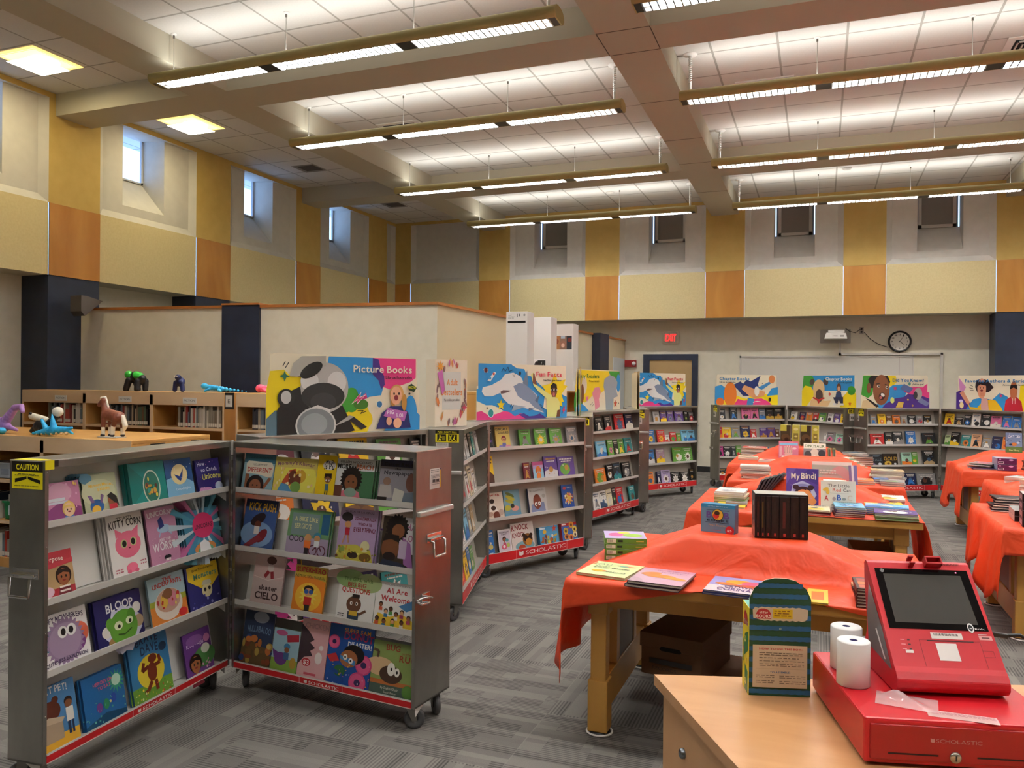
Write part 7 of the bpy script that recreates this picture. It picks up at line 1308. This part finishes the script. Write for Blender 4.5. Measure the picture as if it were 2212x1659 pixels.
    # receipt paper rolls
    for i, (x, y) in enumerate(((.083, 2.128), (.070, 2.245))):
        t = empty('receipt_roll', (x, y, ztop), 0, ['white receipt paper roll standing in front on the cash drawer', 'white receipt paper roll standing behind the other one'][i], 'paper roll', 'receipt paper rolls')
        mb = MB(); mb.lathe([(.0095, .002), (.036, .0), (.0385, .002), (.0385, .106), (.0365, .1085), (.0105, .1085), (.0095, .1075), (.0095, .05)], (0, 0, 0), M('#e8e6e4', .6), 40); mb.build('paper', t)
        mb = MB(); mb.lathe([(.0094, .108), (.0078, .1075), (.0078, .02), (.0005, .02)], (0, 0, 0), M('#241c5a', .6), 20); mb.build('core', t)
    # plastic bag
    mb = MB(); n = 14; vs = []
    R = random.Random(2)
    for j in range(n+1):
        for i in range(n+1):
            u_, v_ = i/n, j/n; vs.append((u_*.13, v_*.085, .001+.006*sin(pi*u_)*sin(pi*v_)*(1+.8*sin(9*u_+7*v_))+(.012*math.exp(-((u_-.3)**2+(v_-.65)**2)*30))))
    bagm, nt, b = new_mat('clear_plastic_bag'); b.inputs['Base Color'].default_value = lin('#f0d8da'); b.inputs['Roughness'].default_value = .12; b.inputs['Alpha'].default_value = .45
    mb.raw(vs, [(j*(n+1)+i, j*(n+1)+i+1, (j+1)*(n+1)+i+1, (j+1)*(n+1)+i) for j in range(n) for i in range(n)], bagm, True)
    o = mb.build('plastic_bag'); o.location = (.125, 2.015, ztop+.001); o.rotation_euler = (0, 0, radians(-6)); tag(o, 'small clear plastic bag lying on the red cash drawer', 'bag')
    # payment terminal
    rz = radians(15)
    t = empty('payment_terminal', (.178, 2.083, ztop), rz, 'red touch screen payment terminal on the cash drawer', 'cash register')
    W_ = .252
    prof = [(.03, .004), (.012, .008), (.0, .022), (.0, .038), (.012, .055), (.024, .064), (.088, .132), (.222, .268), (.236, .272), (.246, .262), (.240, .21), (.215, .10), (.25, .02), (.25, .004)]
    mb = MB(); mb.prism([(a, b) for a, b in prof], 0, W_, M('#c01c28', .38), 'x'); o = mb.build('shell', t)
    bv = o.modifiers.new('bevel', 'BEVEL'); bv.width = .004; bv.segments = 2
    mb = MB(); mb.box(.02, .06, .0, W_-.02, .24, .006, black); mb.build('foot', t)
    # plane of the sloping face
    p0 = Vector((0, .088, .132)); p1 = Vector((0, .222, .268)); sl = (p1-p0); SL = sl.length; sl = sl.normalized(); nn = Vector((0, -sl.z, sl.y))
    q0 = Vector((0, .024, .064)); ql = (p0-q0); QL = ql.length; ql = ql.normalized(); qn = Vector((0, -ql.z, ql.y))
    F = lambda a, b, e: p0+Vector((1, 0, 0))*a+sl*b+nn*e
    G = lambda a, b, e: q0+Vector((1, 0, 0))*a+ql*b+qn*e
    mb = MB(); mb.raw([F(.012, .004, .0012), F(W_-.008, .004, .0012), F(W_-.010, SL-.018, .0012), F(.014, SL-.018, .0012)], [(0, 1, 2, 3)], M('#0c0c0e', .08)); sc_ = mb.build('screen_glass', t)
    mb = MB(); mb.raw([F(.030, .020, .0017), F(W_-.028, .020, .0017), F(W_-.030, SL-.034, .0017), F(.032, SL-.034, .0017)], [(0, 1, 2, 3)], M('#4a4946', .09, spec=.9)); mb.build('display', sc_)
    mb = MB(); art(mb, [('e', .2, .5, .18, .3, '#d9d9d9'), ('e', .2, .5, .12, .2, '#0c0c0e'), ('t', 'a', .13, .27, .34, .3, '#d9d9d9'), ('u', 'link', .42, .98, .2, .3, '#d9d9d9')], .042, .014, P=lambda a, b, e: F(.195+a, .004+b, .0019+e)); art(mb, [('e', .5, .5, .5, .5, '#9a9a9a'), ('e', .5, .5, .34, .34, '#0c0c0e'), ('e', .5, .5, .2, .2, '#9a9a9a')], .010, .010, P=lambda a, b, e: F(.026+a, SL-.030+b, .0019+e)); mb.raw([F(.212, SL-.027, .002), F(.215, SL-.027, .002), F(.215, SL-.024, .002), F(.212, SL-.024, .002)], [(0, 1, 2, 3)], M('#ff5a7a', .4, emit=3)); mb.build('screen_marks', sc_)
    for x0, x1, nm in ((.100, .112, 'scanner_hook'), (.140, .180, 'card_cradle')):
        mb = MB(); 
        def bb(a0, b0, e0, a1, b1, e1):
            v = [F(a, b, e) for a in (a0, a1) for b in (b0, b1) for e in (e0, e1)]; mb.raw(v, [(0, 1, 3, 2), (4, 6, 7, 5), (0, 4, 5, 1), (2, 3, 7, 6), (0, 2, 6, 4), (1, 5, 7, 3)], M('#a8141e', .4))
        bb(x0, SL-.012, 0, x1, SL-.008, .022); bb(x0, SL+.006, 0, x1, SL+.010, .022)
        if nm == 'card_cradle': bb(x0, SL-.012, .0, x0+.003, SL+.010, .022); bb(x1-.003, SL-.012, 0, x1, SL+.010, .022)
        mb.build(nm, t)
    mb = MB(); art(mb, bars(.1, .9, (.6, .3), .18, '#6a0f16', 2), .07, .012, P=lambda a, b, e: F(.185-.02+a, SL-.009+b, .0004+e)); mb.build('speaker_slots', t)
    mb = MB(); W4 = lambda a0, b0, a1, b1, e, m_: mb.raw([G(a0, b0, e), G(a1, b0, e), G(a1, b1, e), G(a0, b1, e)], [(0, 1, 2, 3)], m_)
    wm = M('#dcd2cc', .5)
    W4(.105, QL-.020, .178, QL-.004, .0006, wm)
    for k in range(22): W4(.112+k*.0026, QL-.012, .1132+k*.0026+(k % 3)*.0004, QL-.006, .0008, M('#3a3634', .5))
    mb.build('barcode_sticker', t)
    mb = MB(); W4(.092, QL-.0265, .200, QL-.0235, .0006, M('#3a0408', .6)); 
    for a0, b0, a1, b1 in ((.074, .002, .075, QL-.024), (.214, .002, .215, QL-.024), (.074, QL-.0245, .092, QL-.0237), (.2, QL-.0245, .215, QL-.0237), (.215, .03, .238, .031), (.215, .046, .238, .047), (.238, .03, .239, .047)): W4(a0, b0, a1, b1, .0005, M('#6a0c14', .6))
    mb.build('printer_lid', t)
    mb = MB(); W4(.110, .018, .158, .062, .0008, M('#e2dad6', .5)); mb.build('paper_label', t)['label'] = 'blank white label'
    mb = MB()
    for i in range(3): W4(.030, QL-.026-.012*i, .040, QL-.0245-.012*i, .0006, M('#e8a8a8', .5)); W4(.046, QL-.027-.012*i, .052, QL-.0235-.012*i, .0006, M('#3a0a10', .5))
    W4(.036, .034, .054, .042, .0007, wm); mb.build('indicator_lights', t)
    mb = MB(); W4(.216, QL-.019, .246, QL-.008, .0006, M('#e09a98', .5)); W4(.222, QL-.015, .24, QL-.012, .0008, M('#5a1a20', .5)); W4(.216, QL-.006, .236, QL-.004, .0006, wm); mb.build('small_sticker', t)
    # grey side window with white slot
    P = lambda a, b, e: (-.001-e, a, b)
    mb = MB(); mb.face([P(.035, .05, 0), P(.20, .06, 0), P(.215, .14, 0), P(.205, .22, 0), P(.10, .125, 0)], M('#8a8688', .2, .3)); mb.face([P(.075, .062, .0006), P(.085, .06, .0006), P(.150, .115, .0006), P(.14, .118, .0006)], M('#e6e2e0', .4)); mb.build('side_window', t)
    # black cable
    mb = MB(); mb.bbox(-.012, -.006, -.006, .03, .006, .006, M('#222224', .4), .003); o = mb.build('cable_plug'); 
    o.parent = None
    c0 = Vector((.178, 2.083, ztop))+Vector((cos(rz), sin(rz), 0))*(W_+.0)+Vector((-sin(rz), cos(rz), 0))*.11+Vector((0, 0, .125))
    cable = empty('power_cable', c0, 0, 'black cable plugged into the right side of the terminal', 'cable')
    o.parent = cable; o.location = (.014, 0, 0); o.rotation_euler = (0, radians(8), rz)
    pts = [(.04, .01, -.003), (.07, .015, .0), (.10, .02, -.02), (.12, .01, -.07), (.125, 0, -.14), (.12, -.02, -.2), (.10, -.02, -.225)]
    mb = MB(); mb.tube(pts, .0045, black, 8); mb.build('cord', cable)
    mb = MB(); mb.tube([(.06, .05, -.226), (.10, -.04, -.226), (.18, -.10, -.226), (.3, -.13, -.226)], .003, black, 6); mb.build('lead', cable)
desk()

# ================================================================== LIBRARY SHELVING ON THE LEFT
def low_case(x0, y0, x1, y1, z1, bays, shelves, lb, oneside=True):
    """maple bookcase, open front at y0"""
    t = empty('library_bookcase', ((x0+x1)/2, y0, 0), 0, lb, 'bookcase', 'low maple library bookcases'); w = (x1-x0)/2; d = y1-y0
    mb = MB(); mb.bbox(-w, 0, z1-.03, w, d, z1, maple, .004); mb.box(-w, -.002, z1-.03, w, .0, z1-.002, maple_edge); mb.build('top', t)
    mb = MB(); mb.box(-w, d-.02, .06, w, d, z1-.03, maple); mb.box(-w, .03, 0, w, d, .08, maple); mb.build('back_panel', t)
    for i in range(bays+1):
        x = -w+2*w*i/bays; a = max(-w, x-.02); b = min(w, x+.02)
        mb = MB(); mb.box(a, 0, 0, b, d-.02, z1-.03, maple); mb.box(a, -.003, 0, b, 0, z1-.03, maple_edge); mb.build('upright', t)
    mb = MB(); mb.box(-w+.02, -.003, z1-.13, w-.02, .015, z1-.03, maple_edge); mb.build('fascia', t)
    for z in shelves:
        mb = MB(); mb.box(-w+.02, .004, z-.025, w-.02, d-.02, z, maple); mb.box(-w+.02, 0, z-.025, w-.02, .004, z, maple_edge); mb.build('shelf', t)
    return t
LIBC = ['#b8b2a8', '#8a2a2c', '#3a3a44', '#5a6a7a', '#c9c2b4', '#6a4a34', '#2a2f3c', '#a89a84', '#7a6a5a', '#d0ccc4', '#4a5a4a', '#8a8478', '#b03a2c', '#1e1c20', '#6a7a86']
_lib = {}
def lib_book(x, y, z, h, w, lean, col, lb, grp, tagged):
    key = (col, round(h, 2), round(w, 3))
    if key not in _lib:
        mb = MB(); mb.box(0, 0, 0, w, .15, h, M(col, .4)); mb.box(.001, .002, h, w-.001, .149, h+.0005, paper)
        if tagged: mb.box(0.001, -.0006, .012, w-.001, 0, .045, M('#d6d2c8', .5))
        _lib[key] = mb; me = mb.build('library_book'); _lib[key] = me; o = me
    else: o = _lib[key].copy(); COL.objects.link(o)
    o.location = (x, y, z); o.rotation_euler = (0, lean, 0); tag(o, lb, 'book', grp); return o
CW = {'#b8b2a8': 'pale grey', '#8a2a2c': 'dark red', '#3a3a44': 'charcoal', '#5a6a7a': 'slate blue', '#c9c2b4': 'cream', '#6a4a34': 'brown', '#2a2f3c': 'navy', '#a89a84': 'tan', '#7a6a5a': 'taupe', '#d0ccc4': 'white', '#4a5a4a': 'dark green', '#8a8478': 'grey', '#b03a2c': 'red', '#1e1c20': 'black', '#6a7a86': 'grey blue'}
def fill_shelf(x0, x1, y, z, hmax, where, seed, sig=None):
    R = random.Random(seed); x = x0; n = 0
    while x < x1-.03:
        w = R.choice([.014, .018, .022, .026, .030]); h = R.choice([.17, .19, .20, .21, .22, .15]); h = min(h, hmax); col = R.choice(LIBC)
        n += 1; lean = 0
        lib_book(x, y, z, h, w, lean, col, '%s library book, number %d from left on %s' % (CW[col], n, where), 'library books on '+where, True); x += w+.0015
        if R.random() < .05: x += .02
def sticker_sign(name, x, y, z, w, h, txt, lb, rz=0):
    t = empty(name, (x, y, z), rz, lb, 'label')
    mb = MB(); mb.box(-w/2, -.004, -h/2, w/2, 0, h/2, M('#d9d9d6', .4)); mb.build('card', t)
    mb = MB()
    for vs, fs in text2d(txt, -w*.4, w*.4, -h*.15, h*.34, 0): mb.raw([(a, -.0045, b) for a, b in vs], fs, M('#3a4a5a', .5))
    mb.build('lettering', t)
def library():
    zt = 1.478; y0 = 6.17; x0, x1 = -8.10, -5.40; b = .92
    low_case(x0, y0, -5.36, 6.5, zt, 3, [.42, .78, 1.13], 'long maple bookcase with three fiction bays before the white partition')
    for i, (a, e) in enumerate(((-8.03+.28, -7.22), (-7.14+.22, -6.34), (-6.22+.26, -5.42))):
        fill_shelf(a, e, y0+.03, 1.131, .21, 'top shelf of fiction bay %s' % ['one', 'two', 'three'][i], 3+i)
        fill_shelf(a, e-.2, y0+.03, .781, .21, 'second shelf of fiction bay %s' % ['one', 'two', 'three'][i], 30+i)
        sticker_sign('shelf_label', (-7.52, -6.62, -5.78)[i], y0-.004, zt-.082, .17, .058, 'FICTION', 'small white fiction label on the %s bay of the back bookcase' % ['left', 'middle', 'right'][i])
    low_case(-5.22, y0, -4.30, 6.5, zt, 1, [.42, .78, 1.13], 'single maple bookcase bay partly behind the Picture Books sign')
    fill_shelf(-5.05, -4.75, y0+.03, 1.131, .2, 'top shelf of the single bay', 8)
    t = empty('sign_holder', (-5.29, 6.165, 1.40), 0, 'black framed end label between two bookcases', 'sign')
    mb = MB(); mb.box(-.05, -.01, -.08, .05, 0, .08, black); mb.build('frame', t)
    mb = MB(); mb.box(-.04, -.012, -.055, .04, -.01, .055, M('#d4d0c8', .4)); 
    for vs, fs in text2d('E', -.012, .012, -.02, .04, 0): mb.raw([(a, -.0125, b_) for a, b_ in vs], fs, black)
    mb.build('card', t)
    # nearer row
    z2 = 1.12; ya = 4.72
    low_case(-7.9, ya, -5.0, 5.58, z2, 3, [.40, .745], 'maple bookcase row with painted clay animals on top')
    for (x, y, r) in ((-5.0, 4.98, pi/2), (-5.0, 5.42, pi/2)):
        t = empty('sign_holder', (x+.004, y, z2-.08), r, 'black framed blank label on end panel, %s' % ('nearer' if y < 5.2 else 'farther'), 'sign', 'label frames on the bookcase end')
        mb = MB(); mb.box(-.075, -.008, -.06, .075, 0, .045, black); mb.build('frame', t); mb = MB(); mb.box(-.06, -.0095, -.05, .06, -.008, .035, M('#c9c5bd', .4)); mb.build('card', t)
    # bins and books seen left of the nearest case
    t = empty('plastic_tub', (-6.55, ya+.06, .746), 0, 'clear plastic tub of papers on the upper shelf at the left photo edge', 'tub')
    cp = M('#a8b4c4', .2); mb = MB()
    for a in ((-.15, 0, .15, .004), (-.15, .30, .15, .304), (-.154, 0, -.15, .304), (.15, 0, .154, .304)): mb.box(a[0], a[1], 0, a[2], a[3], .13, cp)
    mb.box(-.15, 0, 0, .15, .3, .004, cp); mb.box(-.165, -.012, .125, .165, 0, .135, M('#b8c4d0', .2)); mb.build('tub', t)
    mb = MB(); mb.bbox(-.12, .02, .01, .12, .28, .12, M('#c9c9cc', .6), .003); mb.box(.02, -.001, .03, .12, 0, .08, M('#7f8a9a', .5)); mb.build('papers', t)
    t = empty('green_basket', (-6.35, ya+.05, .401), 0, 'green plastic basket of books on the lower shelf at left edge', 'basket')
    gm = M('#0f7a44', .4); mb = MB(); mb.prism([(-.10, 0), (.10, 0), (.125, .15), (-.125, .15)], 0, .006, gm); mb.prism([(-.10, 0), (.10, 0), (.125, .15), (-.125, .15)], .24, .246, gm); mb.box(-.11, 0, 0, .11, .246, .005, gm); mb.raw([(.10, 0, 0), (.125, 0, .15), (.125, .246, .15), (.10, .246, 0)], [(0, 1, 2, 3)], gm); mb.raw([(-.10, 0, 0), (-.125, 0, .15), (-.125, .246, .15), (-.10, .246, 0)], [(0, 1, 2, 3)], gm); mb.box(-.13, -.012, .14, .13, .0, .155, gm); mb.box(-.05, -.014, .04, .06, -.001, .12, M('#c2cad4', .4)); mb.build('basket', t)
    for i in range(5):
        mb = MB(); mb.box(0, 0, 0, .03, .18, .2, M(['#d6cfc8', '#a82a34', '#c9c2ba', '#b8442c', '#d9d4cc'][i], .4)); o = mb.build('picture_book'); o.location = (-6.45+i*.036, ya+.075, .41); tag(o, 'book, %s in the green basket' % ORD[i], 'book', 'books in the green basket')
    fill_shelf(-7.1, -6.5, ya+.05, .401, .22, 'lower shelf left of the green basket', 55)
    fill_shelf(-7.1, -6.1, ya+.05, .081, .22, 'bottom shelf at the left photo edge', 56)
    # tan low cases along the partition side
    t = empty('library_bookcase', (-3.27, 7.62, 0), pi/2, 'tan bookcase along the partition side behind the header signs', 'bookcase')
    L_ = 4.0; z3 = 1.50
    mb = MB(); mb.bbox(0, 0, z3-.03, L_, .32, z3, maple, .004); mb.build('top', t)
    mb = MB(); mb.box(0, .30, 0, L_, .32, z3-.03, maple); mb.build('back_panel', t)
    for i in range(5): mb = MB(); mb.box(max(0, i*1.0-.015), 0, 0, i*1.0+.015 if i < 4 else 4.0, .3, z3-.03, maple); mb.build('upright', t)
    for z in (.08, .42, .78, 1.13): mb = MB(); mb.box(0, .004, z-.025, L_, .3, z, maple); mb.build('shelf', t)
    # tall white boxes standing on it
    for i, (x, y, zt_, w) in enumerate(((-3.245, 8.2, 2.385, .25), (-3.19, 8.80, 2.37, .27), (-3.21, 9.74, 2.36, .28))):
        t = empty('tall_white_box', (x, y, z3), 0, ['tall white printed box nearest behind the shark sign', 'tall white box with black and white photo behind the shark sign', 'tall white box with colour picture behind the shark sign'][i], 'box', 'tall white boxes behind the shark sign')
        h = zt_-z3; mb = MB(); mb.bbox(0, 0, 0, w, .22, h, M('#dfdcda', .5), .003); mb.build('carton', t)
        it = [[('r', .08, .86, .92, .885, '#141416'), ('u', 'tall', .1, .25, .95, .015, '#555555'), ('r', .5, .93, .54, .97, '#555'.ljust(7, '5')), ('r', .6, .94, .66, .97, '#777777'), ('e', .86, .955, .05, .05, '#999999')]+bars(.1, .4, (.93, .915), .01, '#aaaaaa', 2),
              [('r', 0, .22, .76, .44, '#e9e8ea'), ('r', .4, .22, .76, .42, '#20201f'), ('e', .36, .38, .08, .09, '#2a2224'), ('p', [(.2, .22), (.26, .38), (.48, .38), (.52, .22)], '#241a1c'), ('e', .1, .24, .12, .06, '#1c1c1c'), ('l', [(.5, .3), (.6, .4)], .02, '#b9bcbc'), ('l', [(.55, .27), (.68, .36)], .02, '#a9acac')],
              [('r', .05, .62, .92, .82, '#8a6a5a'), ('r', .05, .62, .34, .82, '#a8744a'), ('r', .68, .62, .92, .82, '#2a3440'), ('e', .5, .7, .14, .16, '#9a6a5a'), ('e', .5, .68, .08, .1, '#dcb8a8'), ('e', .82, .76, .1, .1, '#7a2c28'), ('e', .2, .74, .1, .12, '#8a4a34'), ('r', .4, .78, .6, .82, '#a8b8cc')]][i]
        mb = MB(); art(mb, it, w, h, -.0006); mb.build('front_print', t)
library()

# ------------------------------------------------------------------ painted clay animals
def blob(name, parts, mat, parent=None, vox=.006, loc=None, rz=0):
    """parts: ('e', c, (rx,ry,rz)) ellipsoids or ('c', p, q, r0, r1) tapered limbs, fused into one surface"""
    b = bmesh.new()
    for pt in parts:
        if pt[0] == 'e':
            m_ = Matrix.Translation(pt[1]) @ Matrix.Diagonal((pt[2][0], pt[2][1], pt[2][2], 1)); bmesh.ops.create_uvsphere(b, u_segments=14, v_segments=10, radius=1, matrix=m_)
        else:
            p, q = Vector(pt[1]), Vector(pt[2]); n = 6
            for i in range(n+1):
                c = p.lerp(q, i/n); r = pt[3]+(pt[4]-pt[3])*i/n; bmesh.ops.create_uvsphere(b, u_segments=10, v_segments=7, radius=r, matrix=Matrix.Translation(c))
    me = bpy.data.meshes.new(name); b.to_mesh(me); b.free(); me.materials.append(mat)
    o = bpy.data.objects.new(name, me); COL.objects.link(o); md = o.modifiers.new('fuse', 'REMESH'); md.mode = 'VOXEL'; md.voxel_size = vox; md.use_smooth_shade = True
    if parent: o.parent = parent
    if loc: o.location = loc
    return o
def clay(c1, c2=None, sc_=14): return noise_mix('clay_paint_'+c1.strip('#'), c1, c2 or c1, sc_, .45, bump=.4)
def animals():
    za, zb = 1.121, 1.4795
    gr = clay('#35c23c', '#4ad650'); blk = clay('#141417', '#1e1e22'); blu = clay('#1fa0dc', '#38b8ea'); pur = clay('#a678b8', '#b98aca'); wh = clay('#e0d8c4', '#ece4d2'); brn = clay('#6e3a28', '#8a4c34'); pk = clay('#e84a6e', '#f05c80'); nv = clay('#141c4c', '#1c265c')
    # giraffe
    t = empty('clay_giraffe', (-7.02, 4.95, za), -.3, 'green clay giraffe with black spots at far left', 'animal figurine')
    blob('body', [('e', (0, 0, .14), (.07, .055, .07)), ('c', (0, 0, .18), (.01, 0, .33), .034, .024), ('e', (.02, -.01, .355), (.032, .045, .03)), ('c', (-.04, -.03, .12), (-.045, -.03, .015), .026, .024), ('c', (.04, -.03, .12), (.045, -.03, .015), .026, .024), ('c', (-.04, .03, .12), (-.045, .03, .015), .026, .024), ('c', (.04, .03, .12), (.045, .03, .015), .026, .024)], noise_mix('giraffe_spots', '#10140f', '#3fae44', 14, .4, lo=.42, hi=.47), t)
    blob('horns', [('c', (.01, 0, .37), (.0, 0, .40), .007, .007), ('c', (.035, 0, .37), (.035, 0, .40), .007, .007)], blk, t, .003)
    # purple long necked creature
    t = empty('clay_dinosaur', (-6.68, 4.92, za), 0, 'purple clay long-necked creature bending over, left of the panda', 'animal figurine')
    blob('body', [('e', (-.03, 0, .07), (.085, .06, .07)), ('c', (.0, 0, .09), (.13, 0, .22), .045, .032), ('c', (.13, 0, .22), (.22, -.01, .235), .032, .026), ('c', (.22, -.01, .235), (.25, -.02, .195), .024, .02), ('c', (.03, 0, .06), (.18, -.02, .03), .03, .014)], pur, t); blob('nose_ball', [('e', (-.055, -.05, .155), (.017, .017, .017))], wh, t, .004)
    # blue starfish-like dolphin
    t = empty('clay_dolphin', (-6.64, 4.80, za), 0, 'bright blue clay dolphin lying in front of the purple creature', 'animal figurine')
    blob('body', [('c', (-.12, 0, .028), (.10, 0, .028), .028, .03), ('c', (-.02, 0, .03), (-.05, .0, .12), .028, .012), ('c', (-.03, -.01, .03), (-.12, -.01, .07), .02, .01), ('e', (.10, -.01, .03), (.04, .03, .025))], blu, t)
    # orca / skunk
    t = empty('clay_panda', (-6.18, 4.90, za), 0, 'black and white clay animal lying between the blue ones', 'animal figurine')
    blob('body', [('e', (0, 0, .07), (.10, .06, .065)), ('c', (-.05, 0, .07), (-.12, -.01, .03), .04, .022), ('c', (.06, 0, .08), (.14, .0, .15), .04, .03), ('c', (.02, -.03, .05), (.03, -.05, .015), .03, .02)], blk, t)
    blob('white_back', [('c', (-.12, -.01, .155), (.05, -.02, .13), .03, .028), ('e', (.17, 0, .20), (.052, .04, .042))], wh, t); blob('nose', [('e', (-.115, -.03, .18), (.014, .012, .012))], blk, t, .004)
    # shark
    t = empty('clay_shark', (-5.92, 4.80, za), 0, 'bright blue clay shark with a tall fin', 'animal figurine')
    blob('body', [('c', (-.22, -.02, .02), (-.05, 0, .045), .014, .034), ('c', (-.05, 0, .045), (.12, 0, .06), .04, .024), ('c', (.12, 0, .06), (.19, 0, .075), .02, .012), ('c', (-.01, 0, .06), (-.035, 0, .18), .034, .008), ('c', (-.09, 0, .045), (-.15, 0, .13), .026, .014), ('c', (.13, .0, .06), (.2, 0, .03), .018, .01)], blu, t)
    blob('belly', [('c', (-.18, -.02, .014), (.15, -.015, .03), .012, .016)], clay('#d8b88a'), t)
    # horse
    t = empty('clay_horse', (-5.42, 4.93, za+.0), 0, 'brown clay horse with white mane and socks on a white base', 'animal figurine')
    mb = MB(); mb.bbox(-.12, -.05, 0, .09, .05, .008, M('#c8c4be', .6), .002); mb.build('base', t)
    blob('body', [('c', (-.065, 0, .19), (.06, 0, .165), .048, .052), ('c', (-.07, 0, .20), (-.10, 0, .29), .04, .026), ('c', (-.10, 0, .30), (-.155, 0, .265), .03, .018), ('c', (-.08, -.022, .17), (-.085, -.022, .085), .024, .017), ('c', (-.06, .022, .17), (-.055, .022, .085), .022, .017), ('c', (.06, -.025, .16), (.03, -.025, .10), .03, .020), ('c', (.065, .025, .16), (.075, .025, .08), .03, .018)], brn, t)
    blob('socks', [('c', (-.085, -.022, .08), (-.085, -.022, .03), .017, .017), ('c', (-.055, .022, .08), (-.055, .022, .03), .017, .017), ('c', (.028, -.025, .10), (.02, -.025, .03), .02, .018), ('c', (.075, .025, .08), (.078, .025, .03), .018, .017)], wh, t)
    blob('hooves', [('e', (-.088, -.024, .018), (.02, .018, .012)), ('e', (-.056, .022, .018), (.02, .018, .012)), ('e', (.018, -.026, .018), (.022, .018, .012)), ('e', (.078, .024, .018), (.02, .018, .012))], blk, t, .004)
    blob('mane', [('c', (-.13, 0, .322), (-.09, 0, .325), .012, .014), ('c', (-.09, 0, .325), (-.058, 0, .25), .013, .010)], wh, t, .004)
    blob('tail', [('c', (.105, 0, .17), (.13, 0, .10), .02, .022), ('c', (.13, 0, .10), (.115, 0, .055), .022, .010)], wh, t, .004)
    # on the back row
    t = empty('clay_bear', (-6.62, 6.30, zb), 0, 'green and black clay bear on the back bookcase', 'animal figurine')
    blob('legs', [('c', (-.06, -.03, .11), (-.09, -.04, .02), .036, .032), ('c', (-.03, .03, .10), (.0, .03, .02), .034, .03), ('c', (.06, -.03, .10), (.06, -.04, .02), .036, .032), ('c', (.10, .03, .10), (.10, .03, .02), .034, .03), ('c', (-.02, 0, .14), (-.015, 0, .17), .042, .035), ('c', (.07, 0, .11), (.09, 0, .13), .045, .04), ('e', (.05, 0, .185), (.015, .015, .015))], blk, t)
    blob('head', [('e', (-.085, -.01, .17), (.042, .042, .042)), ('c', (.01, 0, .165), (.06, 0, .155), .042, .038)], gr, t)
    t = empty('clay_gorilla', (-6.03, 6.30, zb), 0, 'small dark blue clay ape on the back bookcase', 'animal figurine')
    blob('body', [('e', (0, 0, .10), (.05, .045, .05)), ('c', (-.04, -.02, .09), (-.05, -.02, .02), .024, .024), ('c', (.04, -.02, .09), (.05, -.02, .02), .024, .024), ('e', (0, -.03, .145), (.033, .03, .03))], nv, t)
    blob('eyes', [('e', (-.013, -.06, .155), (.007, .005, .007)), ('e', (.013, -.06, .155), (.007, .005, .007))], wh, t, .003)
    t = empty('clay_lizard', (-5.55, 6.30, zb), 0, 'long light blue clay lizard on the back bookcase', 'animal figurine')
    blob('body', [('e', (-.17, 0, .06), (.04, .03, .03)), ('c', (-.14, 0, .05), (.05, 0, .035), .03, .026), ('c', (.05, 0, .035), (.34, .0, .012), .024, .008), ('c', (-.08, -.03, .03), (-.12, -.05, .014), .014, .012), ('c', (.03, -.03, .02), (.08, -.05, .012), .014, .01)], blu, t)
    t = empty('clay_turtle', (-4.98, 6.30, zb), 0, 'pink clay creature on the back bookcase beside the sign', 'animal figurine')
    blob('body', [('e', (-.06, 0, .045), (.05, .04, .04)), ('c', (-.03, 0, .04), (.16, 0, .045), .035, .022), ('c', (.0, -.03, .03), (.05, -.05, .015), .02, .015), ('c', (.1, 0, .03), (.16, -.03, .02), .02, .012)], pk, t)
animals()
